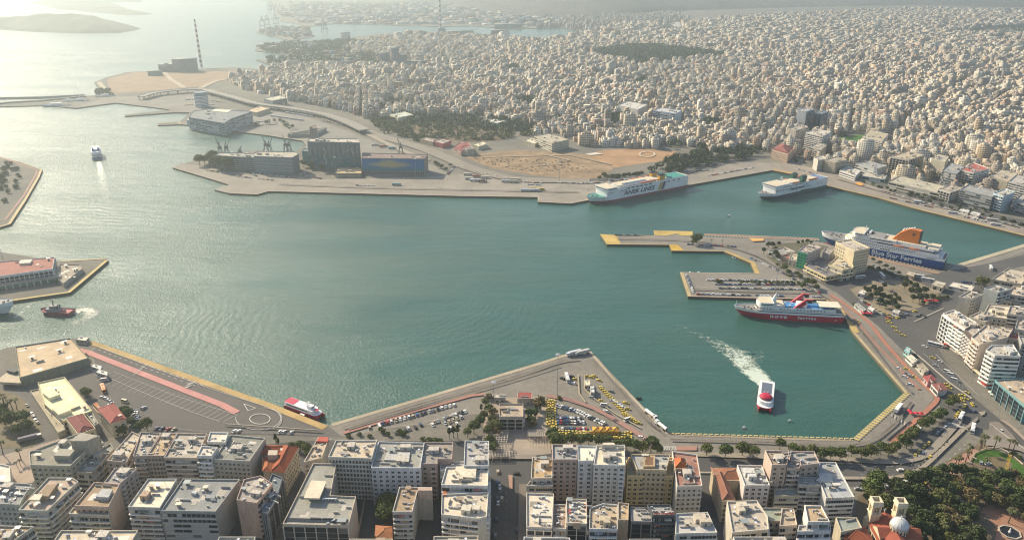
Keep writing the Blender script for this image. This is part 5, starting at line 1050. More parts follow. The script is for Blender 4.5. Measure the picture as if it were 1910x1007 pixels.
def city_building(x, y, cell, ang, detail):
    "box list for one block of flats"
    B = []; C = []
    low = inside(LOW, x, y); low2 = inside(LOW2, x, y)
    fl = rng.integers(2, 4) if low else (rng.integers(1, 5) if low2 else (rng.integers(2, 5) if rng.random() < .72 else rng.integers(3, 7)))
    d = math.hypot(x, y)
    if not low and rng.random() < (.07 if d < 3000 else .03): fl += rng.integers(2, 5)
    if d > 3800: fl += rng.integers(0, 3)
    h = fl*3.1+1; hx = cell*.5*rng.uniform(.88, 1.0); hy = cell*.5*rng.uniform(.8, 1.0)
    if low: hx *= .6; hy *= .6
    if rng.random() < (.25 if low2 else .08): hx *= rng.uniform(1.4, 2.4); hy *= rng.uniform(1.0, 1.5); fl = min(9, fl+rng.integers(0, 4)); h = fl*3.1+1
    h += rng.uniform(-.9, .9)
    a = ang+rng.normal(0, .02)
    wc = pal[rng.integers(len(pal))]*rng.uniform(.74, 1.1)*np.array([1.03, .99, .92]); rc = np.array((.46, .41, .33))*rng.uniform(.5, 1.2)
    t = rng.random()
    if t < .05: rc = np.array((.36, .16, .11))
    elif t < .18: rc = np.array((.60, .54, .44))
    elif t < .38: rc = np.array((.27, .25, .22))
    wc4 = (*wc, 1); rc4 = (*np.clip(rc, 0, .75), 0)
    B.append((x, y, ZG-.5, ZG+h, hx, hy, a)); C.append((wc4, rc4))
    ca, sa = math.cos(a), math.sin(a)
    def sub(dx, dy, z0, z1, sx, sy, w, r): B.append((x+dx*ca-dy*sa, y+dx*sa+dy*ca, z0, z1, sx, sy, a)); C.append((w, r))
    if not low:
        if rng.random() < .55: sub(rng.uniform(-.1, .1)*hx, rng.uniform(.05, .25)*hy, ZG+h, ZG+h+2.9, hx*rng.uniform(.5, .85), hy*rng.uniform(.45, .7), wc4, rc4)
        for _ in range(2 if d < 2600 else 1): sub(rng.uniform(-.5, .5)*hx, rng.uniform(-.5, .5)*hy, ZG+h, ZG+h+rng.uniform(3, 5.5), rng.uniform(1.5, 2.6), rng.uniform(1.5, 2.6), (*wc[:3], 0), rc4)
    if detail:
        par = 1.0
        for k in range(4):   # parapet
            ex, ey = ((0, -hy+.15), (hx-.15, 0), (0, hy-.15), (-hx+.15, 0))[k]; sub(ex, ey, ZG+h-.02, ZG+h+par, hx if k % 2 == 0 else .15, .15 if k % 2 == 0 else hy-.3, (*wc, 0), (*wc, 0))
        for k in range(int(rng.integers(1, 5))): sub(rng.uniform(-.8, .8)*hx, rng.uniform(-.8, .8)*hy, ZG+h, ZG+h+rng.uniform(.8, 1.8), rng.uniform(.5, 1.1), rng.uniform(.5, 1.1), (.5, .48, .44, 0), (.5, .48, .44, 0))
    nb = 0
    if d < 2100 and not low and rng.random() < .55:
        side = rng.integers(0, 2)
        bc = np.clip(wc*1.15, 0, .8)
        for f in range(1, fl):
            if side in (0, 2): sub(0, -hy-.6, ZG+f*3.1-.1, ZG+f*3.1+.95, hx*.86, .6, (*bc, 0), (*bc, 0))
            if side in (1, 2): sub(-hx-.6, 0, ZG+f*3.1-.1, ZG+f*3.1+.95, .6, hy*.86, (*bc, 0), (*bc, 0))
    return B, C, fl, wc, h
cells.sort(key=lambda c: c[0]**2+c[1]**2)
def to_px(x, y, z=ZG):
    dx, dy, dz = x, y, z-CAMH; zz = dy*CP-dz*SP; return 955+FPX*dx/zz, 503.5-FPX*(dy*SP+dz*CP)/zz
front = []; rest = []
for c in cells:
    px, py = to_px(c[0], c[1])
    (front if len(front) < 150 and -20 < px < 1930 else rest).append(c)
ZONES = [('behind the great silo', 0, 690), ('behind the highway bend', 690, 900), ('behind the dirt field', 900, 1110), ('behind the red earth field', 1110, 1300), ('behind the trees of the old station', 1300, 1480), ('behind the banks of the quay bend', 1480, 1640), ('behind the colonnaded shed', 1640, 1790), ('behind the slatted car park', 1790, 9999)]
zl = {}
for c in front:
    px, py = to_px(c[0], c[1])
    for nm, a, b in ZONES:
        if a <= px < b: zl.setdefault(nm, []).append((px, py, c))
def colour_word(c):
    r, g, b = c; l = r*.3+g*.6+b*.1
    if (r-b) > .15: return 'sandy' if l > .38 else 'brownish'
    return 'white' if l > .55 else 'cream' if (r-b) > .08 and l > .42 else 'pale grey' if l > .4 else 'grey'
NUMW = 'zero one two three four five six seven eight nine ten eleven twelve thirteen'.split()
for nm, L in zl.items():
    L.sort(key=lambda q: q[0])
    for i, (px, py, c) in enumerate(L):
        B, C, fl, wc, h = city_building(*c, True)
        B = np.array(B); B[:, 0] -= c[0]; B[:, 1] -= c[1]; B[:, 2:4] -= ZG
        kind = 'house' if fl < 4 else 'apartment block'
        root = empty('house' if fl < 4 else 'apartment_block', (c[0], c[1], ZG), '%s %s-storey %s, %s from the left %s' % (colour_word(wc), NUMW[int(fl)], kind, ordw(i), nm.replace('the trees of ', '').replace('the ', '')), kind, 'town blocks '+nm)
        k = len(B); nb = [j for j in range(k) if j > 0 and abs(B[j, 3]-B[j, 2]-1.05) < .01]; ot = [j for j in range(1, k) if j not in nb]
        C = np.array(C)
        put('walls', boxes_mesh('walls', B[:1], C[:1]), root)
        if ot: tag(put('roof_fittings', boxes_mesh('roof_fittings', B[ot], C[ot]), root), kind='stuff')
        if nb:
            me = boxes_mesh('balcony', [(0, 0, 0, 1.05, B[nb[0], 4], B[nb[0], 5], B[nb[0], 6])], C[nb[:1]])
            for j in nb:
                if (B[j, 4], B[j, 5]) == (B[nb[0], 4], B[nb[0], 5]): put('balcony', me, root, (B[j, 0], B[j, 1], B[j, 2]))
                else: put('balcony', boxes_mesh('balcony', B[j:j+1], C[j:j+1]), root)
        FOOT.append((c[0], c[1], 10, []))
BB = []; CC = []
for c in rest:
    B, C, *_ = city_building(*c, math.hypot(c[0], c[1]) < 1500); BB += B; CC += C
tag(put('city_buildings', boxes_mesh('city_buildings', BB, CC)), 'dense pale city of flats spreading from the harbour to the hazy hills', 'city', kind='stuff')
print('city', len(front), len(rest), len(BB))
# leaf clumps of far trees, one mass per place
def leaf_material(name, dark, light):
    m, nt, b = nt_new(name); geo = N(nt, 'ShaderNodeNewGeometry'); oi = N(nt, 'ShaderNodeObjectInfo')
    n = ramp(nt, noise(nt, geo.outputs['Position'], .35, 3, .6), .3, .7)
    c = mixc(nt, n, dark, light); c = mixc(nt, mathn(nt, 'MULTIPLY', oi.outputs['Random'], .5), c, (light[0]*1.25, light[1]*.85, light[2]*.8))
    nt.links.new(c, b.inputs['Base Color']); b.inputs['Roughness'].default_value = .75; b.inputs['Specular IOR Level'].default_value = .2
    MATS[name] = m; return m
M_leaf = leaf_material('leaves', (.05, .085, .022), (.12, .15, .045)); M_leafd = leaf_material('dark_leaves', (.024, .046, .018), (.06, .09, .03)); M_leafo = leaf_material('olive_leaves', (.075, .075, .03), (.16, .14, .06))
def leaf_cloud(name, pts, rr, zz, n, size, label, cat, mt=None, seed=1):
    "many small leaf faces spread through rounded crowns at pts"
    rg = np.random.default_rng(seed); P = np.asarray(pts, float); k = len(P); rr = np.broadcast_to(rr, (k,)); zz = np.broadcast_to(zz, (k,))
    d = rg.normal(size=(k, n, 3)); d /= np.linalg.norm(d, axis=2, keepdims=True); r = rg.uniform(.55, 1.0, (k, n, 1))
    c = d*r*np.stack([rr, rr, rr*.75], 1)[:, None, :]; c[:, :, 0] += P[:, None, 0]; c[:, :, 1] += P[:, None, 1]; c[:, :, 2] += ZG+zz[:, None]
    c = c.reshape(-1, 3); m_ = len(c); a = rg.normal(size=(m_, 3)); a /= np.linalg.norm(a, axis=1, keepdims=True); b_ = np.cross(a, rg.normal(size=(m_, 3))); b_ /= np.linalg.norm(b_, axis=1, keepdims=True)
    s = size*rg.uniform(.6, 1.3, (m_, 1)); V = np.stack([c-a*s, c+b_*s, c+a*s, c-b_*s], 1).reshape(-1, 3)
    me = bpy.data.meshes.new(name); me.vertices.add(m_*4); me.vertices.foreach_set('co', V.reshape(-1)); me.loops.add(m_*4); me.loops.foreach_set('vertex_index', np.arange(m_*4, dtype=np.int32))
    me.polygons.add(m_); me.polygons.foreach_set('loop_start', (np.arange(m_)*4).astype(np.int32)); me.update(calc_edges=True); me.materials.append(mt or M_leafd)
    o = put(name, me); return tag(o, label, cat, kind='stuff')
def scatter(poly, n, rg):
    xs = [p[0] for p in poly]; ys = [p[1] for p in poly]; out = []
    while len(out) < n:
        X = rg.uniform(min(xs), max(xs), n*3); Y = rg.uniform(min(ys), max(ys), n*3); k = inside_np(poly, X, Y); out += list(zip(X[k], Y[k]))
    return out[:n]
rg = np.random.default_rng(5)
leaf_cloud('pine_wood', scatter(FOREST, 2000, rg), rg.uniform(7, 12, 2000), rg.uniform(6, 16, 2000), 26, 3.0, 'dark pine wood standing as one mass among the flats', 'wood')
pts = scatter(ccw(GP([(690, 224), (760, 218), (880, 224), (980, 240), (1000, 252), (940, 262), (860, 262), (780, 262), (720, 252)])), 420, rg); pts = [p for p in pts if np.hypot(FX-p[0], FY-p[1]).min() > 22 and not any(inside(ccw(GP(q)), *p) for q in ([(740, 240), (800, 238), (900, 242), (940, 250), (900, 262), (850, 264), (780, 258)],) if rg.random() < .4)]
leaf_cloud('shrubbery', pts, rg.uniform(4, 8, len(pts)), rg.uniform(2, 5, len(pts)), 34, 1.7, 'green slope of bushes and trees above the highway', 'shrubbery', M_leaf)
pts = [p for p in scatter(CITY, 12000, rg) if (math.sin(p[0]*.011+1.3)*math.sin(p[1]*.013+.4)+math.sin(p[0]*.027+p[1]*.019)*.5 > .75) or rg.random() < .10]
pts = pts[:4800]
leaf_cloud('city_foliage', pts, rg.uniform(4, 8, len(pts)), rg.uniform(4, 10, len(pts)), 22, 2.2, 'dark green crowns of street trees scattered between the flats', 'trees')
pts = []
for e in EXCL[3:]: pts += scatter(e, 130, rg)
leaf_cloud('grove_foliage', pts, rg.uniform(5, 8, len(pts)), rg.uniform(5, 9, len(pts)), 22, 2.3, 'small dark groves in the gaps of the city', 'trees')
pts = scatter(ccw(GP([(585, 82), (640, 78), (690, 80), (700, 92), (640, 100), (590, 96)])), 260, rg)+scatter(ccw(GP([(490, 86), (560, 80), (600, 100), (640, 120), (520, 124), (490, 112)])), 220, rg)
pts = [p for p in pts if inside(ISLES[0], *p)]
leaf_cloud('headland_foliage', pts, rg.uniform(8, 15, len(pts)), rg.uniform(4, 10, len(pts)), 20, 4.5, 'dusky trees on the hazy headland beyond the old power station', 'trees')
pts = scatter(ccw(GP([(430, 158), (470, 168), (560, 190), (640, 205), (700, 224), (740, 246), (800, 276), (790, 262), (740, 232), (690, 216), (640, 198), (560, 184), (480, 163)])), 330, rg); pts = [p for p in pts if np.hypot(FX-p[0], FY-p[1]).min() > 20]
leaf_cloud('roadside_foliage', pts, rg.uniform(3, 6.5, len(pts)), rg.uniform(2, 5, len(pts)), 30, 1.5, 'belt of trees and scrub between the viaduct and the flats', 'trees', M_leaf)
# ------------------------------------------------------------ far shore, islands, hills
def hill_material(name, a, b2):
    m, nt, b = nt_new(name); geo = N(nt, 'ShaderNodeNewGeometry'); n = ramp(nt, noise(nt, geo.outputs['Position'], .006, 5, .65), .35, .65)
    nt.links.new(mixc(nt, n, a, b2), b.inputs['Base Color']); b.inputs['Roughness'].default_value = .95; return m
def island(name, outline, hmax, seed, n=46, power=.8, matl=None, px=True):
    P = ccw([G(a, b, 0) for a, b in outline]); xs = [p[0] for p in P]; ys = [p[1] for p in P]; rnd = np.random.default_rng(seed)
    X, Y = np.meshgrid(np.linspace(min(xs)-30, max(xs)+30, n*2), np.linspace(min(ys)-30, max(ys)+30, n), indexing='ij')
    D = np.full(X.shape, 1e9)
    for i in range(len(P)):
        a = np.array(P[i]); b = np.array(P[(i+1) % len(P)]); ab = b-a; t = np.clip(((X-a[0])*ab[0]+(Y-a[1])*ab[1])/(ab@ab), 0, 1)
        D = np.minimum(D, np.hypot(X-a[0]-t*ab[0], Y-a[1]-t*ab[1]))
    D *= np.where(inside_np(P, X, Y), 1, -1)
    w = 0
    for k in range(5): f = 2**k/900; w = w+np.sin(X*f*rnd.uniform(3, 8)+rnd.uniform(0, 6))*np.sin(Y*f*rnd.uniform(3, 8)+rnd.uniform(0, 6))/2**k
    dm = D.max(); Z = np.where(D > 0, hmax*np.clip(D/dm, 0, 1)**power*(1+.25*w)+3, -3+D*.05)
    V = np.stack([X, Y, np.maximum(Z, -4)], 2).reshape(-1, 3); ny = X.shape[1]; nx = X.shape[0]
    F = [(i*ny+j, (i+1)*ny+j, (i+1)*ny+j+1, i*ny+j+1) for i in range(nx-1) for j in range(ny-1)]
    me = bpy.data.meshes.new(name); me.from_pydata(V.tolist(), [], F); me.polygons.foreach_set('use_smooth', [True]*len(F)); me.materials.append(matl or M_isl)
    return tag(put(name, me), kind='structure')
M_isl = hill_material('island_scrub', (.06, .07, .045), (.13, .12, .08))
island('island', [(-80, 56), (0, 56), (60, 60), (150, 63), (225, 62), (262, 55), (250, 51), (200, 49), (0, 48), (-80, 48)], 62, 3)
island('island', [(60, 6), (110, 17), (170, 23), (240, 29), (286, 28), (235, 18), (205, 6), (120, -2)], 45, 4)
island('island', [(190, 4), (262, 5), (262, -3), (200, -8)], 60, 5)
island('island', [(-60, -2), (120, 0), (200, -6), (-60, -16)], 60, 8)
island('islet', [(484, 2), (520, 3), (522, 0), (486, -1)], 12, 6)
# hills rising behind the city
def hills():
    M_h = hill_material('hill_scrub', (.03, .028, .024), (.075, .062, .052))
    nx, ny = 150, 44; PX = np.linspace(560, 2200, nx); V = []
    for i, p in enumerate(PX):
        # foot of the slope in picture rows, higher up where the ridge stands further off
        base = np.interp(p, [560, 700, 830, 950, 1100, 1200, 1290, 1500, 1700, 1900, 2200], [-8, -4, 12, 31, 36, 27, 20, 14, 10, 15, 18])
        for j in range(ny):
            x0, y0 = G(p, base, ZG); d0 = math.hypot(x0, y0); d = d0*(1+1.0*(j/ny)**1.2); x = x0/d0*d; y = y0/d0*d
            t = j/ny; h = 265*min(1, (t*2.4)**.85)*(.72+.28*math.sin(p*.011+t*3)+.12*math.sin(p*.043+t*9)+.06*math.sin(p*.13+j))
            V.append((x, y, ZG-3+max(0, min(h, 285))))
    F = [(i*ny+j, (i+1)*ny+j, (i+1)*ny+j+1, i*ny+j+1) for i in range(nx-1) for j in range(ny-1)]
    me = bpy.data.meshes.new('hills'); me.from_pydata(V, [], F); me.polygons.foreach_set('use_smooth', [True]*len(F)); me.materials.append(M_h); tag(put('hills', me), kind='structure')
hills()
# hill town climbing the slope under the ridge at the right, container yards, shipyard
BB = []; CC = []; rg = np.random.default_rng(9)
for (q, n, hs, w, colr) in (([(514, 24), (578, 47), (720, 46), (880, 46), (1000, 50), (1090, 52), (1100, 30), (1000, 18), (800, 8), (560, 8)], 1500, (5, 16), (8, 60), 1), ([(480, 59), (545, 51), (575, 56), (585, 66), (545, 74), (500, 66)], 90, (5, 22), (6, 26), 1), ([(1140, 50), (1100, 66), (1000, 62), (1000, 50), (1100, 34), (1250, 26), (1290, 40)], 900, (8, 24), (7, 16), 0), ([(490, 122), (560, 118), (700, 126), (640, 92), (560, 106), (500, 118)], 160, (4, 10), (6, 22), 1), ([(470, 83), (600, 78), (600, 98), (500, 96)], 90, (4, 12), (6, 24), 1)):
    P = ccw(GP(q))
    for x, y in scatter(P, n, rg):
        if not inside(ISLES[0], x, y) and n != 90: continue
        c = pal[rg.integers(len(pal))]*rg.uniform(.5, 1.0) if colr == 0 or rg.random() < .4 else np.array([(.10, .16, .22), (.22, .12, .08), (.2, .2, .2), (.3, .3, .28), (.12, .16, .15)][rg.integers(5)])
        h = rg.uniform(*hs)*(1 if rg.random() < .9 else 1.6); BB.append((x, y, ZG-.5, ZG+h, rg.uniform(*w)*.6, rg.uniform(*w)*.35, rg.uniform(-.4, .4))); CC.append(((*c, 1 if colr == 0 else 0), (*(c*1.1), 0)))
tag(put('harbour_yards', boxes_mesh('harbour_yards', BB, CC)), 'hazy sheds, stacks of containers and town blocks along the far shore', 'far town', kind='stuff')
# striped power-station chimneys
def chimney(px, py, H, r0, r1, label, bands=18, c2=(.45, .12, .09), box=True):
    x, y = G(px, py); t = empty('chimney', (x, y, ZG), label, 'chimney'); n = bands; mats = [mat('chimney_white', (.62, .58, .54)), mat('chimney_red%.2f' % c2[0], c2)]
    for k in range(n):
        a, b = k/n, (k+1)/n; z0 = H*a; z1 = H*b; mb = MB(); mb.lathe([(r0+(r1-r0)*a, z0), (r0+(r1-r0)*b, z1)]+([(.5, z1)] if k == n-1 else []), 14); mb.build('band', mats[(k+1) % 2], t, smooth=False)
    mb = MB(); mb.lathe([(r0*1.15, 0), (r0*1.1, 6), (r0, 6)], 14); mb.build('plinth', mats[0], t)
chimney(376, 126, 148, 4.2, 2.5, 'tall red and white striped chimney on the brown headland', 19, (.20, .10, .09))
chimney(822, 66, 168, 6.5, 4.5, 'slender banded chimney of the far power plant beyond the flats', 16, (.15, .15, .16))
def rough(label, name, cat, boxes, wc, rc=(.3, .3, .28)):
    "boxes: (px,py,z1,w,d,z0)"
    x0, y0 = G(*boxes[0][:2]); t = empty(name, (x0, y0, ZG), label, cat)
    for (px, py, h, w, d, z0) in boxes:
        x, y = G(px, py); o = put('walls', boxes_mesh('walls', [(0, 0, z0, h, w/2, d/2, 0)], [((*wc, 1), (*rc, 0))]), t, (x-x0, y-y0, 0))
    FOOT.append((x0, y0, 60, []))
rough('derelict power station hall beside the striped chimney on the headland', 'power_station', 'power station', [(347, 133, 38, 62, 40, 0), (322, 133, 22, 70, 34, 0), (304, 133, 20, 12, 12, 0), (312, 133, 24, 10, 12, 0), (290, 141, 14, 34, 24, 0)], (.16, .17, .17))
rough('grey-green plant hall at the foot of the far banded chimney', 'plant_hall', 'plant', [(824, 66, 34, 34, 30, 0), (860, 63, 14, 120, 30, 0)], (.2, .25, .26))
rough('dark block of silos among the flats on the far ridge', 'silo_block', 'silo', [(718, 124, 44, 34, 24, 0), (738, 126, 62, 22, 24, 0), (752, 126, 40, 26, 24, 0), (776, 128, 24, 70, 24, 0)], (.2, .21, .23))
rough('grey warehouse ship hull moored beyond the flats', 'floating_dock', 'floating dock', [(932, 66, 24, 84, 30, 0)], (.14, .15, .17))
rough('long dark floating dock in the far inlet', 'floating_dock', 'floating dock', [(948, 52, 20, 150, 40, 0)], (.16, .2, .2))
rough('low white apartment slab on the headland behind the silos', 'apartment_slab', 'apartment block', [(645, 76, 36, 40, 16, 0)], (.5, .48, .43))
# container cranes
U = MB()
for x in (-12, 12):
    for y in (-9, 9): U.tube((x, y, 0), (x*.8, y, 46), 1.2, n=4)
U.box(-13, 13, -10, -8, 20, 22); U.box(-13, 13, 8, 10, 20, 22); U.tube((0, -46, 44), (0, 24, 44), 1.6, n=4); U.tube((0, -4, 72), (0, -44, 45), .7, n=4); U.tube((0, -4, 72), (0, 22, 45), .7, n=4); U.tube((-6, -8, 44), (0, -4, 72), 1, n=4); U.tube((6, -8, 44), (0, -4, 72), 1, n=4); U.box(-6, 6, 8, 20, 44, 50)
me_cr = U.mesh('crane_frame', mat('crane_paint', (.18, .2, .24)))
CR = [(503, 24), (509, 24), (516, 27), (523, 26), (530, 30), (544, 18), (566, 20), (588, 30), (692, 36), (701, 44), (725, 40), (735, 44), (744, 42), (760, 38), (770, 44), (795, 36), (868, 44), (606, 62), (490, 56), (500, 54), (516, 52)]
for i, (px, py) in enumerate(CR):
    x, y = G(px, py); o = put('container_crane', me_cr, None, (x, y, ZG), random.uniform(-.3, .3)); tag(o, 'tall hazy quayside crane, %s from the left along the far shore' % ordw(sorted(CR).index((px, py))), 'crane', 'cranes on the far shore')
# dockside luffing cranes by the silos
def luffing(px, py, H, label, az, col=(.16, .17, .17), s=1.0):
    x, y = G(px, py); t = empty('harbour_crane', (x, y, ZG), label, 'crane', 'dockside cranes'); m_ = mat('old_crane_paint', (.17, .175, .17)); mb = MB()
    for a in (-4, 4):
        for b in (-4, 4): mb.tube((a*s, b*s, 0), (a*s*.5, b*s*.5, H*.45), .6*s, n=4)
    mb.box(-3*s, 3*s, -3*s, 3*s, H*.45, H*.47); mb.build('portal', m_, t)
    mb = MB(); mb.box(-2.6*s, 2.6*s, -2.6*s, 2.6*s, H*.47, H*.62); mb.tube((0, 0, H*.6), (0, 0, H*.85), .9*s, n=4); mb.build('cab', m_, t)
    c, q = math.cos(az), math.sin(az); mb = MB()
    for e in (-.6, .6): mb.tube((c*2-q*e, q*2+c*e, H*.6), (c*H*.42, q*H*.42, H*1.12), .45*s, n=4)
    mb.tube((0, 0, H*.85), (c*H*.42, q*H*.42, H*1.12), .2*s, n=4); mb.tube((-c*3, -q*3, H*.6), (0, 0, H*.85), .3*s, n=4); mb.build('jib', m_, t)
for k, (px, py, H, lab, az) in enumerate([(412, 288, 40, 'old luffing crane with twin jibs at the left of the grain terminal', 2.4), (424, 287, 38, 'luffing crane leaning right behind the grain terminal', .7), (497, 281, 36, 'rusty dock crane behind the left half of the clad warehouse', 2.3), (503, 281, 34, 'second dock crane jib behind the clad warehouse roof', .9), (534, 281, 36, 'rusty dock crane behind the right half of the clad warehouse', 2.2), (540, 281, 35, 'dock crane by the water between warehouse and silo', .9), (748, 284, 33, 'grey harbour crane standing behind the banner warehouse', 2.3), (448, 288, 22, 'thin derrick mast on the grain terminal quay', 1.2)]): luffing(px, py+3.5, H*.72, lab, az)
# walls and long low things
for lab, q, h in (('concrete mole arm with parapet reaching left into the bright water', [(-30, 186), (80, 184), (158, 180)], 5),):
    P = GP(q, 0); mb = MB(); L, Rr = strip_poly(P, -3, 3)
    for i in range(len(L)-1): mb.prism(ccw([L[i], L[i+1], Rr[i+1], Rr[i]]), -3, h)
    tag(mb.build('mole', mat('mole_stone', (.22, .21, .19))), lab, 'mole')
# ------------------------------------------------------------ ships
def smat(name, c, rough=.45): return mat('ship_'+name, c, rough, .05, .6, .14, spec=.5, streak=.12)
S_WHITE = smat('white', (.76, .76, .74)); S_CREAM = smat('cream_deck', (.60, .52, .37), .8); S_BLUE = smat('blue', (.012, .06, .24)); S_RED = smat('red', (.46, .014, .04)); S_NAVY = smat('navy', (.02, .028, .06)); S_GREEN = smat('green', (.015, .10, .07)); S_ORANGE = smat('orange', (.75, .20, .015)); S_BOOT = smat('boot_red', (.20, .04, .05)); S_WIN = MATS['dark_opening']; S_TEAL = smat('teal_deck', (.04, .26, .21), .7); S_SKY = smat('sky_deck', (.05, .22, .46), .7); S_GREYD = smat('grey_deck', (.25, .24, .22), .8); S_YEL = smat('yellow', (.60, .33, .04)); S_LIFE = smat('lifeboat', (.62, .20, .08))
def moor(bow, zb, stern, zs, B):
    "bow tip and near stern corner -> centre, heading, length"
    a = Vector(G(bow[0], bow[1], zb)); b = Vector(G(stern[0], stern[1], zs)); d = (b-a).length; th = math.atan2(b.y-a.y, b.x-a.x)+math.asin(min(.5, B/2/d)); L = d*math.cos(math.asin(min(.5, B/2/d)))
    c = a+Vector((math.cos(th), math.sin(th)))*L/2
    return c, th, L
def hull(root, L, B, levels, mats, rake=8, bow=.22, stern=.06, bulb=None, sheer=2, name='hull', deck=None, ncols=26):
    "levels: rising z; mats: one per band; the deck closes the top"
    mb = MB(); nz = len(levels); zt = levels[-1]; rings = []
    for zi, z in enumerate(levels):
        k = max(0, min(1, z/zt)); x0 = -L/2+rake*(1-k)**1.3; row = []
        for i in range(ncols+1):
            t = i/ncols; x = x0+(L/2-x0)*t; tb = bow*(1.25-.45*k); f = min(1, t/tb)**(.62-.12*k) if t < tb else 1
            f = math.sin(min(1, t/tb)*math.pi/2)**(.9-.25*k) if t < tb else 1
            if t > 1-stern: f *= 1-.10*((t-1+stern)/stern)**2*(1.6-k)
            zz = z+(sheer*max(0, 1-t/.3)**1.5 if zi == nz-1 else 0)
            row.append((x, B/2*max(f, .004), zz))
        rings.append(row)
    for side in (-1, 1):
        for a in range(nz-1):
            for i in range(ncols):
                q = [rings[a][i], rings[a][i+1], rings[a+1][i+1], rings[a+1][i]]; q = [(x, y*side, z) for x, y, z in q]
                mb.face(q if side < 0 else q[::-1], a)
    for a in range(nz-1):
        p, q = rings[a][-1], rings[a+1][-1]; mb.face([(p[0], -p[1], p[2]), (p[0], p[1], p[2]), (q[0], q[1], q[2]), (q[0], -q[1], q[2])], a)
    for i in range(ncols):
        p, q = rings[-1][i], rings[-1][i+1]; dz = .9; mb.face([(p[0], -p[1]*.96, p[2]-dz), (q[0], -q[1]*.96, q[2]-dz), (q[0], q[1]*.96, q[2]-dz), (p[0], p[1]*.96, p[2]-dz)], len(mats))
        for s in (-1, 1): qq = [(p[0], s*p[1]*.96, p[2]-dz), (q[0], s*q[1]*.96, q[2]-dz), (q[0], s*q[1], q[2]), (p[0], s*p[1], p[2])]; mb.face(qq if s > 0 else qq[::-1], len(mats)-1)
    return mb.build(name, list(mats)+[deck or S_GREYD], root)
def nose(x0, x1, w, r=.5, back=0):
    "deck outline with a rounded front at x0"
    P = [(x1, -w), (x1, w)]; n = 8; P2 = [(x0+w*r*(1-math.cos(R(90-90*k/n)))*1.0, w*math.sin(R(90-90*k/n)) if 0 else w*math.cos(R(90*k/n))) for k in range(0)]
    out = [(x1, -w), (x1, w)]
    for k in range(n+1): a = R(90*k/n); out.append((x0+w*r*(1-math.sin(a)), w*math.cos(a)))
    for k in range(n-1, -1, -1): a = R(90*k/n); out.append((x0+w*r*(1-math.sin(a)), -w*math.cos(a)))
    return ccw(out)
def deckhouse(root, x0, x1, w, z0, z1, m, top=None, r=.3, name='deckhouse', rail=None):
    mb = MB(); P = nose(x0, x1, w, r); mb.prism(P, z0, z1, 0, 1)
    if rail: mb.ring(P, offset_poly(P, .25), z1-.01, z1+rail, 0)
    return mb.build(name, [m, top or S_CREAM], root)
def winrow(root, x0, x1, y, z, n, w, h, m=None, name='window', both=True):
    me = MATS.get('_swin')
    if me is None: U = MB(); U.box(-.5, .5, -.06, .06, 0, 1); me = MATS['_swin'] = U.mesh('window', S_WIN)
    for k in range(n):
        for s in ((-1, 1) if both else (-1,)): put(name, me, root, (x0+(x1-x0)*(k+.5)/n, s*y, z), scale=(w, 1, h))
def strip_win(root, x0, x1, y, z, h, both=True, name='window_strip'): winrow(root, x0, x1, y, z, 1, x1-x0, h, both=both, name=name)
def letters(root, text, x, y, z, size, m, stretch=1.0, name='lettering', shear=0, rot=0, space=1.0, plane='side'):
    cu = bpy.data.curves.new('lettering', 'FONT'); cu.body = text; cu.size = size; cu.align_x = 'CENTER'; cu.extrude = .05; cu.shear = shear; cu.space_character = space; cu.offset = size*.03; cu.resolution_u = 3
    t = bpy.data.objects.new('lettering_curve', cu); COL.objects.link(t); bpy.context.view_layer.update()
    me = bpy.data.meshes.new_from_object(t.evaluated_get(bpy.context.evaluated_depsgraph_get())); bpy.data.objects.remove(t); me.materials.clear(); me.materials.append(m)
    o = put(name, me, root, (x, y, z), scale=(stretch, 1, 1)); o.rotation_euler = (R(90), 0, rot) if plane == 'side' else (0, 0, rot)
    return o
def lifeboat(root, x, y, z, L=8, m=None):
    mb = MB(); n = 10
    for k in range(n):
        a, b = k/n, (k+1)/n; fa = math.sin(math.pi*min(max(a, .04), .96))**.5; fb = math.sin(math.pi*min(max(b, .04), .96))**.5
        prof = lambda f: [(-1.5*f, .9), (-1.2*f, .1), (0, -.2), (1.2*f, .1), (1.5*f, .9), (1.0*f, 1.9), (-1.0*f, 1.9)]
        A = [(-L/2+L*a, p, q) for p, q in prof(fa)]; Bp = [(-L/2+L*b, p, q) for p, q in prof(fb)]
        for j in range(7): mb.face([A[j], Bp[j], Bp[(j+1) % 7], A[(j+1) % 7]])
    mb.build('lifeboat', m or S_LIFE, root, (x, y, z))
def mast(root, x, z, h, rake=0, m=None):
    mb = MB(); mb.tube((x, 0, z), (x+rake, 0, z+h), .5, .25, 6); mb.box(x+rake*.6-.2, x+rake*.6+.2, -3, 3, z+h*.6, z+h*.6+.3); mb.box(x+rake*.8-.15, x+rake*.8+.15, -1.8, 1.8, z+h*.85, z+h*.85+.3); mb.build('mast', m or S_WHITE, root)
def railings(root, x0, x1, y, z):
    mb = MB()
    for s in (-1, 1):
        mb.box(x0, x1, s*y-.05, s*y+.05, z+1.0, z+1.1); mb.box(x0, x1, s*y-.04, s*y+.04, z+.5, z+.56)
        for k in range(int((x1-x0)/3)+1): mb.box(x0+k*3-.04, x0+k*3+.04, s*y-.04, s*y+.04, z, z+1.1)
    tag(mb.build('railing', S_WHITE, root), kind='stuff')
def small_gear(root, pts, z, m=None):
    for k, (x, y) in enumerate(pts):
        mb = MB(); mb.box(-1, 1, -.7, .7, 0, .7); mb.tube((0, -.9, .9), (0, .9, .9), .6, n=8); mb.build('winch', m or S_GREYD, root, (x, y, z))
def hull_bands_text(root): pass
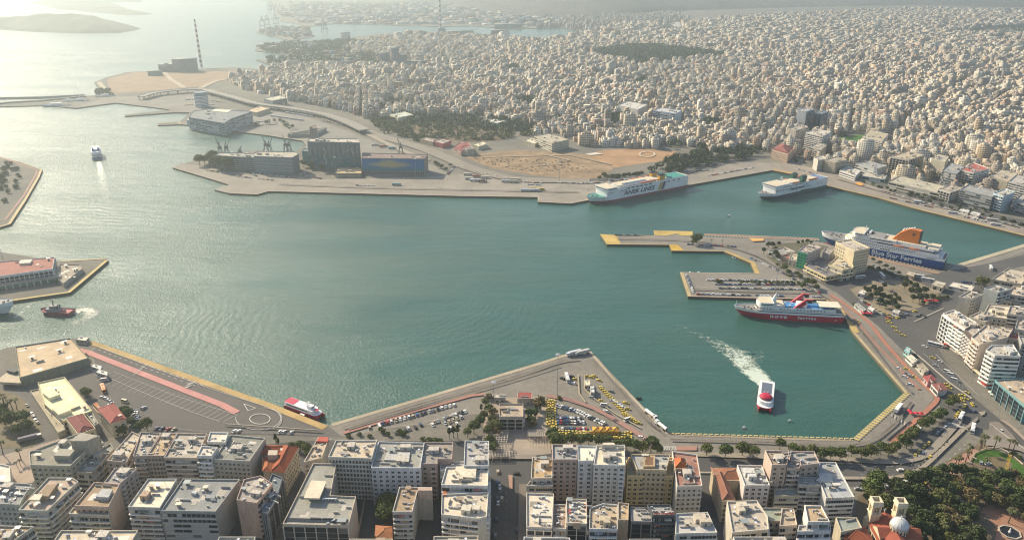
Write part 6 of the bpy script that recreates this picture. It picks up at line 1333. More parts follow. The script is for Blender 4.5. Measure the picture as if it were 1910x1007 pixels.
# --- the white ferry at the far quay
c, th, L = moor((1095, 366), 11, (1283, 348), 1, 26); B = 26
r = empty('ferry', (c.x, c.y, 0), 'large white ferry lettered ANEK LINES moored along the far quay', 'ferry', rz=th)
hull(r, L, B, [-2, 1.0, 3.4, 8.6], [S_BOOT, S_BOOT, S_WHITE], rake=7, bow=.17, sheer=2.2, deck=S_TEAL)
deckhouse(r, -L/2+24, L/2-1, B/2-.02, 8.2, 17, S_WHITE, S_CREAM, .12, 'main_superstructure', rail=1.0)
deckhouse(r, -L/2+23, -L/2+42, B/2+1, 17.2, 20.4, S_WHITE, S_CREAM, .1, 'bridge', rail=.6)
strip_win(r, -L/2+26, -L/2+40, B/2+1.05, 18.4, 1.1)
mb = MB(); mb.box(-.1, .1, -B/2, B/2, 0, 1.0); mb.build('bridge_windows', S_WIN, r, (-L/2+22.9, 0, 18.6))
deckhouse(r, -L/2+48, L/2-62, 8, 17.2, 20.4, S_WHITE, S_CREAM, .2, 'upper_deckhouse')
mb = MB(); mb.lathe([(3.2, 0), (3.0, 1.4), (2.0, 2.6), (0.01, 3)], 14); mb.mesh
for k in range(6): mb2 = MB(); mb2.tube((-L/2+58+k*7, -5, 20.6), (-L/2+64.5+k*7, -5, 20.6), 1.6, n=10); mb2.build('raft_canister', S_WHITE, r)
deckhouse(r, L/2-58, L/2-34, 10, 17.2, 19.6, S_WHITE, S_CREAM, .1, 'funnel_deck')
for s in (-1, 1):
    f = put('funnel', None, None) if 0 else None
    mb = MB(); mb.prism([(0, -2.6), (10, -2.6), (10, 2.6), (0, 2.6)], 17, 24.5); mb.build('funnel', S_YEL, r, (L/2-56, s*8.6, 0))
    mb = MB(); mb.prism([(-.2, -2.8), (10.2, -2.8), (10.2, 2.8), (-.2, 2.8)], 24.4, 25.8); mb.tube((3, 0, 25.6), (3, 0, 27.4), .9); mb.tube((7, 0, 25.6), (7, 0, 27.4), .9); mb.build('funnel_top', S_NAVY, r, (L/2-56, s*8.6, 0))
mb = MB(); mb.box(L/2-42, L/2-4, -11.5, 11.5, 17.9, 18.0); mb.box(L/2-40, L/2-39, -8, 8, 18, 24); mb.box(L/2-41, L/2-31, -9, -6.5, 18, 20.5); mb.box(L/2-41, L/2-31, 6.5, 9, 18, 20.5); mb.build('sports_deck', S_TEAL, r)
for k in range(3):
    for s in (-1, 1): lifeboat(r, -L/2+92+k*12, s*(B/2-1.4), 18.6, 9)
mast(r, -L/2+38, 20, 9); mast(r, -12, 20, 4)
for s in (-1, 1):
    letters(r, 'ANEK LINES', -L*.035, s*(B/2+.08), 7.0, 8.2, S_NAVY, 1.28 if s < 0 else -1.28, shear=.25)
    for k, (m_, w) in enumerate(((S_YEL, 4.2), (S_GREYD, 2.2), (S_NAVY, 3.4), (S_SKY, .9))):
        x = L*.165+[0, 4.4, 6.9, 11.2][k]; mb = MB(); mb.face([(x, 0, 4.6), (x+w, 0, 4.6), (x+w+4, 0, 15.6), (x+4, 0, 15.6)] if s < 0 else [(x, 0, 4.6), (x+4, 0, 15.6), (x+w+4, 0, 15.6), (x+w, 0, 4.6)]); mb.build('painted_stripe', m_, r, (0, s*(B/2+.1), 0))
winrow(r, -L*.36, -L*.30, B/2+.02, 13.4, 6, 1.0, 1.0); winrow(r, -L*.36, -L*.30, B/2+.02, 11.4, 6, 1.0, .6); winrow(r, -L*.23, -L*.16, B/2+.02, 13.4, 6, 1.3, 1.0); winrow(r, -L*.23, -L*.16, B/2+.02, 11.4, 6, 1.0, .6)
winrow(r, -L*.17, L*.10, B/2+.02, 15.2, 6, 5.5, 1.6, name='deck_opening'); winrow(r, L*.25, L*.42, B/2+.02, 14, 3, 4.6, 1.4, name='deck_opening'); winrow(r, L*.36, L*.47, B/2+.02, 10.6, 5, .8, .8)
railings(r, -L/2+44, L/2-3, B/2-.3, 17.1); small_gear(r, [(-L/2+12, -3), (-L/2+12, 3), (-L/2+17, 0), (-L/2+8, 0)], 9.6)
mb = MB(); mb.tube((-L/2+5, 0, 10), (-L/2+5, 0, 16), .15); mb.build('flagstaff', S_WHITE, r)
# --- white and green ferry in the corner of the basin
c, th, L = moor((1416, 361), 9.5, (1543, 350), 1, 24); B = 23
r = empty('ferry', (c.x, c.y, 0), 'white ferry with dark blue and green waterline lettered SeaSpeed in the basin corner', 'ferry', rz=th)
hull(r, L, B, [-2, .4, 4.2, 5.0, 8.2], [S_NAVY, S_NAVY, S_GREEN, S_WHITE], rake=7, bow=.2, sheer=2)
mb = MB(); P_ = [(-L*.02, 0, 3.8), (L*.5, 0, 3.8), (L*.5, 0, 5.2), (L*.12, 0, 8.4), (L*.06, 0, 8.4)]
for s in (-1, 1): mb = MB(); mb.face([(p[0], 0, p[2]-3.6) for p in (P_ if s < 0 else P_[::-1])]); mb.build('green_panel', S_GREEN, r, (0, s*(B/2+.06), 1.5))
deckhouse(r, -L/2+20, L/2-1, B/2-.02, 7.8, 16, S_WHITE, S_CREAM, .08, 'main_superstructure', rail=.9)
deckhouse(r, -L/2+19, -L/2+48, B/2+.8, 16.2, 19.4, S_WHITE, S_CREAM, .06, 'bridge', rail=.4)
mb = MB(); mb.box(-.1, .1, -B/2, B/2, 0, .9); mb.build('bridge_windows', S_WIN, r, (-L/2+18.9, 0, 18))
deckhouse(r, -L/2+54, L/2-46, 7.5, 16.2, 19, S_WHITE, S_CREAM, .1, 'upper_deckhouse'); deckhouse(r, L/2-40, L/2-22, 8, 16.2, 18.6, S_WHITE, S_CREAM, .1, 'aft_lounge')
for s in (-1, 1):
    mb = MB(); mb.face([(0, -2.4, 16), (9, -2.4, 16), (11.5, -2.4, 25), (1, -2.4, 25)]); mb.face([(0, 2.4, 16), (1, 2.4, 25), (11.5, 2.4, 25), (9, 2.4, 16)]); mb.face([(0, -2.4, 16), (1, -2.4, 25), (1, 2.4, 25), (0, 2.4, 16)]); mb.face([(9, -2.4, 16), (9, 2.4, 16), (11.5, 2.4, 25), (11.5, -2.4, 25)]); mb.face([(1, -2.4, 25), (11.5, -2.4, 25), (11.5, 2.4, 25), (1, 2.4, 25)], 1)
    for k in range(3): mb.tube((3+k*2.8, 0, 25), (3.4+k*2.8, 0, 27), .7)
    mb.build('funnel', [S_GREEN, S_NAVY], r, (L*.06, s*8, 0))
    letters(r, 'SeaSpeed', -L*.02, s*(B/2+.08), 9.0, 6.0, S_NAVY, 1.35 if s < 0 else -1.35, shear=.3); letters(r, 'ferries', L*.145, s*(B/2+.08), 9.0, 4.4, smat('pale_green', (.35, .5, .42)), 1.2 if s < 0 else -1.2, shear=.3)
    for k in range(2): lifeboat(r, L*.22+k*11, s*(B/2-1.4), 17.4, 8.5)
    lifeboat(r, -L*.02, s*(B/2-1.4), 17.4, 8.5)
winrow(r, -L*.30, -L*.13, B/2+.02, 10.6, 6, 1.2, 2.2); strip_win(r, -L*.34, -L*.30, B/2+.02, 12.6, .5); strip_win(r, -L*.34, -L*.30, B/2+.02, 11, .5); winrow(r, L*.30, L*.40, B/2+.02, 10, 3, 1, 2.0); winrow(r, L*.12, L*.15, B/2+.02, 12.5, 1, 2.2, 2.0); strip_win(r, -L*.25, L*.1, B/2+.02, 15.2, .7)
mast(r, -L/2+42, 19, 9, 2); railings(r, -L/2+50, L/2-2, B/2-.3, 16); small_gear(r, [(-L/2+10, -3), (-L/2+10, 3), (-L/2+14, 0)], 9)
mb = MB(); mb.box(L/2-20, L/2-3, -10, 10, 16.3, 16.5); mb.build('aft_deck', smat('blue_deck', (.14, .2, .34), .7), r)
# --- blue and white ferry with the orange funnel
c, th, L = moor((1532, 433), 13, (1758, 504), 0, 25); B = 25
r = empty('ferry', (c.x, c.y, 0), 'blue and white ferry lettered Blue Star Ferries with a big orange funnel', 'ferry', rz=th)
hull(r, L, B, [-2, .5, 9.0, 12.2], [S_BOOT, S_BLUE, S_WHITE], rake=11, bow=.27, sheer=2.4, ncols=34)
mb = MB(); mb.tube((-L/2+1, 0, .2), (-L/2+14, 0, -.3), .8, 2.2, 10); mb.build('bulb', S_BOOT, r)
deckhouse(r, -L/2+30, L/2-8, B/2-.25, 11.4, 12.6, S_NAVY, S_GREYD, .9, 'promenade_recess')
deckhouse(r, -L/2+27, L/2-6, B/2-.02, 12.4, 15.4, S_WHITE, S_CREAM, .9, 'lower_superstructure'); deckhouse(r, -L/2+31, L/2-12, B/2-.4, 15.4, 18.4, S_WHITE, S_CREAM, .8, 'middle_superstructure', rail=.8); deckhouse(r, -L/2+35, L*.12, B/2-1.2, 18.4, 21, S_WHITE, S_CREAM, .7, 'upper_superstructure', rail=.7); deckhouse(r, -L/2+34, -L/2+48, B/2+.6, 21.1, 23.8, S_WHITE, S_CREAM, .5, 'bridge', rail=.4)
mb = MB(); mb.box(-L/2+35, -L/2+40, -B/2, -B/2, 0, 0); strip_win(r, -L/2+39, -L/2+47, B/2+.65, 22.2, .9)
winrow(r, -L*.40, -L*.02, B/2+.02, 10.0, 30, .8, .8, name='porthole'); winrow(r, -L*.27, L*.28, B/2+.0, 13.4, 32, .9, 1.1); winrow(r, -L*.24, -L*.02, B/2-.38, 16.6, 14, .9, 1.0); strip_win(r, -L*.02, L*.11, B/2-.38, 16.4, 1.3); strip_win(r, -L*.08, L*.1, B/2-1.18, 19.2, 1.2); winrow(r, L*.01, L*.09, B/2+.02, 10.2, 4, 1.8, 1.1); strip_win(r, L*.14, L*.42, B/2-.38, 16.4, 1.2)
deckhouse(r, -L*.12, L*.02, 7.5, 21, 23, S_WHITE, S_GREYD, .2, 'helideck_house'); deckhouse(r, L*.02, L*.34, 8.4, 18.5, 21.2, S_WHITE, S_CREAM, .2, 'funnel_house'); deckhouse(r, L*.36, L*.44, 10.5, 18.4, 20.6, S_WHITE, S_CREAM, .1, 'aft_canopy')
mb = MB(); F0 = [(-14, 20.5), (15, 20.5), (13.4, 35.5), (2.5, 36), (-6, 30.5)]   # side profile of the funnel
for s in (-1, 1): mb.face([(x, s*3.4, z) for x, z in (F0 if s < 0 else F0[::-1])])
for k in range(5): a = F0[k]; b_ = F0[(k+1) % 5]; mb.face([(a[0], -3.4, a[1]), (a[0], 3.4, a[1]), (b_[0], 3.4, b_[1]), (b_[0], -3.4, b_[1])])
fn = mb.build('funnel', S_ORANGE, r, (L*.18, 0, 0))
for k in range(5):
    mb = MB(); mb.tube((-4.5+k*2.4, 0, 32+k*.8), (-2.9+k*2.4, 0, 35+k*.75), .8, n=7); mb.build('exhaust_pipe', S_WHITE, fn)
mb = MB(); mb.box(13, 14.6, -3.5, 3.5, 22, 35.2); mb.build('funnel_louvre', S_NAVY, fn)
for s in (-1, 1):
    mb = MB(); n = 6; P_ = []
    for k in range(n*2): a = R(90+k*360/(n*2)); q = 3.0 if k % 2 == 0 else .75; P_.append((q*math.cos(a), 0, q*math.sin(a)))
    mb.face(P_ if s < 0 else P_[::-1]); mb.build('star', S_NAVY, fn, (7, s*3.48, 30.4)); letters(r, 'Blue Star Ferries', L*.145, s*(B/2+.1), 2.9, 7.2, S_WHITE, 1.05 if s < 0 else -1.05)
    letters(r, 'BLUE STAR', L*.40, s*(B/2+.1), 9.8, 1.4, S_NAVY, 1.2 if s < 0 else -1.2)
    for k in range(2): lifeboat(r, L*.15+k*15, s*(B/2-.6), 16.4, 11)
    lifeboat(r, -L*.17, s*6, 21.2, 6, S_LIFE)
mast(r, -L/2+47, 23.6, 7); mb = MB(); mb.box(-L/2+50, -L/2+56, -5, 5, 21, 23); mb.lathe([(1.2, 23), (1.5, 24.2), (.8, 25.2), (.01, 25.5)], 10, cx=-L/2+53, cy=-3); mb.lathe([(1.2, 23), (1.5, 24.2), (.8, 25.2), (.01, 25.5)], 10, cx=-L/2+53, cy=3); mb.build('radome', S_WHITE, r)
railings(r, -L*.25, L*.42, B/2-.6, 18.4); small_gear(r, [(-L/2+12, -3), (-L/2+12, 3), (-L/2+17, 0), (-L/2+21, -4), (-L/2+21, 4)], 12.6)
mb = MB(); mb.box(L/2+.02, L/2+.25, -8, 8, 2, 8); mb.build('stern_door_opening', S_WIN, r)
mb = MB()
for s in (-6.5, 1.5): mb.face([(L/2, s, 2.6), (L/2+15, s, ZG+.2), (L/2+15, s+5, ZG+.2), (L/2, s+5, 2.6)]); mb.face([(L/2, s, 2.2), (L/2, s+5, 2.2), (L/2+15, s+5, ZG-.2), (L/2+15, s, ZG-.2)])
mb.build('stern_ramp', S_GREYD, r)
for k, (x, z) in enumerate(((L/2-11, 15.4), (L/2-7, 12.4))):
    mb = MB(); mb.box(x, x+4.5, -B/2+.6, B/2-.6, z, z+.3); mb.box(x+4.2, x+4.5, -B/2+.6, B/2-.6, z, z+1.3); mb.build('stern_terrace', S_WHITE, r)
# --- red ferry in the inner basin
c, th, L = moor((1369, 568), 9.5, (1573, 602), .5, 16); B = 17
r = empty('ferry', (c.x, c.y, 0), 'dark red ferry lettered nova ferries with twin red funnels and blue decks', 'ferry', rz=th)
hull(r, L, B, [-2, 5.8, 7.6], [S_RED, S_WHITE], rake=9, bow=.3, sheer=2.0, ncols=34, deck=S_GREYD)
deckhouse(r, -L/2+20, L/2-3, B/2-.2, 7.0, 8.6, S_NAVY, S_GREYD, .8, 'promenade_recess'); deckhouse(r, -L/2+19, L/2-2, B/2-.02, 8.4, 9.6, S_WHITE, S_GREYD, .8, 'side_band'); deckhouse(r, -L/2+22, L/2-8, B/2-.8, 9.6, 11.6, S_WHITE, S_SKY, .7, 'deckhouse', rail=.9)
deckhouse(r, -L/2+20, -L/2+34, B/2-.1, 11.6, 16, S_WHITE, S_CREAM, .6, 'bridge', rail=.4); deckhouse(r, -L/2+34, -L/2+44, B/2-2, 11.6, 13.8, S_WHITE, S_CREAM, .1, 'wheelhouse_rear')
mb = MB(); mb.box(-L*.17, L*.12, -5, 5, 11.7, 12.6); mb.build('sun_deck', S_SKY, r)
mb = MB(); mb.face([(-2, -2.2, 13), (3, -1.6, 13), (3.6, 0, 24), (2.8, 0, 24)]); mb.face([(-2, 2.2, 13), (2.8, 0, 24), (3.6, 0, 24), (3, 1.6, 13)]); mb.face([(-2, -2.2, 13), (2.8, 0, 24), (-2, 2.2, 13)]); mb.face([(3, -1.6, 13), (3, 1.6, 13), (3.6, 0, 24)]); mb.build('mast', S_WHITE, r, (-L/2+34, 0, 0))
for s in (-1, 1):
    mb = MB(); F0 = [(-6, 11.5), (-1, 11.5), (10.5, 21), (4.5, 21.3)]
    for q in (-1, 1): mb.face([(x, q*.9, z) for x, z in (F0 if q < 0 else F0[::-1])])
    for k in range(4): a = F0[k]; b_ = F0[(k+1) % 4]; mb.face([(a[0], -.9, a[1]), (a[0], .9, a[1]), (b_[0], .9, b_[1]), (b_[0], -.9, b_[1])])
    fn = mb.build('funnel', S_RED, r, (L*.09, s*6.6, 0)); mb = MB(); mb.box(5, 10, -.95, .95, 17.6, 20.8); mb.build('funnel_patch', smat('black_top', (.03, .02, .02)), fn); letters(fn, 'n', 5.6, -1.05, 17.6, 3.2, S_WHITE)
    letters(r, 'nova', -L*.095, s*(B/2+.15), 2.2, 4.9, S_WHITE, 1.35 if s < 0 else -1.35, space=1.25); letters(r, 'ferries', L*.165, s*(B/2+.15), 2.3, 3.4, S_WHITE, 1.5 if s < 0 else -1.5, space=1.2); letters(r, 'Z', L*.425, s*(B/2+.15), 2.0, 2.0, S_WHITE, 1 if s < 0 else -1)
mb = MB(); mb.prism(nose(0, 9, 4.2, .4), 11.6, 15); mb.build('funnel_casing', S_WHITE, r, (L*.07, 0, 0))
mb = MB(); mb.box(L*.27, L*.27+19, -6.6, 6.6, 14.4, 14.7); [mb.box(L*.27+x, L*.27+x+.3, y, y+.3, 11, 14.5) for x in (.5, 9, 18) for y in (-6.3, 6)]; mb.build('aft_canopy', smat('cream', (.66, .60, .46), .7), r)
mb = MB(); mb.box(L*.27+19.5, L/2-3, -6.4, 6.4, 11.8, 12.1); mb.build('aft_lower_canopy', smat('cream', (.66, .60, .46), .7), r)
winrow(r, -L*.34, L*.33, B/2-.78, 10.2, 22, 1.2, .9); strip_win(r, -L/2+22, -L/2+33, B/2-.08, 14.2, .8)
for k in range(9):
    mb = MB(); mb.box(-1, 1, -.6, .6, 0, .5); mb.box(-1, -.8, -.6, .6, .5, 1); mb.build('deck_seat', S_WHITE, r, (-L*.14+k*2.9, -2.6 if k % 2 else 2.6, 12.6))
for k in range(2):
    for s in (-1, 1): lifeboat(r, -L*.12+k*15, s*(B/2-1.6), 9.9, 7, S_WHITE)
for k in range(4): mb = MB(); mb.tube((-L*.19+k*9, -B/2+.7, 9.6), (-L*.19+k*9, -B/2+.5, 12.6), .25); mb.build('davit', S_WHITE, r)
small_gear(r, [(-L/2+9, -2), (-L/2+9, 2), (-L/2+13, 0), (-L/2+15, -3)], 7.6)
mb = MB(); mb.face([(L/2-1, -4, 3), (L/2+13, -4, ZG+.1), (L/2+13, 4, ZG+.1), (L/2-1, 4, 3)]); mb.box(L/2, L/2+.3, -4.4, 4.4, 2, 6.4); mb.build('stern_ramp', S_GREYD, r)
mb = MB(); mb.tube((-L/2+2, 0, 9), (-L/2+2, 0, 14), .12); mb.build('flagstaff', S_WHITE, r)
# --- small fast craft
def catamaran(bow, stern, B, label, red_front):
    a = Vector(G(*bow, 0)); b = Vector(G(*stern, 0)); th = math.atan2(b.y-a.y, b.x-a.x); L = (b-a).length; c = (a+b)/2
    r = empty('catamaran', (c.x, c.y, 0), label, 'catamaran', rz=th)
    for s in (-1, 1):
        mb = MB(); w = B*.16
        for k in range(8):
            t0, t1 = k/8, (k+1)/8; f0 = min(1, .1+t0/.3); f1 = min(1, .1+t1/.3); x0, x1 = -L/2+L*t0, -L/2+L*t1
            for q in (-1, 1): f = [(x0, q*w*f0*.6, -1), (x1, q*w*f1*.6, -1), (x1, q*w*f1, 3), (x0, q*w*f0, 3)]; mb.face(f if q < 0 else f[::-1])
            mb.face([(x0, -w*f0, 3), (x1, -w*f1, 3), (x1, w*f1, 3), (x0, w*f0, 3)])
        mb.face([(L/2, -w*.6, -1), (L/2, w*.6, -1), (L/2, w, 3), (L/2, -w, 3)]); mb.build('hull', S_RED, r, (0, s*(B/2-w), 0))
    deckhouse(r, -L/2+1.5, L/2-.5, B/2, 1.8, 3.4, S_RED, S_WHITE, .9, 'red_body'); deckhouse(r, -L/2+5, L/2-1, B/2-.4, 3.4, 6.0, S_WHITE, S_WHITE, .8, 'cabin')
    strip_win(r, -L/2+10, L/2-3, B/2-.36, 4.2, .9)
    if red_front:
        mb = MB(); mb.box(-L*.02, L/2-4, -B*.32, B*.32, 6.0, 6.15); mb.build('roof_panel', smat('slate', (.12, .14, .18)), r)
        mb = MB(); mb.lathe([(4.4, 6), (4.6, 7), (4.0, 8), (2.6, 8.6), (.01, 8.9)], 20); mb.build('wheelhouse', smat('bright_red', (.48, .012, .05)), r, (-L*.19, 0, 0)); mb = MB(); mb.lathe([(4.75, 6.5), (4.75, 7.1), (4.5, 7.1)], 20); mb.build('wheelhouse_windows', S_WIN, r, (-L*.19, 0, 0))
        mb = MB(); P_ = [(-L/2+1.6+5.5*(1-math.cos(R(a))), 5.6*math.sin(R(a))) for a in range(-80, 81, 10)]; Lp, Rp = strip_poly(P_, -.35, .35)
        for i in range(len(Lp)-1): mb.prism(ccw([Lp[i], Lp[i+1], Rp[i+1], Rp[i]]), 3.4, 3.6)
        mb.build('white_arc', S_WHITE, r)
        for s in (-1, 1): mb = MB(); mb.lathe([(.5, 6.1), (.5, 7)], 8); mb.build('vent', S_WHITE, r, (L*.01, s*1, 0))
    else:
        mb = MB(); mb.box(L*.22, L/2-.6, -B*.4, B*.4, 6.0, 6.2); mb.build('aft_roof', smat('bright_red', (.48, .012, .05)), r); deckhouse(r, -L*.27, -L*.13, B*.22, 6.0, 8.2, S_WHITE, S_WHITE, .4, 'wheelhouse'); mb = MB(); mb.box(-.1, .1, -B*.2, B*.2, 6.9, 7.7); mb.build('wheelhouse_windows', S_WIN, r, (-L*.27-.02, 0, 0)); mast(r, -L*.1, 6, 4)
        mb = MB(); mb.box(-1.6, 1.6, -1.4, 1.4, 0, .12); mb.build('deck_emblem', smat('bright_red', (.48, .012, .05)), r, (-L*.36, 0, 5.99+.02)); mb = MB(); mb.box(-2, 2, -.7, .7, 0, .2); mb.build('gangway', S_WHITE, r, (-L*.1, B/2+1.5, 2.4))
    return r
catamaran((1425, 770), (1430, 722), 11.5, 'red and white catamaran leaving foam, with a round red wheelhouse', True)
catamaran((601, 781), (537, 757), 8, 'white-roofed catamaran with red stern moored at the yellow quay', False)
# --- far ferry, tug, white bow at the left border, small boats
c = G(181, 292, 0); r = empty('ferry', (c[0], c[1], 0), 'small ferry with blue stern sailing away on the bright outer water', 'ferry', rz=R(-62)); L = 62
hull(r, L, 15, [-1, 5, 6.5], [S_BLUE, S_WHITE], rake=5, bow=.3); deckhouse(r, -L/2+8, L/2-14, 7.4, 6.4, 11, S_WHITE, S_WHITE, .5, 'superstructure'); deckhouse(r, -L/2+10, L/2-24, 6, 11, 14, S_WHITE, S_WHITE, .5, 'upper_deck')
for s in (-1, 1): mb = MB(); mb.box(-5, 3, -1.2, 1.2, 11, 17); mb.build('funnel', S_BLUE, r, (8, s*4.2, 0))
mast(r, -12, 14, 8); mb = MB(); mb.box(L/2+.01, L/2+.2, -6, 6, .5, 6); mb.build('stern_door', smat('blue2', (.05, .10, .2)), r)
c = G(107, 585, 0); r = empty('tugboat', (c[0], c[1], 0), 'red harbour tug with dark wheelhouse churning the glittering water', 'tugboat', rz=R(-4)); L = 30
hull(r, L, 11, [-1, 2.4, 3.6], [smat('tug_red', (.22, .03, .04)), S_BOOT], rake=2, bow=.35, stern=.3, sheer=1.6, deck=smat('tug_deck', (.42, .12, .12), .8))
deckhouse(r, -9, 4, 3.4, 3, 5.8, smat('tug_grey', (.22, .23, .25)), S_GREYD, .4); deckhouse(r, -6, 1, 2.6, 5.8, 8.4, smat('tug_grey', (.22, .23, .25)), S_GREYD, .5, 'wheelhouse'); strip_win(r, -5, .5, 2.65, 6.9, .9); mast(r, -2, 8.4, 6, m=S_NAVY); small_gear(r, [(8, 0), (-11, 0)], 3.2); mb = MB(); mb.tube((2.5, -2, 5.8), (2.5, -2, 9), .6); mb.tube((2.5, 2, 5.8), (2.5, 2, 9), .6); mb.build('funnel', S_NAVY, r)
me_f = MB(); me_f.lathe([(.35, 0), (.9, .3), (.9, .8), (.35, 1.1)], 10); mef = me_f.mesh('tyre', mat('rubber'))
for k in range(9):
    for s in (-1, 1): o = put('tyre', mef, r, (-9+k*2.6, s*5.5, 1.6)); o.rotation_euler = (R(90)*s, 0, 0)
c = G(-48, 580, 0); r = empty('ferry', (c[0], c[1], 0), 'white ship bow with blue emblem poking in at the left border', 'ferry', rz=R(180-8)); hull(r, 88, 18, [-2, 0.5, 9, 10.5], [S_BLUE, S_WHITE, S_WHITE], rake=9, bow=.3, sheer=3); small_gear(r, [(-34, 0), (-36, 3), (-36, -3)], 11)
for s in (-1, 1): letters(r, 'S', -30, s*7.1, 5.5, 4.5, S_BLUE, 1.6*(1 if s < 0 else -1), rot=R(12)*s)
deckhouse(r, -18, 40, 8.8, 9, 18, S_WHITE, S_WHITE, .6, 'superstructure')
def boat(px, py, L, label, rz=0, m=None):
    c = G(px, py, 0); r = empty('boat', (c[0], c[1], 0), label, 'boat', rz=rz); hull(r, L, L*.32, [-.3, .5, 1.1], [m or S_WHITE, m or S_WHITE], rake=L*.1, bow=.5, sheer=.4); deckhouse(r, -L*.1, L*.2, L*.1, .6, 1.9, S_WHITE, S_WHITE, .4, 'cabin')
boat(1373, 482, 10, 'small white boat moored at the yellow quay step between the piers', R(-30)); boat(1359, 403, 5, 'tiny white dinghy alone on the open harbour water'); boat(1387, 799, 3, 'tiny white float on the green inner basin'); boat(1472, 786, 2.5, 'smallest white buoy boat near the basin centre')
boat(1286, 510, 7, 'dark tyre-fendered launch at the parking pier edge, left one', 0, S_NAVY); boat(1302, 510, 7, 'dark launch at the parking pier edge, right one', 0, S_NAVY); boat(1238, 458, 9, 'low grey launch lying under the yellow-edged pier', 0, S_GREYD)
for k, (px, py, w) in enumerate(((105, 199, 60), (150, 190, 40), (196, 182, 46), (128, 191, 26))): 
    c = G(px, py, 0); r = empty('patrol_ship', (c[0], c[1], 0), ['grey patrol vessel moored inside the far mole', 'pale launch moored beyond the patrol vessel', 'grey vessel by the root of the mole', 'small pale vessel between the mole ships'][k], 'ship', 'vessels at the mole', R(12)); hull(r, w, w*.16, [-1, 3, 4], [smat('haze_grey', (.3, .32, .34)), S_WHITE], rake=3, bow=.4); deckhouse(r, -w*.2, w*.2, w*.06, 3.4, 8, S_WHITE, S_WHITE, .4); mast(r, 0, 8, 7)
# foam: churned water trailing the boats
def foam_material(name, thr, col=(.62, .66, .58)):
    m, nt, b = nt_new(name); geo = N(nt, 'ShaderNodeNewGeometry'); at = N(nt, 'ShaderNodeAttribute', attribute_name='fade'); n1 = noise(nt, geo.outputs['Position'], .22, 6, .75)
    mpv = noise(nt, geo.outputs['Position'], .9, 4, .7); v = mathn(nt, 'ADD', mathn(nt, 'MULTIPLY', n1, .65), mathn(nt, 'MULTIPLY', mpv, .35)); v = mathn(nt, 'ADD', v, mathn(nt, 'MULTIPLY', at.outputs['Fac'], .42)); a = ramp(nt, v, thr, thr+.13)
    nt.links.new(a, b.inputs['Alpha']); b.inputs['Base Color'].default_value = col+(1,); b.inputs['Roughness'].default_value = .9; return m
def foam(name, pts, widths, label, thr=.62, fade0=1, fade1=0, z=.12, px=True, col=(.62, .66, .58)):
    P = smooth_path([G(a, b, 0) for a, b in pts] if px else pts, 8); n = len(P); mb = MB(); fv = []
    nc = 8; ws = np.interp(np.linspace(0, 1, n), np.linspace(0, 1, len(widths)), widths)
    for i in range(n):
        a = Vector(P[max(0, i-1)]); b = Vector(P[min(n-1, i+1)]); u = (b-a).normalized(); nn = Vector((-u.y, u.x))
        for j in range(nc+1):
            t = j/nc*2-1; q = Vector(P[i])+nn*t*ws[i]; mb.v.append((q.x, q.y, z)); fv.append((fade0+(fade1-fade0)*i/(n-1))*(1-abs(t)**2.2)-abs(t)**4*.35)
    for i in range(n-1):
        for j in range(nc): k = i*(nc+1)+j; mb.f.append((k, k+nc+1, k+nc+2, k+1)); mb.m.append(0)
    me = mb.mesh(name, foam_material(name+str(thr), thr, col)); at = me.attributes.new('fade', 'FLOAT', 'POINT'); at.data.foreach_set('value', fv); o = put(name, me); return tag(o, label, 'foam', kind='stuff')
foam('foam', [(1430, 725), (1424, 712), (1412, 700), (1398, 688), (1385, 672), (1372, 660), (1345, 645), (1310, 627), (1250, 600)], [5, 10, 12, 13, 16, 18, 14, 8, 4], 'white churned wake curling behind the red and white catamaran', .59, 1.0, .05, col=(.5, .56, .47))
foam('foam', [(1395, 690), (1405, 675), (1418, 660), (1402, 655), (1380, 655)], [6, 8, 7, 8, 9], 'side curl of thinning foam beside the wake', .60, .35, 0)
foam('foam', [(184, 302), (190, 330), (196, 365), (208, 410)], [5, 10, 15, 20], 'pale spreading wake behind the small far ferry', .58, .7, 0)
foam('foam', [(186, 290), (215, 300), (245, 309), (275, 313)], [1.5, 3, 3, 2], 'bow wave line trailing right of the far ferry', .55, .3, 0); foam('foam', [(174, 293), (150, 308), (125, 330)], [3, 3, 2], 'bow wave line trailing left of the far ferry', .58, .2, -.1)
foam('foam', [(138, 586), (155, 578), (172, 585), (150, 598), (110, 604), (80, 600)], [5, 9, 9, 8, 6, 4], 'foam thrown round the red tug', .55, .6, -.05, col=(.6, .6, .5))
foam('foam', [(30, 592), (70, 560), (120, 557), (160, 548)], [4, 5, 6, 4], 'propeller wash along the left terminal pier', .6, .4, -.1)
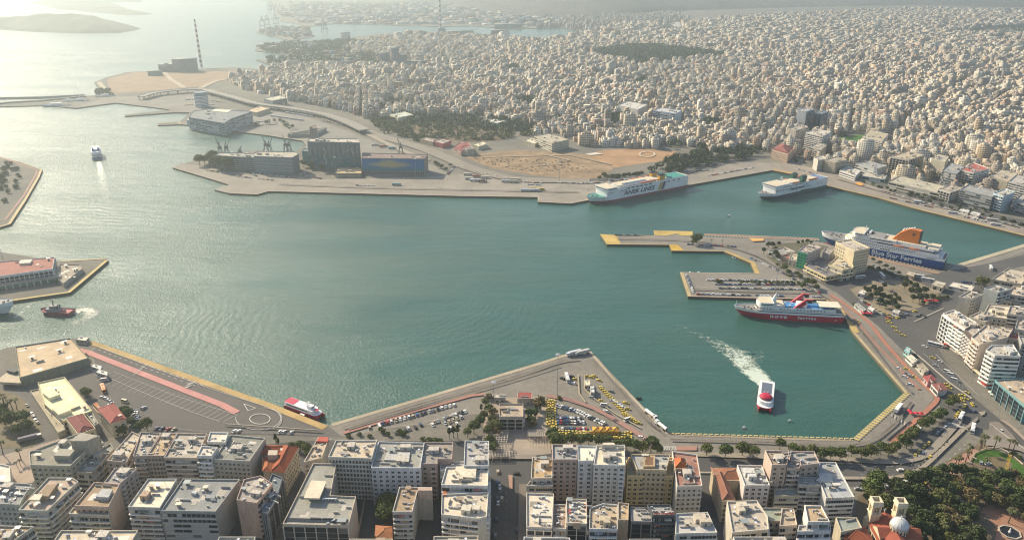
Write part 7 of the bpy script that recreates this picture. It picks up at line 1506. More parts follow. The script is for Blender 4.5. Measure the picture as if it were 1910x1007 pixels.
# ------------------------------------------------------------ vehicles
V_PAINT = mat('car_paint', None, .3, .3, 2, .06, spec=.6); V_GLASS = mat('car_glass', (.02, .025, .03), .08, spec=.8); V_TYRE = mat('tyre_rubber', (.02, .02, .02), .9)
def car_mesh(name, L, W, H, cab0, cab1, nose=.62, van=False):
    mb = MB(); w = W/2
    def slab(x0, x1, z0, z1, in0, in1, dx0, dx1, mi, top):
        b = [(x0, -w+in0, z0), (x1, -w+in0, z0), (x1, w-in0, z0), (x0, w-in0, z0)]; t = [(x0+dx0, -w+in1, z1), (x1-dx1, -w+in1, z1), (x1-dx1, w-in1, z1), (x0+dx0, w-in1, z1)]
        for k in range(4): mb.face([b[k], b[(k+1) % 4], t[(k+1) % 4], t[k]], mi)
        mb.face(t, top)
    slab(-L/2, L/2, .25, H*nose, .0, .06, .12, .1, 0, 0)
    slab(cab0, cab1, H*nose, H*.96, .1, .28, .15 if van else .55, .12 if van else .45, 1, 0)
    x0, x1 = cab0+(.2 if van else .62), cab1-(.2 if van else .52); mb.box(x0, x1, -w+.27, w-.27, H*.955, H, 0)
    for x in (-L*.31, L*.31):
        for y in (-w+.02, w-.22): mb.box(x-.32, x+.32, y, y+.2, 0, .62, 2)
    for s in (-1, 1): mb.box(L/2-.03, L/2+.02, s*w*.7-.18, s*w*.7+.18, .55, .72, 3)
    return mb
V_LAMP = mat('lamp_lens', (.55, .5, .45), .2); VM = [V_PAINT, V_GLASS, V_TYRE, V_LAMP]
ME_CAR = [car_mesh('c', 4.3, 1.85, 1.5, -2.0, 1.0).mesh('car', VM), car_mesh('c', 4.6, 1.85, 1.48, -1.6, 1.0).mesh('car', VM), car_mesh('c', 4.5, 1.95, 1.75, -2.1, 1.2).mesh('car', VM)]
mbt = car_mesh('t', 4.7, 1.9, 1.5, -1.6, 1.0); mbt.box(-.35, -.1, -.45, .45, 1.5, 1.72, 3); ME_TAXI = mbt.mesh('taxi', VM)
ME_VAN = car_mesh('v', 5.6, 2.1, 2.5, -2.7, 2.2, .55, True).mesh('van', VM)
V_TRUCKW = mat('trailer_white', (.62, .61, .58), .6); V_TARP = mat('tarpaulin', None, .8)
def bus_parts(L=12):
    b = MB(); b.box(-L/2, L/2, -1.27, 1.27, .35, 3.0, 0); b.box(-L/2+.3, L/2-.3, -1.1, 1.1, 3.0, 3.15, 0); b.box(-L/2+1.5, -L/2+4, -.8, .8, 3.15, 3.4, 0); b.box(1, 3.2, -.8, .8, 3.15, 3.4, 0)
    g = MB()
    n = 7
    for k in range(n):
        for s in (-1, 1): g.box(-L/2+.5+k*(L-1)/n, -L/2+.35+(k+1)*(L-1)/n, s*1.28-.03, s*1.28+.03, 1.35, 2.5)
    g.box(L/2-.02, L/2+.04, -1.1, 1.1, 1.1, 2.6); g.box(-L/2-.04, -L/2+.02, -1.0, 1.0, 1.5, 2.5)
    w = MB()
    for x in (-L*.3, L*.33):
        for s in (-1, 1): w.tube((x, s*1.0, .5), (x, s*1.3, .5), .5, n=10)
    return b.mesh('body', V_PAINT), g.mesh('window', V_GLASS), w.mesh('wheel', V_TYRE)
BUSP = bus_parts(); 
def truck_parts(L=13.5, tank=False):
    c = MB(); c.box(L/2-2.3, L/2, -1.2, 1.2, .6, 3.3, 0); c.box(L/2-.02, L/2+.04, -1.05, 1.05, 1.9, 2.9, 1); c.box(L/2-2.6, L/2-2.3, -1.1, 1.1, 2.6, 3.7, 0)
    t = MB()
    if tank: t.tube((-L/2, 0, 2.1), (L/2-3, 0, 2.1), 1.2, n=12)
    else: t.box(-L/2, L/2-2.9, -1.27, 1.27, 1.2, 3.9)
    w = MB(); w.box(-L/2, L/2-1, -.5, .5, .6, 1.0)
    for x in (-L/2+1, -L/2+2.3, L/2-4, L/2-1.2):
        for s in (-1, 1): w.tube((x, s*.95, .5), (x, s*1.25, .5), .52, n=10)
    return c.mesh('cab', [V_PAINT, V_GLASS]), t.mesh('trailer' if not tank else 'tank', V_TARP), w.mesh('wheel', V_TYRE)
TRK = truck_parts(); TNK = truck_parts(12, True)
WH = (.68, .67, .64); CARC = [('white', WH), ('white', WH), ('white', WH), ('silver', (.42, .43, .44)), ('silver', (.36, .37, .38)), ('grey', (.15, .155, .16)), ('black', (.025, .025, .03)), ('black', (.03, .03, .03)), ('dark blue', (.03, .05, .12)), ('red', (.32, .02, .02)), ('beige', (.4, .34, .24)), ('blue', (.05, .12, .25))]
YT = (.64, .47, .05); NCAR = [0, 0]; CARLOG = []; STUFFCARS = []
def vehicle(kind, x, y, rz, label, group=None, color=None, z=ZG+.05):
    if kind in ('car', 'taxi', 'van'):
        if kind == 'car': me = random.choice(ME_CAR)
        elif kind == 'taxi': me = ME_TAXI; color = var(YT, .08)
        else: me = ME_VAN; color = color or WH
        o = put(kind, me, None, (x, y, z), rz, color); return tag(o, label, kind, group)
    nm = kind; t = empty(nm, (x, y, z), label, kind.replace('_', ' '), group, rz)
    for me, c in zip(BUSP if kind == 'bus' else TNK if kind == 'tanker' else TRK, ((color or WH), (color or WH), (0, 0, 0))): put(me.name.split('.')[0], me, t, color=c)
    return t
def row(kind, p0, p1, n, rel, where, jit=.15, skip=0, cols=CARC, group=None, z=None):
    A = Vector(G(*p0)); B = Vector(G(*p1)); u = B-A; th = math.atan2(u.y, u.x); k2 = 0
    items = []
    for k in range(n):
        if random.random() < skip: continue
        q = A+u*((k+.5)/n); items.append((q.x+random.gauss(0, jit), q.y+random.gauss(0, jit)))
    for i, (x, y) in enumerate(items):
        nm, c = random.choice(cols); f = random.choice([0, math.pi]) if rel else 0
        lab = ('%s car' % nm if kind == 'car' else 'yellow taxi' if kind == 'taxi' else 'white coach' if kind == 'bus' else kind)+', %s %s' % (ordw(i), where)
        NCAR[0] += kind == 'car'; NCAR[1] += kind == 'taxi'
        vehicle(kind, x, y, th+R(rel)+f+random.gauss(0, .03), lab, group or (kind+'s '+where.split(' in the ')[-1].split(' of the ')[-1]), var(c, .05) if kind == 'car' else None)
def one(kind, px, py, ang, label, color=None): x, y = G(px, py); vehicle(kind, x, y, R(ang), label, None, color)
# wedge quay
row('car', (686, 799), (850, 755), 21, 75, 'from the left along the kerb of the wedge car park', skip=.08)
row('car', (808, 789), (870, 767), 11, 75, 'from the left in the middle row of the wedge car park', skip=.05); row('car', (826, 792), (864, 777), 5, 75, 'from the left in the short row of the wedge car park')
for i, (px, py, c) in enumerate([(737, 808, 'grey'), (757, 803, 'black'), (762, 800, 'white'), (775, 798, 'black'), (785, 793, 'dark blue'), (853, 791, 'white'), (807, 793, 'white'), (840, 799, 'white')]): one('car', px, py, 115, '%s car standing alone, %s from the left on the open wedge car park' % (c, ordw(i)), dict(CARC)[c])
one('van', 708, 797, 110, 'long white van at the left end of the wedge car park')
row('taxi', (1023, 746), (1025, 796), 10, 90, 'from the top in the outer taxi column beside the garden', .1); row('taxi', (1030, 746), (1033, 800), 11, 90, 'from the top in the inner taxi column beside the garden', .1)
row('car', (1037, 757), (1078, 768), 10, 80, 'from the left in the rear row of the full taxi lot'); row('car', (1078, 768), (1128, 792), 11, 80, 'from the left in the slanted row beside the red path', cols=[('white', WH)]*5+CARC[4:8])
row('car', (1037, 781), (1086, 782), 10, 90, 'from the left in the upper middle row of the taxi lot'); row('car', (1038, 788), (1090, 789), 10, 90, 'from the left in the lower middle row of the taxi lot'); row('car', (1041, 801), (1096, 802), 10, 90, 'from the left in the front row of the taxi lot', skip=.1)
for k, y in enumerate((806, 810.5, 815)): row('taxi', (1034+k*6, y-1), (1176, y+3), 22-k, 0, 'from the left in the %s lane of the taxi jam' % ('upper', 'middle', 'lower')[k], .25, skip=.04)
row('taxi', (1120, 722), (1165, 770), 13, 35, 'from the top in the quayside taxi queue'); row('taxi', (1163, 771), (1192, 791), 8, 35, 'from the top in the lower quayside taxi queue'); row('car', (1140, 746), (1163, 763), 5, 35, 'from the top beside the quayside taxi queue', cols=CARC[:5])
for i, (px, py) in enumerate([(1073, 708), (1094, 702), (1102, 704), (1108, 702), (1117, 710), (1121, 748), (1167, 752), (1170, 763)]): one('taxi', px, py, 150, 'lone yellow taxi, %s from the left on the open wedge quay' % ordw(i))
for i, (px, py, c) in enumerate([(1049, 707, 'black'), (1067, 703, 'black'), (1070, 716, 'white'), (1103, 742, 'silver'), (1140, 731, 'grey'), (1130, 768, 'white'), (1134, 771, 'grey'), (1196, 816, 'white')]): one('car', px, py, 140, '%s car, %s from the left on the open wedge quay' % (c, ordw(i)), dict(CARC)[c])
one('bus', 1058, 707, 95, 'white coach parked alone on the wedge quay beside black cars'); one('van', 1126, 757, 170, 'white van beside the orange-topped traffic island on the wedge quay'); one('van', 1170, 784, 30, 'white camper van by the dust patch on the wedge quay')
def truck2(px, py, ang, label, col=WH): x, y = G(px, py); vehicle('truck', x, y, R(ang), label, None, col)
truck2(1070, 662, 205, 'white articulated truck at the very tip of the wedge quay', (.55, .56, .58)); truck2(1085, 661, 205, 'second articulated truck parked behind the one at the tip of the wedge', (.5, .48, .44))
one('tanker', 1214, 776, -62, 'upper white tanker lorry on the quay edge facing the other'); one('tanker', 1233, 797, 118, 'lower white tanker lorry on the quay edge beside the green basin')
# central street
for i, (px, py, c, a) in enumerate([(963, 884, 'black', 175), (929, 881, 'beige', 100), (928, 901, 'dark blue', 90), (932, 908, 'silver', 90), (933, 914, 'silver', 90), (928, 931, 'black', 90), (929, 938, 'white', 90), (936, 931, 'beige', 90), (926, 970, 'black', 90), (965, 990, 'black', 95), (924, 1000, 'grey', 90)]): one('car', px, py, a, '%s car, %s one counted down the narrow central street' % (c, ordw(i)), dict(CARC)[c])
for i, (px, py, c) in enumerate([(437, 805, 'white'), (445, 805, 'white'), (522, 806, 'white'), (530, 806, 'white'), (544, 807, 'white'), (268, 762, 'silver')]): one('car', px, py, 70, '%s car, %s from the left at the edge of the empty quay lot' % (c, ordw((1, 2, 3, 4, 5, 0)[i])), dict(CARC)[c])
row('car', (188, 741), (206, 748), 3, 0, 'from the left beside the orange porch', cols=[('white', WH)]); row('car', (205, 752), (228, 785), 7, 90, 'from the top along the fence of the red-roofed house'); row('car', (248, 765), (262, 790), 7, 90, 'from the top behind the trees by the empty lot'); row('car', (286, 800), (330, 802), 4, 70, 'from the left behind the fence of the empty lot')
row('car', (48, 755), (72, 792), 7, 5, 'from the top down the road beside the palms', skip=.2); one('van', 195, 710, 20, 'white van beside the two canopies of the empty quay'); one('bus', 193, 727, -55, 'bright orange bus parked beside the canopies'); bpy.data.objects['bus.001'].name
for o in COL.objects:
    if o.get('label', '').startswith('bright orange bus'):
        for c_ in o.children: c_.color = (.72, .22, .02, 1)
one('van', 233, 750, -20, 'cream minibus by the trees of the empty lot', (.6, .52, .3)); one('truck', 57, 821, 30, 'dark lorry in the scrap yard at the left border', (.2, .18, .2))
# promenade, avenue and square
for i, (px, py, a, c) in enumerate([(1675, 688, -40, 'white'), (1687, 704, -40, 'white'), (1691, 699, -40, 'dark blue'), (1696, 702, -40, 'silver'), (1697, 718, -25, 'white'), (1679, 877, 10, 'white'), (1632, 881, 0, 'black'), (1770, 792, 45, 'silver'), (1763, 797, 45, 'white'), (1755, 804, 45, 'grey'), (1749, 808, 45, 'silver'), (1721, 846, 50, 'silver'), (1816, 768, 170, 'dark blue'), (1724, 647, -45, 'white'), (1752, 675, -40, 'white'), (1600, 912, 0, 'silver'), (1617, 912, 0, 'dark blue'), (1656, 909, 10, 'white'), (1842, 866, 20, 'white'), (1830, 864, 60, 'silver'), (1745, 683, -35, 'silver'), (1867, 804, 100, 'white'), (1723, 591, 20, 'black'), (1718, 588, 10, 'black'), (1710, 590, 5, 'grey'), (1690, 586, 30, 'white'), (1660, 590, -45, 'black'), (1648, 570, -45, 'black'), (1636, 561, -40, 'white'), (1620, 556, -40, 'silver')]): one('car', px, py, a, '%s car, number of the square traffic: %s counted round the avenue' % (c, ordw(i)) if 0 else '%s car, %s counted among single cars of the square and avenue' % (c, ordw(i)), dict(CARC)[c])
for i, (px, py, a) in enumerate([(1691, 689, -40), (1703, 703, -40), (1801, 733, -25), (1794, 738, -25), (1786, 742, -30), (1800, 745, -25), (1792, 748, -30), (1799, 757, 50), (1796, 762, 50), (1791, 767, 50), (1787, 771, 50), (1783, 776, 50), (1814, 755, 80), (1769, 724, -40), (1766, 718, -40), (1739, 668, -35), (1732, 827, 50), (1724, 833, 50), (1714, 842, 50), (1707, 850, 60), (1735, 853, 45), (1683, 626, -35), (1673, 619, -35), (1667, 611, -40), (1658, 602, -40), (1656, 597, -40), (1660, 592, -40), (1650, 586, -40), (1674, 593, 30), (1706, 581, 20), (1600, 600, -60), (1643, 582, -40), (1712, 900, 10), (1720, 902, 10)]): one('taxi', px, py, a, 'yellow taxi, %s counted down the avenue from the square to the bend' % ordw(i)); NCAR[1] += 1
one('bus', 1792, 780, 50, 'white city bus waiting at the zebra crossing on the bend'); one('bus', 1814, 802, 55, 'white city bus driving past the palm trees'); one('bus', 1744, 645, -38, 'white city bus at the stop under the seaside hotel'); one('bus', 1604, 519, 15, 'white city bus in the shade by the cream arcade block'); one('bus', 1645, 516, 85, 'pale grey coach standing in the shade of the square'); one('bus', 1700, 903, 5, 'white tour bus half hidden by the church garden trees'); one('bus', 1848, 502, 65, 'white coach on the curved road behind the blue ferry'); one('bus', 1711, 517, -28, 'front white bus of two in the coach bay'); one('bus', 1730, 524, -28, 'rear white bus of two in the coach bay')
one('truck', 1675, 765, 48, 'white truck on the quay bend casting a long shadow')
for i, (px, py) in enumerate([(1766, 695), (1772, 700), (1779, 710)]): one('van', px, py, -40, 'white van, %s in the middle lane by the fence' % ordw(i))
row('car', (1660, 596), (1605, 560), 9, 0, 'from the right along the lower edge of the garden', skip=.25); row('car', (1636, 524), (1665, 532), 5, 0, 'from the left in the arc above the garden', skip=.2)
# motorcycles
U = MB(); U.box(-.8, .8, -.12, .12, .45, .8); U.tube((-.7, -.07, .32), (-.7, .07, .32), .32, n=8); U.tube((.7, -.07, .32), (.7, .07, .32), .32, n=8); U.box(.45, .55, -.35, .35, .9, 1.05); U.box(-.6, 0, -.16, .16, .8, .92); ME_MOTO = U.mesh('motorcycle', mat('moto_paint', (.05, .055, .07), .4))
A = Vector(G(1657, 823)); B = Vector(G(1699, 788))
for k in range(30): q = A.lerp(B, (k+.5)/30); o = put('motorcycle', ME_MOTO, None, (q.x, q.y, ZG+.05), math.atan2((B-A).y, (B-A).x)+R(80), scale=(1.25, 1.25, 1.25)); tag(o, 'dark motorcycle, %s from the left in the row by the red path' % ordw(k), 'motorcycle', 'motorcycles parked along the red path')
# parking piers
row('car', (1298, 549.5), (1400, 551.5), 11, 0, 'from the left along the lower edge of the parking pier'); row('car', (1400, 551.5), (1540, 555), 16, 0, 'from the left along the lower edge behind the red ferry', skip=.25)
row('car', (1279, 512), (1294, 546), 11, 0, 'from the top down the short end of the parking pier'); row('car', (1318, 523), (1480, 525), 20, 0, 'from the left in the rear tree row of the parking pier', skip=.1); row('car', (1332, 531), (1480, 532), 17, 0, 'from the left in the middle tree row of the parking pier', skip=.12); row('car', (1340, 538), (1520, 541), 22, 0, 'from the left in the front row of the parking pier', skip=.06)
row('car', (1281, 456), (1374, 461), 15, 60, 'from the left along the small building on the upper pier', skip=.05); row('car', (1146, 439), (1196, 439.5), 7, 0, 'from the left on the bare upper pier'); row('car', (1400, 482), (1458, 509), 13, 0, 'from the top along the kerb of the neck of land'); row('car', (1458, 509), (1530, 548), 12, 0, 'from the top along the lower kerb of the neck of land', skip=.15)
row('car', (1540, 521), (1600, 512), 7, 90, 'from the left in the shade under the arcade', skip=.1); row('car', (1626, 495), (1690, 520), 11, 90, 'from the left on the strip behind the blue ferry hull', skip=.15); row('car', (1792, 526), (1835, 531), 6, 60, 'from the left beside the white tents')
print('cars', NCAR)
# the farther rows read as one mass each
def mass(name, rows, label, cat='cars'):
    mb = MB()
    for p0, p1, n, rel in rows:
        A = Vector(G(*p0)); B = Vector(G(*p1)); u = B-A; th = math.atan2(u.y, u.x)+R(rel)
        for k in range(n):
            if random.random() < .08: continue
            q = A+u*((k+.5)/n); c, s = math.cos(th), math.sin(th); mi = random.choice([0, 0, 0, 1, 1, 2, 2, 3])
            for x0, x1, w, z0, z1, m_ in ((-2.1, 2.1, .9, .3, .95, mi), (-1.5, .9, .75, .95, 1.45, 4)):
                P = [(q.x+x*c-y*s, q.y+x*s+y*c) for x, y in ((x0, -w), (x1, -w), (x1, w), (x0, w))]; mb.prism(P, ZG+z0, ZG+z1, m_, mi)
    o = mb.build(name, [mat('pc_white', (.66, .65, .62), .4), mat('pc_grey', (.3, .3, .31), .4), mat('pc_black', (.03, .03, .035), .4), mat('pc_red', (.25, .04, .04), .4), V_GLASS]); return tag(o, label, cat, kind='stuff')
mass('parked_cars', [((386, 318), (470, 333), 22, 70), ((400, 313), (430, 320), 9, 70), ((455, 318), (480, 330), 8, 40), ((470, 322), (560, 334), 20, 40), ((560, 318), (580, 328), 10, 20), ((600, 325), (672, 328), 16, 70), ((560, 326), (600, 334), 10, 50), ((440, 330), (520, 338), 10, 0)], 'glinting rows of parked cars round the grain warehouses')
mass('parked_cars', [((888, 322), (945, 332), 18, 0), ((945, 332), (990, 338), 14, 20), ((975, 340), (1012, 342), 16, 80), ((1040, 341), (1086, 343), 18, 80), ((1086, 342), (1130, 341), 12, 80), ((835, 326), (845, 315), 12, 60), ((845, 312), (868, 312), 12, 30), ((985, 345), (1010, 346), 7, 0), ((655, 346), (700, 347), 6, 0)], 'parked cars strung along the road behind the lorry yard')
mass('parked_cars', [((1320, 329), (1406, 313), 26, 75), ((1250, 320), (1330, 318), 30, 20), ((1290, 312), (1350, 308), 22, 10), ((1330, 300), (1400, 292), 20, 10), ((1488, 316), (1524, 326), 18, 60), ((1100, 343), (1180, 334), 14, 0), ((1270, 328), (1300, 320), 12, 0)], 'crowded small cars between the trees and the corner quay')
mass('parked_cars', [((455, 237), (520, 232), 26, 40), ((450, 232), (500, 226), 20, 0), ((345, 197), (400, 196), 24, 0), ((380, 186), (420, 192), 16, 10), ((600, 226), (632, 233), 14, 20), ((1640, 356), (1900, 424), 44, 0), ((1660, 370), (1740, 388), 16, 0), ((1800, 405), (1838, 414), 14, 70), ((1600, 318), (1640, 330), 12, 0)], 'far cars dotted over the cruise quay and the eastern quay road')
row('bus', (504, 217), (566, 226), 7, 8, 'from the left in the near coach line of the cruise yard'); row('bus', (532, 211), (584, 219), 6, 8, 'from the left in the far coach line of the cruise yard'); row('bus', (345, 187), (380, 186), 3, 4, 'from the left beside the round tower')
for i, (px, py, a, c) in enumerate([(873, 327, 5, (.5, .46, .4)), (890, 331, 5, (.3, .1, .08)), (876, 335, 5, (.5, .48, .42)), (905, 333, 5, (.52, .48, .4)), (885, 338, 5, WH), (900, 340, 5, (.15, .1, .1)), (946, 336, 0, (.55, .5, .42)), (962, 337, 0, (.5, .42, .3)), (944, 340, 0, (.5, .5, .46)), (960, 341, 0, (.45, .42, .36)), (980, 357, 0, (.5, .52, .55)), (998, 357, 0, (.5, .52, .55)), (700, 272, 15, (.5, .45, .4)), (715, 275, 15, (.3, .12, .1)), (732, 278, 15, (.2, .32, .36)), (740, 346, 0, (.25, .36, .36))]):
    x, y = G(px, py); vehicle('truck', x, y, R(a), 'lorry trailer, %s from the left among those on the grain quay yard' % ordw(sorted([873, 890, 876, 905, 885, 900, 946, 962, 944, 960, 980, 998, 700, 715, 732, 740]).index(px)), 'lorries on the quay yard', c)
for px, py, lab in ((997, 354, 'left yellow road machine on the empty end of the grain quay'), (1008, 355, 'right yellow road machine on the empty end of the grain quay')): one('bus', px, py, 0, lab)
for o in list(COL.objects):
    if 'yellow road machine' in o.get('label', ''):
        for c_ in o.children: c_.color = (.65, .42, .05, 1)
for i, (px, py) in enumerate([(1713, 379), (1777, 399), (1850, 412), (1857, 421), (1784, 373)]): one('bus', px, py, -25, 'white bus, %s from the left on the eastern quay' % ordw((0, 1, 3, 4, 2)[i]))
sheet('orange_boom', [(1594, 343), (1602, 341), (1612, 346), (1604, 348)], (.65, .30, .06)); sheet('orange_boom', [(1397, 446), (1424, 447), (1424, 451), (1404, 452)], (.60, .34, .12))
# ------------------------------------------------------------ vegetation
M_bark = mat('bark', (.10, .075, .055), .95)
def crown_mesh(name, n, rx, rz, cz, leaf, clumps, m, seed, flat=.75):
    rg = np.random.default_rng(seed); d = rg.normal(size=(clumps, 3)); d /= np.linalg.norm(d, axis=1, keepdims=True); d[:, 2] = np.abs(d[:, 2])*1.2-.35
    cc = d*np.array([rx*.62, rx*.62, rz*.6])+np.array([0, 0, cz]); cr = rg.uniform(.28, .5, clumps)*rx; k = rg.integers(0, clumps, n)
    e = rg.normal(size=(n, 3)); e /= np.linalg.norm(e, axis=1, keepdims=True); c = cc[k]+e*cr[k][:, None]*rg.uniform(.7, 1.05, (n, 1))*np.array([1, 1, flat])
    a = rg.normal(size=(n, 3)); a[:, 2] *= .5; a /= np.linalg.norm(a, axis=1, keepdims=True); b = np.cross(a, e+rg.normal(size=(n, 3))*.5); b /= np.linalg.norm(b, axis=1, keepdims=True); s = leaf*rg.uniform(.6, 1.4, (n, 1))
    V = np.stack([c-a*s, c+b*s*.7, c+a*s, c-b*s*.7], 1).reshape(-1, 3); me = bpy.data.meshes.new(name); me.vertices.add(n*4); me.vertices.foreach_set('co', V.reshape(-1)); me.loops.add(n*4); me.loops.foreach_set('vertex_index', np.arange(n*4, dtype=np.int32))
    me.polygons.add(n); me.polygons.foreach_set('loop_start', (np.arange(n)*4).astype(np.int32)); me.update(calc_edges=True); me.materials.append(m); return me
def trunk_mesh(h, r, limbs=5, spread=2.2, top=1.6, seed=0):
    rnd = random.Random(seed); mb = MB(); mb.tube((0, 0, -.2), (0, 0, h), r, r*.65, 7)
    for k in range(limbs): a = 6.28*k/limbs+rnd.uniform(-.3, .3); mb.tube((0, 0, h*rnd.uniform(.7, 1)), (math.cos(a)*spread, math.sin(a)*spread, h+top*rnd.uniform(.6, 1.2)), r*.5, r*.2, 5)
    return mb.mesh('trunk', M_bark)
TK = {}
for nm, n, rx, rz, cz, leaf, cl, m_ in (('tree', 1500, 4.4, 3.6, 5.6, .42, 22, M_leaf), ('pine_tree', 1500, 3.6, 5.2, 7.0, .40, 24, M_leafd), ('olive_tree', 1100, 4.0, 3.2, 4.8, .40, 18, M_leafo), ('cypress', 900, 1.5, 6.2, 6.4, .35, 26, M_leafd), ('bush', 420, 1.8, 1.4, 1.2, .3, 9, M_leaf)):
    TK[nm] = [(crown_mesh('crown', n, rx, rz, cz, leaf, cl, m_, 31+s*7+len(nm)), trunk_mesh(cz*.55, .28, 5, rx*.45, cz*.35, s)) for s in range(4)]
def palm_meshes(seed):
    rnd = random.Random(seed); mb = MB(); H = 9; mb.tube((0, 0, -.2), (.3, .1, H*.5), .34, .26, 8); mb.tube((.3, .1, H*.5), (.4, .2, H), .26, .22, 8); tr = mb.mesh('trunk', M_bark); mb = MB()
    for k in range(26):
        a = rnd.uniform(0, 6.28); up = rnd.uniform(-.3, 1.1); p = Vector((.4, .2, H)); L = rnd.uniform(2.4, 3.2); d = Vector((math.cos(a), math.sin(a), up)).normalized(); w = .38; side = Vector((-math.sin(a), math.cos(a), 0)); pts = []
        for j in range(6): pts.append(p.copy()); p = p+d*L/5; d.z -= .34; d.normalize()
        for j in range(5):
            w0 = w*math.sin(math.pi*(j+.35)/5.7); w1 = w*math.sin(math.pi*(j+1.2)/6.2)
            for s in (-1, 1): q = [pts[j], pts[j+1], pts[j+1]+side*s*w1-Vector((0, 0, .12)), pts[j]+side*s*w0-Vector((0, 0, .12))]; mb.face([tuple(v) for v in q])
    return mb.mesh('frond', leaf_palm), tr
leaf_palm = leaf_material('palm_leaves', (.04, .06, .02), (.11, .12, .045)); TK['palm_tree'] = [palm_meshes(s) for s in range(3)]
NT = [0]
def tree(kind, px, py, s, label, group=None, xy=None, sz=None, tip=False):
    x, y = xy or G(px, py, ZG+(0 if not tip else 9*s)); cr, tr = random.choice(TK[kind]); t = empty(kind, (x, y, ZG), label, kind.replace('_', ' '), group, random.uniform(0, 6.28)); k = (s, s, sz or s*random.uniform(.9, 1.1))
    put('crown' if kind != 'palm_tree' else 'fronds', cr, t, scale=k); put('trunk', tr, t, scale=k); NT[0] += 1; return t
def trees(kind, L, where, s=1.0, group=None):
    L = sorted(L)
    nmx = {'tree': 'leafy green tree', 'pine_tree': 'dark pine', 'olive_tree': 'olive-brown tree', 'cypress': 'slim cypress', 'bush': 'low bush', 'palm_tree': 'tall palm'}[kind]
    for i, q in enumerate(L): tree(kind, q[0], q[1], (q[2] if len(q) > 2 else s)*random.uniform(.93, 1.07), '%s, %s from the left %s' % (nmx, ordw(i), where), group or kind.replace('_', ' ')+'s '+where)
trees('tree', [(1317, 850, 1.15), (1352, 854, 1.1), (1384, 850, 1.2), (1404, 856), (1454, 838, .9), (1478, 846, .9), (1492, 848, .8), (1512, 852), (1530, 858), (1548, 856), (1566, 858), (1588, 852), (1606, 856), (1624, 852), (1642, 846), (1656, 850)], 'along the quay road above the foreground roofs')
trees('tree', [(1682, 832), (1696, 822), (1704, 812, .9), (1720, 800), (1732, 795), (1744, 785), (1756, 778), (1768, 760, .8), (1776, 756, 1.1), (1668, 842, .9), (1690, 836, .9)], 'in the green belt round the avenue bend')
trees('tree', [(905, 757, .8), (912, 770, .9), (903, 782, .8), (896, 795, 1.0), (884, 808, 1.1), (926, 806, 1.1), (912, 812, 1.0), (918, 790, .8), (872, 815, .8), (990, 792, .8), (998, 776, .8), (986, 780, .9), (1002, 764, .7), (915, 830, .9), (920, 845, .9)], 'in the customs house garden')
trees('olive_tree', [(1007, 765, 1.5), (920, 775, .9), (993, 800, .8), (912, 745, .7), (925, 812, 1)], 'in the customs house garden'); trees('cypress', [(838, 818, .9), (846, 816), (854, 818, 1.1), (898, 770, .8), (999, 786, .9)], 'near the customs house garden')
trees('tree', [(1030, 822, 1.1), (1034, 836, 1.3), (1050, 830), (1066, 828), (1082, 831), (1098, 829), (1116, 832), (1132, 832), (1150, 838, .8), (1168, 838), (1184, 842, 1.1), (1198, 844), (1214, 842, 1.2), (1225, 848)], 'in the hedge row below the taxi jam')
trees('bush', [(790, 822, 1.4), (800, 824, 1.5), (812, 823, 1.6), (822, 824, 1.3), (745, 808, 1.3), (752, 812, 1.4), (712, 806, 1.6), (724, 812, 1.2), (670, 812, 1.2), (650, 816, 1.2), (690, 815, 1)], 'at the lower edge of the wedge car park')
trees('tree', [(560, 840, .9), (572, 846, 1.0), (578, 852, .9), (545, 838, .7)], 'behind the red hipped roof'); trees('cypress', [(515, 828, .8), (520, 834, .7)], 'by the fence of the empty lot')
trees('tree', [(8, 790, 1.3), (22, 796, 1.4), (5, 772, 1.0), (46, 792, 1.3), (52, 806, 1.1), (36, 812, 1.0), (163, 741, .9), (158, 735, .7), (233, 776, .9), (241, 784, 1.1), (246, 794, .8), (262, 806, .9), (275, 803, 1.1), (230, 812, 1.0), (724, 958, 1.5), (720, 972, 1.5), (722, 948, 1.2)], 'between the terminal and the foreground yard')
trees('palm_tree', [(12, 762, 1.0), (24, 764, 1.0), (32, 764, 1.1), (18, 768, .9), (8, 756, 1), (40, 858, .9), (6, 848, 1.0), (33, 872, .5), (38, 868, .5)], 'in the left harbour garden')
trees('pine_tree', [(1618, 552, .9), (1628, 548, .9), (1640, 550, .8), (1622, 562, .8), (1634, 560), (1646, 562, .9), (1658, 564, .9), (1668, 558, .7), (1640, 572), (1652, 576, .9), (1664, 574, .9), (1672, 582, .8), (1648, 540, .7), (1612, 545, .6), (1674, 566, .8)], 'in the left half of the square garden')
trees('pine_tree', [(1686, 540, .9), (1696, 536, .8), (1706, 544), (1698, 552, .9), (1710, 556), (1722, 552, .9), (1714, 566), (1726, 564, .8), (1702, 564, .8), (1728, 546, .6), (1690, 530, .7), (1720, 572, .7)], 'in the right half of the square garden')
trees('bush', [(1740, 556, 1.6), (1748, 560, 1.5), (1756, 558, 1.6), (1765, 556, 1.3), (1600, 576, 1.6), (1608, 582, 1.6), (1594, 570, 1.4), (1780, 540, 1.3), (1796, 544, 1.4), (1810, 546, 1.4)], 'round the square garden'); trees('tree', [(1830, 538, 1.5), (1826, 532, 1.2)], 'by the coach bay')
trees('tree', [(1298, 456, 1.5), (1303, 452, 1.1), (1294, 458, .9)], 'crowning the upper pier'); trees('palm_tree', [(1326, 456, .6), (1347, 456, .6), (1452, 535, .7)], 'on the parking piers')
trees('pine_tree', [(1424, 474, .8), (1432, 466, .8), (1440, 464, .9), (1446, 470, .7), (1452, 460, .7), (1446, 482, 1.0), (1450, 488, .9), (1488, 458, .6), (1496, 456, .6), (1505, 456, .7), (1512, 458, .5), (1436, 480, .5)], 'round the plain shed park')
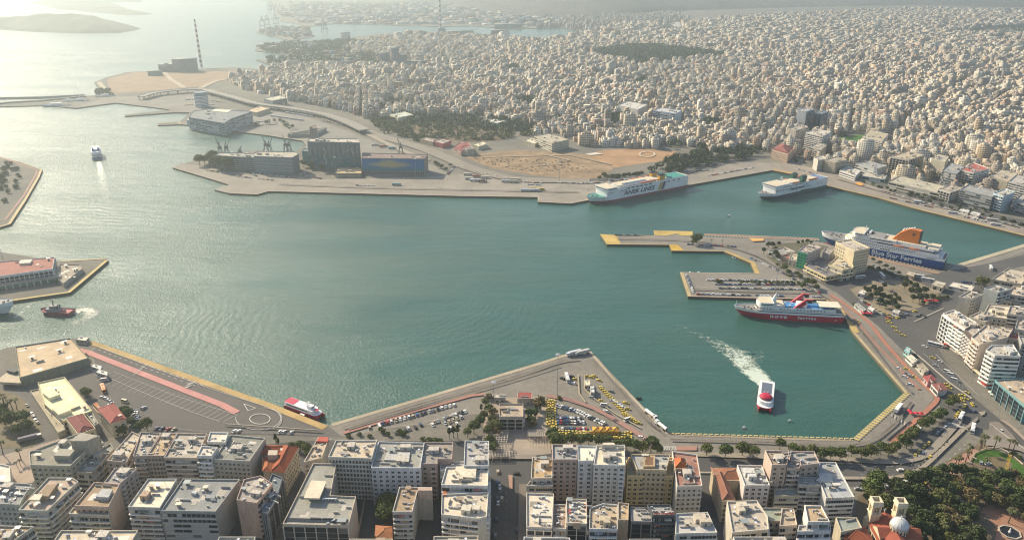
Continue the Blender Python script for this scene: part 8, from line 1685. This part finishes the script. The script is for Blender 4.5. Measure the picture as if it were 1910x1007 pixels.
trees('tree', [(1450, 498, .6), (1462, 506, .8), (1470, 512, .8), (1486, 516, .8), (1492, 522, .8), (1506, 532, .9), (1514, 536, 1.0), (1496, 540, .8), (1522, 542, .7), (1474, 520, .6)], 'on the kerb of the neck of land')
trees('bush', [(1338, 528, 1.6), (1345, 528, 1.5)]+[(1384+k*10.5, 528.5+k*.15, 1.5) for k in range(12)], 'between the rows of the parking pier')
trees('tree', [(1628, 488, .6), (1640, 494, .6), (1652, 500, .6), (1664, 506, .6), (1676, 512, .5)], 'behind the blue ferry')
trees('tree', [(1624, 925, 1.5), (1632, 915, 1.5), (1638, 905, 1.3), (1620, 938, 1.2), (1650, 950, 1.2)], 'between the blue-grey roof and the church')
rg = np.random.default_rng(21); PK = ccw(GP([(1650, 925), (1690, 905), (1745, 890), (1800, 890), (1850, 905), (1880, 895), (1912, 905), (1930, 960), (1912, 975), (1870, 955), (1835, 945), (1820, 960), (1850, 1000), (1850, 1060), (1690, 1060), (1700, 990), (1690, 960)]))
HOLE = [ccw(GP([(1755, 925), (1790, 925), (1815, 955), (1795, 960), (1775, 948)])), ccw(GP([(1810, 945), (1850, 945), (1990, 1010), (1990, 1080), (1830, 1080), (1810, 990)]))]
got = []
for x, y in scatter(PK, 1500, rg):
    if any(inside(h_, x, y) for h_ in HOLE): continue
    if all((x-a)**2+(y-b)**2 > 5.3**2 for a, b in got): got.append((x, y))
got = got[:96]; got.sort(key=lambda q: to_px(*q)[0])
for i, (x, y) in enumerate(got):
    k = random.choices(['tree', 'pine_tree', 'olive_tree'], [3, 6, 3])[0]; tree(k, 0, 0, random.uniform(.75, 1.5), '%s, %s from the left in the dense church garden' % ({'tree': 'green tree', 'pine_tree': 'dark tree', 'olive_tree': 'brownish tree'}[k], ordw(i)), 'trees of the church garden', xy=(x, y))
trees('palm_tree', [(1766, 895), (1780, 877), (1785, 874), (1800, 862), (1806, 855), (1830, 835), (1836, 832, .9), (1853, 838), (1880, 842), (1888, 845), (1837, 878), (1826, 842, .9)], 'along the palm walk by the oval lawn')
trees('palm_tree', [(1724, 945, 1.1), (1755, 1008, 1.2), (1866, 930, 1.1), (1880, 975, 1.1), (1792, 990, 1.1), (1752, 970, 1)], 'rising out of the church garden')
trees('bush', [(1715, 866, .5), (1722, 861, .5), (1730, 856, .5), (1737, 850, .5), (1744, 845, .5), (1752, 838, .5), (1760, 832, .6), (1765, 826, .6), (1770, 820, .5), (1778, 813, .5), (1890, 850, 1.4), (1900, 856, 1.2)], 'on the planted central reserve')
trees('tree', [(373, 309, 2.1), (382, 306, 1.9), (390, 308, 2.2), (402, 314, 2.3), (412, 318, 2.5), (424, 320, 2.4), (398, 302, 2.2), (408, 306, 2.2), (432, 316, 1.9), (440, 306, 1.6), (452, 308, 1.3), (460, 307, 1.2), (466, 314, 1.2), (545, 300, 1.3), (566, 312, 1.4), (580, 316, 1.3), (600, 318, 1.2)], 'before the grain terminal')
trees('tree', [(1126, 334, 1.2), (1132, 336, 1.0), (1118, 336, .8)], 'in front of the dirt field'); trees('tree', [(546, 241, 1.1), (540, 243, .8), (816, 313, 1), (824, 316, 1.1), (832, 320, .9), (812, 308, .8), (840, 312, .7)], 'beside the highway yards')
print('trees', NT)
rg = np.random.default_rng(8)
pts = scatter(ccw(GP([(1196, 325), (1240, 303), (1290, 288), (1400, 276), (1430, 280), (1420, 294), (1330, 308), (1290, 318), (1230, 328)])), 150, rg); leaf_cloud('treeline', pts, rg.uniform(4, 7, 150), rg.uniform(4, 8, 150), 60, 1.3, 'dark line of trees behind the white ferry and the corner quay', 'trees')
pts = scatter(ccw(GP([(1130, 330), (1200, 322), (1196, 326), (1140, 334)])), 50, rg); leaf_cloud('hedge', pts, 2.4, 1.2, 40, .9, 'low hedge along the red earth field', 'hedge', M_leafd)
def along(pts, step, jit, rg): 
    P = smooth_path(GP(pts), 6); out = []; 
    for i in range(len(P)-1):
        a, b = Vector(P[i]), Vector(P[i+1]); n = max(1, int((b-a).length/step)); out += [tuple(a.lerp(b, (k+rg.uniform())/n)+Vector((rg.normal(0, jit), rg.normal(0, jit)))) for k in range(n)]
    return out
pts = along([(1480, 300), (1560, 322), (1640, 350), (1700, 367), (1760, 386), (1860, 408), (1910, 422)], 9, 3, rg)+along([(1470, 290), (1560, 308), (1650, 338)], 14, 3, rg)+along([(1700, 362), (1760, 376), (1850, 398)], 12, 3, rg); leaf_cloud('roadside_foliage', pts, rg.uniform(1.8, 4, len(pts)), rg.uniform(1.2, 4, len(pts)), 50, .9, 'line of small trees and bushes along the eastern quay road', 'trees')
pts = along([(1600, 495), (1650, 508), (1690, 522)], 6, 2, rg)+along([(1540, 470), (1600, 490)], 10, 3, rg); leaf_cloud('hedge', pts, 2.2, 1.5, 70, .7, 'green belt between the blue ferry and the shaded square', 'hedge')
pts = along([(470, 235), (520, 228), (540, 238)], 10, 4, rg)+along([(430, 226), (470, 232)], 7, 4, rg); leaf_cloud('roadside_foliage', pts, rg.uniform(3, 5, len(pts)), 4, 50, 1.1, 'trees round the car park of the ministry building', 'trees')
pts = scatter(ccw(GP([(885, 345-50), (1060, 300), (1110, 320), (1000, 322), (900, 308)])), 120, rg); leaf_cloud('scrub', pts, rg.uniform(.8, 1.9, 120), .4, 14, .6, 'dry scrub tufts over the dirt field', 'scrub', M_leafo)
pts = scatter(ccw(GP([(0, 296), (50, 320), (30, 360), (0, 390)])), 26, rg); leaf_cloud('pier_foliage', pts, rg.uniform(2.5, 5, 26), 3, 160, .8, 'dark trees and round bushes on the west pier', 'trees')
pts = scatter(ccw(GP([(190, 180), (175, 172), (200, 165), (215, 178)])), 22, rg); leaf_cloud('rocky_scrub', pts, 6, 3, 60, 1.8, 'dark scrub at the root of the mole', 'scrub')
pts = scatter(ccw(GP([(20, 700), (60, 700), (160, 668), (165, 672), (60, 715)])), 90, rg); leaf_cloud('ivy', pts, 1.8, 3.0, 50, .6, 'dark ivy hanging under the sandy terminal roof', 'ivy')
# ------------------------------------------------------------ church, lamps, signs, small things
x0, y0 = G(1660, 1002); t = empty('church', (x0, y0, ZG), 'cream church with twin bell towers, red tiled roofs and a silver dome', 'church', rz=R(0))
CH = (.62, .52, .35); M_ch = M_wall
def rel(px, py, z): a = G(px, py, z); return Vector((a[0]-x0, a[1]-y0))
TW = [(rel(1634, 938, 24), 'left'), (rel(1680, 940, 24), 'right')]; D = rel(1676, 986, 16); ax = (TW[1][0]-TW[0][0]); th = math.atan2(ax.y, ax.x); u = Vector((math.cos(th), math.sin(th))); v = Vector((-u.y, u.x)); mid = (TW[0][0]+TW[1][0])/2
def P4(c, hx, hy): return [tuple(c-u*hx-v*hy), tuple(c+u*hx-v*hy), tuple(c+u*hx+v*hy), tuple(c-u*hx+v*hy)]
for c, nm in TW:
    mb = MB(); mb.prism(P4(c, 2.5, 2.5), 0, 15.5); o = mb.build('bell_tower', M_ch, t, color=CH)
    for z0, z1, r_ in ((15.5, 16.1, 2.9), (21.8, 22.5, 3.0)): mb = MB(); P = P4(c, r_, r_); mb.prism(P, z0, z1); mb.build('cornice', M_ch, o, color=(.66, .58, .42))
    for a in (-1, 1):
        for b in (-1, 1): mb = MB(); mb.prism(P4(c+u*a*1.9+v*b*1.9, .6, .6), 16.1, 21.8); mb.build('corner_pier', M_ch, o, color=CH)
    for s, (dx, dy) in enumerate(((0, -1), (-1, 0), (1, 0), (0, 1))):
        q = c+u*dx*2.0+v*dy*2.0; ang = th+(R(90) if dx else 0); hw = .9
        mb = MB(); mb.box(-hw, hw, -.15, .15, 0, .9); mb.box(-.15, .15, -.15, .15, .9, 4); [mb.box(k*hw*.75-.12, k*hw*.75+.12, -.15, .15, .9, 4) for k in (-1, 1)]; mb.box(-hw-.5, hw+.5, -.3, .3, 4.2, 5.7); mb.build('belfry_arch', M_ch, o, (q.x, q.y, 16.1), ang, color=CH)
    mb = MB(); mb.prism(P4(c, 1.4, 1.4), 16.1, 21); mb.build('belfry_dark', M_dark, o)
    mb = MB(); P = P4(c, 2.7, 2.7); mb.ring(P, offset_poly(P, .7), 22.5, 24.6); mb.build('tower_parapet', M_ch, o, color=(.66, .58, .42)); mb = MB(); mb.prism(P4(c, 2.0, 2.0), 22.5, 22.8); mb.build('tower_top', M_ch, o, color=(.5, .42, .3))
nave_c = (mid+D)/2
def gable(c0, c1, hw, z0, z1, name, col):
    d = (c1-c0).normalized(); n = Vector((-d.y, d.x)); mb = MB(); A = [c0-n*hw, c0+n*hw]; B = [c1-n*hw, c1+n*hw]
    mb.face([tuple(A[0])+(z0,), tuple(B[0])+(z0,), tuple(c1)+(z1,), tuple(c0)+(z1,)]); mb.face([tuple(A[1])+(z0,), tuple(c0)+(z1,), tuple(c1)+(z1,), tuple(B[1])+(z0,)]); mb.face([tuple(A[0])+(z0-.2,), tuple(A[1])+(z0-.2,), tuple(B[1])+(z0-.2,), tuple(B[0])+(z0-.2,)]); o = mb.build(name, M_tile, t, color=col)
    mb = MB(); [mb.face(q) for q in ([tuple(A[1])+(z0-.2,), tuple(A[0])+(z0-.2,), tuple(c0)+(z1-.1,)], [tuple(B[0])+(z0-.2,), tuple(B[1])+(z0-.2,), tuple(c1)+(z1-.1,)])]; mb.build('gable_wall', M_ch, t, color=CH); return o
mb = MB(); mb.prism(P4(mid-v*12, 9.6, 16), 0, 9.6); mb.build('walls', M_ch, t, color=CH); RT_ = (.27, .075, .045)
gable(mid+v*2, mid-v*30, 6, 11.6, 14.6, 'nave_roof', RT_); gable(D-u*11.5, D+u*11.5, 5.2, 11.6, 14.6, 'transept_roof', (.31, .09, .05)); mb = MB(); mb.prism(P4(mid-v*13, 5.8, 16), 9.6, 11.5); mb.prism(P4(D, 11.2, 5.0), 0, 11.5); mb.build('clerestory', M_ch, t, color=CH)
for s in (-1, 1): 
    mb = MB(); a = mid+u*s*5.8; b = mid+u*s*9.9; q = [tuple(a+v*1-v*2)+(11.3,), tuple(b-v*1)+(9.7,), tuple(b-v*28)+(9.7,), tuple(a-v*28)+(11.3,)]; mb.face(q if s < 0 else q); mb.build('aisle_roof', M_tile, t, color=RT_)
mb = MB(); mb.lathe([(4.7, 11), (4.7, 15.8), (5.1, 16), (5.1, 16.5)], 16); o = mb.build('drum', M_ch, t, (D.x, D.y, 0), color=(.60, .52, .38))
for k in range(16): a = R(k*22.5+11.25); put('drum_window', MATS['_swin'], o, (4.68*math.cos(a), 4.68*math.sin(a), 12.6), a+R(90), scale=(.6, 1, 2.6))
mb = MB(); mb.lathe([(4.9, 16.5)]+[(4.9*math.cos(R(a)), 16.5+4.2*math.sin(R(a))) for a in range(10, 90, 10)]+[(.02, 20.8)], 16); mb.build('dome', mat('silver_dome', (.56, .56, .54), .45, metal=.15, amp=.2), t, (D.x, D.y, 0))
def cross(z, c, par): mb = MB(); mb.box(-.12, .12, -.12, .12, 0, 2.4); mb.box(-.7, .7, -.12, .12, 1.4, 1.65); mb.build('cross', M_white, par, (c.x, c.y, z), th)
cross(20.6, D, t); cross(14.5, mid+v*2, t)
for s in (-1, 1):
    for k in range(5): q = mid+u*s*9.65-v*(2+k*5); put('window', MATS['_swin'], t, (q.x, q.y, 4), th+R(90), scale=(1.3, 1, 4))
# signs in letters
def sign_text(px, py, z, text, size, m, label, th, back=None):
    x, y = G(px, py, z); r = empty('sign', (x, y, z-size*.5), label, 'sign', rz=th); L = len(text)*size*.62
    mb = MB(); mb.box(-L/2, L/2, .1, .25, -size*.1, size*.0); mb.build('frame', M_metal, r); letters(r, text, 0, 0, 0, size, m); 
    if back: mb = MB(); mb.box(-L/2-.5, L/2+.5, .05, .12, -size*.3, size); mb.build('board', M_paint, r, color=back)
sign_text(1238, 953.5, ZG+28.6, 'ALPHA', 0, None, '', 0) if 0 else None
mb = MB()
xs, ys = G(1238, 955, ZG+27.5); sg = empty('rooftop_sign', (xs, ys, ZG+25.2), 'illegible red rooftop lettering on the black glazed block', 'sign')
for k in range(9): h = random.uniform(1.3, 1.8); m2 = MB(); x = -5.2+k*1.25; m2.box(x, x+.28, -.1, .1, .5, .5+h); m2.box(x+.6, x+.85, -.1, .1, .5, .5+h); m2.box(x+.28, x+.6, -.1, .1, .5+h*(.1 if k % 2 else .75), .5+h*(.3 if k % 2 else .95)); m2.build('letter', mat('sign_red', (.36, .05, .04)), sg)
m2 = MB(); m2.box(-5.4, 6.3, -.06, .06, .3, .45); [m2.box(-5+k*3.6, -4.8+k*3.6, -.06, .06, 0, .5) for k in range(4)]; m2.build('frame', M_metal, sg)
# lamp masts and street lamps
def lamp_mesh(H, arm=1.6, heads=1):
    mb = MB(); mb.tube((0, 0, 0), (0, 0, H), .13 if H < 14 else .3, .08 if H < 14 else .16, 6)
    if heads == 1: mb.tube((0, 0, H), (arm, 0, H+.4), .07, n=4); mb.box(arm-.1, arm+.8, -.2, .2, H+.3, H+.5)
    else: mb.lathe([(1.8, H-.2), (2.0, H+.3), (.3, H+.6)], 10)
    return mb.mesh('street_lamp', M_metal)
ME_L = lamp_mesh(9); ME_M = lamp_mesh(34, heads=8)
for px, py, lab in ((1039, 736, 'tall floodlight mast with planter at the heart of the wedge quay'), (1043, 380-38, 'tall mast behind the lorry yard quay'), (921, 742, 'thin light mast beside the customs house sheds'), (6, 486, 'tall mast rising behind the left terminal'), (776, 338, 'lamp mast in front of the banner warehouse'), (628, 335, 'lamp mast in front of the grain silo'), (1445, 545, 'leaning lamp mast on the parking pier'), (146, 175, 'needle-thin mast beside the mole')):
    x, y = G(px, py); tag(put('light_mast', ME_M, None, (x, y, ZG), scale=(1, 1, 1 if 'thin light' not in lab else .4)), lab, 'light mast')
tree('bush', 1043, 744, 1.2, 'clump of shrubs in the planter at the foot of the floodlight mast')
LP = [(1548, 905), (1600, 905), (1640, 905), (1664, 905), (1716, 893), (1745, 862), (1722, 866), (1700, 870), (1763, 828), (1790, 800), (1811, 786), (1836, 775), (1790, 810), (1845, 810), (1860, 785), (1872, 765), (1886, 780), (1812, 715), (1775, 690), (1756, 672), (1730, 652), (1712, 632), (1700, 618), (1690, 605), (1662, 850), (1640, 858), (1580, 862), (1500, 860), (1430, 836), (1360, 834), (1300, 838), (1250, 846), (1212, 850), (1608, 626), (1640, 662), (1672, 700), (1700, 740), (1660, 790), (1766, 640), (1560, 520), (1580, 545), (1620, 590), (1650, 625)]
LP = sorted(LP)
for i, (px, py) in enumerate(LP): x, y = G(px, py); tag(put('street_lamp', ME_L, None, (x, y, ZG), random.uniform(0, 6)), 'thin grey street lamp, %s from the left along promenade and avenue' % ordw(i), 'street lamp', 'street lamps of the avenue')
LP = [(350+k*0, 300) for k in range(0)]
# lattice crane arm and small monument near the oval lawn
x, y = G(1876, 885); r = empty('crane_boom', (x, y, ZG), 'yellow lattice boom standing by the oval lawn', 'crane'); mb = MB(); tp = G(1883, 852, 14); a = Vector((0, 0, 0)); b = Vector((tp[0]-x, tp[1]-y, 14))
for k in range(10):
    p = a.lerp(b, k/10); q = a.lerp(b, (k+1)/10)
    for s in (-.7, .7):
        for w in (-.5, .5): mb.tube(p+Vector((s, w, 0)), q+Vector((s, w, 0)), .09, n=4)
    mb.tube(p+Vector((-.7, -.5, 0)), q+Vector((.7, -.5, 0)), .06, n=4); mb.tube(p+Vector((.7, .5, 0)), q+Vector((-.7, .5, 0)), .06, n=4)
mb.build('lattice', mat('crane_yellow', (.62, .40, .06)), r); mb = MB(); mb.box(-1.8, 1.8, -1.4, 1.4, 0, 1.4); mb.build('base', M_metal, r)
x, y = G(1883, 993); r = empty('fountain', (x, y, ZG), 'octagonal fountain with white statue on the red paved circle', 'fountain'); mb = MB(); P = [(6*math.cos(R(a)), 6*math.sin(R(a))) for a in range(0, 360, 45)]; mb.ring(P, offset_poly(P, .7), 0, .8); mb.build('rim', mat('fountain_stone', (.42, .36, .28)), r); mb = MB(); mb.face([(a*.88, b*.88, .4) for a, b in P]); mb.build('pool', M_glass, r); mb = MB(); mb.lathe([(.8, 0), (.6, 1.4), (.3, 1.6), (.45, 2.4), (.2, 3.2), (.01, 3.4)], 8); mb.build('statue', M_white, r)
x, y = G(1797, 938); r = empty('fountain', (x, y, ZG), 'small round basin in the clearing of the church garden', 'fountain'); mb = MB(); mb.lathe([(2.6, 0), (2.6, .7), (2.1, .7), (2.1, .2), (.01, .2)], 16); mb.build('rim', mat('fountain_stone', (.42, .36, .28)), r)
# red parasols, awnings by the promenade
def parasols(lab, px, py, n, col, s=2.2):
    x, y = G(px, py); r = empty('awning_stall', (x, y, ZG), lab, 'awning stall')
    for k in range(n): a = (k % 3-1)*s*1.5; b = (k//3)*s*1.4; mb = MB(); mb.lathe([(s*.8, 2.2), (s*.8, 2.4), (.05, 3.2)], 8); mb.build('parasol', mat('parasol%.2f' % col[0], col), r, (a, b, 0)); mb = MB(); mb.tube((0, 0, 0), (0, 0, 2.4), .06, n=4); mb.build('pole', M_metal, r, (a, b, 0))
parasols('cluster of bright red parasols beside the promenade benches', 1617, 588, 5, (.55, .03, .06)); parasols('red parasols with scooters on the quay bend', 1708, 775, 4, (.5, .03, .05)); parasols('red kiosk parasols in front of the teal office', 1844, 722, 4, (.42, .05, .03)); parasols('salmon parasols under the seaside hotel', 1758, 646, 3, (.5, .2, .14)); parasols('white stall umbrellas at the foot of the banded tower', 1859, 740, 5, (.6, .58, .5))
parasols('orange tents at the edge of the square garden', 1736, 564, 3, (.5, .17, .06), 3)
# shop awnings at the foot of the east blocks
for i, (a, b) in enumerate((((1760, 645), (1775, 655)), ((1778, 660), (1794, 672)), ((1800, 680), (1812, 690)), ((1806, 690), (1824, 706)), ((1826, 708), (1836, 716)))):
    strip('awning_strip', [a, b], 0, 3.0, [(.5, .2, .14), (.5, .44, .33), (.3, .25, .22), (.52, .45, .3), (.5, .46, .38)][i], lift=3.2, h=.2, kind=None); o = COL.objects[-1] if 0 else bpy.data.objects[-1]
n_ = 0
for o in list(COL.objects):
    if o.name.startswith('awning_strip'): o.name = 'shop_awning'; tag(o, 'street-level shop awning, %s from the top under the east blocks' % ordw(n_), 'awning', 'shop awnings'); n_ += 1
# fences of the quay and scattered fork-lift clutter
for lab, pts_ in (('wire fence between the empty quay lot and the foreground blocks', [(380, 806), (470, 808), (540, 810), (600, 813)]), ('picket fence of the empty lot beside the hedge', [(290, 797), (330, 801), (380, 806)]), ('low railing round the promenade side of the avenue', [(1722, 660), (1760, 695), (1800, 728)])):
    P = GP(pts_); x0_, y0_ = P[0]; r = empty('fence', (x0_, y0_, ZG), lab, 'fence'); pm = MB(); pm.box(-.05, .05, -.05, .05, 0, 1.5); me = pm.mesh('fence_post', M_white); 
    for i in range(len(P)-1):
        a, b = Vector(P[i]), Vector(P[i+1]); d = b-a; n = int(d.length/3); an = math.atan2(d.y, d.x)
        for k in range(n): q = a+d*k/n; put('fence_post', me, r, (q.x-x0_, q.y-y0_, 0))
        mb = MB(); mb.box(0, d.length, -.03, .03, 1.2, 1.3); mb.box(0, d.length, -.03, .03, .6, .66); mb.build('rail', M_metal, r, (a.x-x0_, a.y-y0_, 0), an)
# ------------------------------------------------------------ haze
mb = MB(); mb.box(-12400, 12400, -850, 15400, -7, 330)
hm = bpy.data.materials.new('haze'); hm.use_nodes = True; nt = hm.node_tree
nt.nodes.remove(nt.nodes['Principled BSDF'])
pv = N(nt, 'ShaderNodeVolumePrincipled'); pv.inputs['Color'].default_value = HAZE_COL+(1,); pv.inputs['Density'].default_value = HAZE_DENSITY; pv.inputs['Anisotropy'].default_value = HAZE_G
nt.links.new(pv.outputs[0], nt.nodes['Material Output'].inputs['Volume'])
tag(mb.build('haze', hm), kind='stuff')
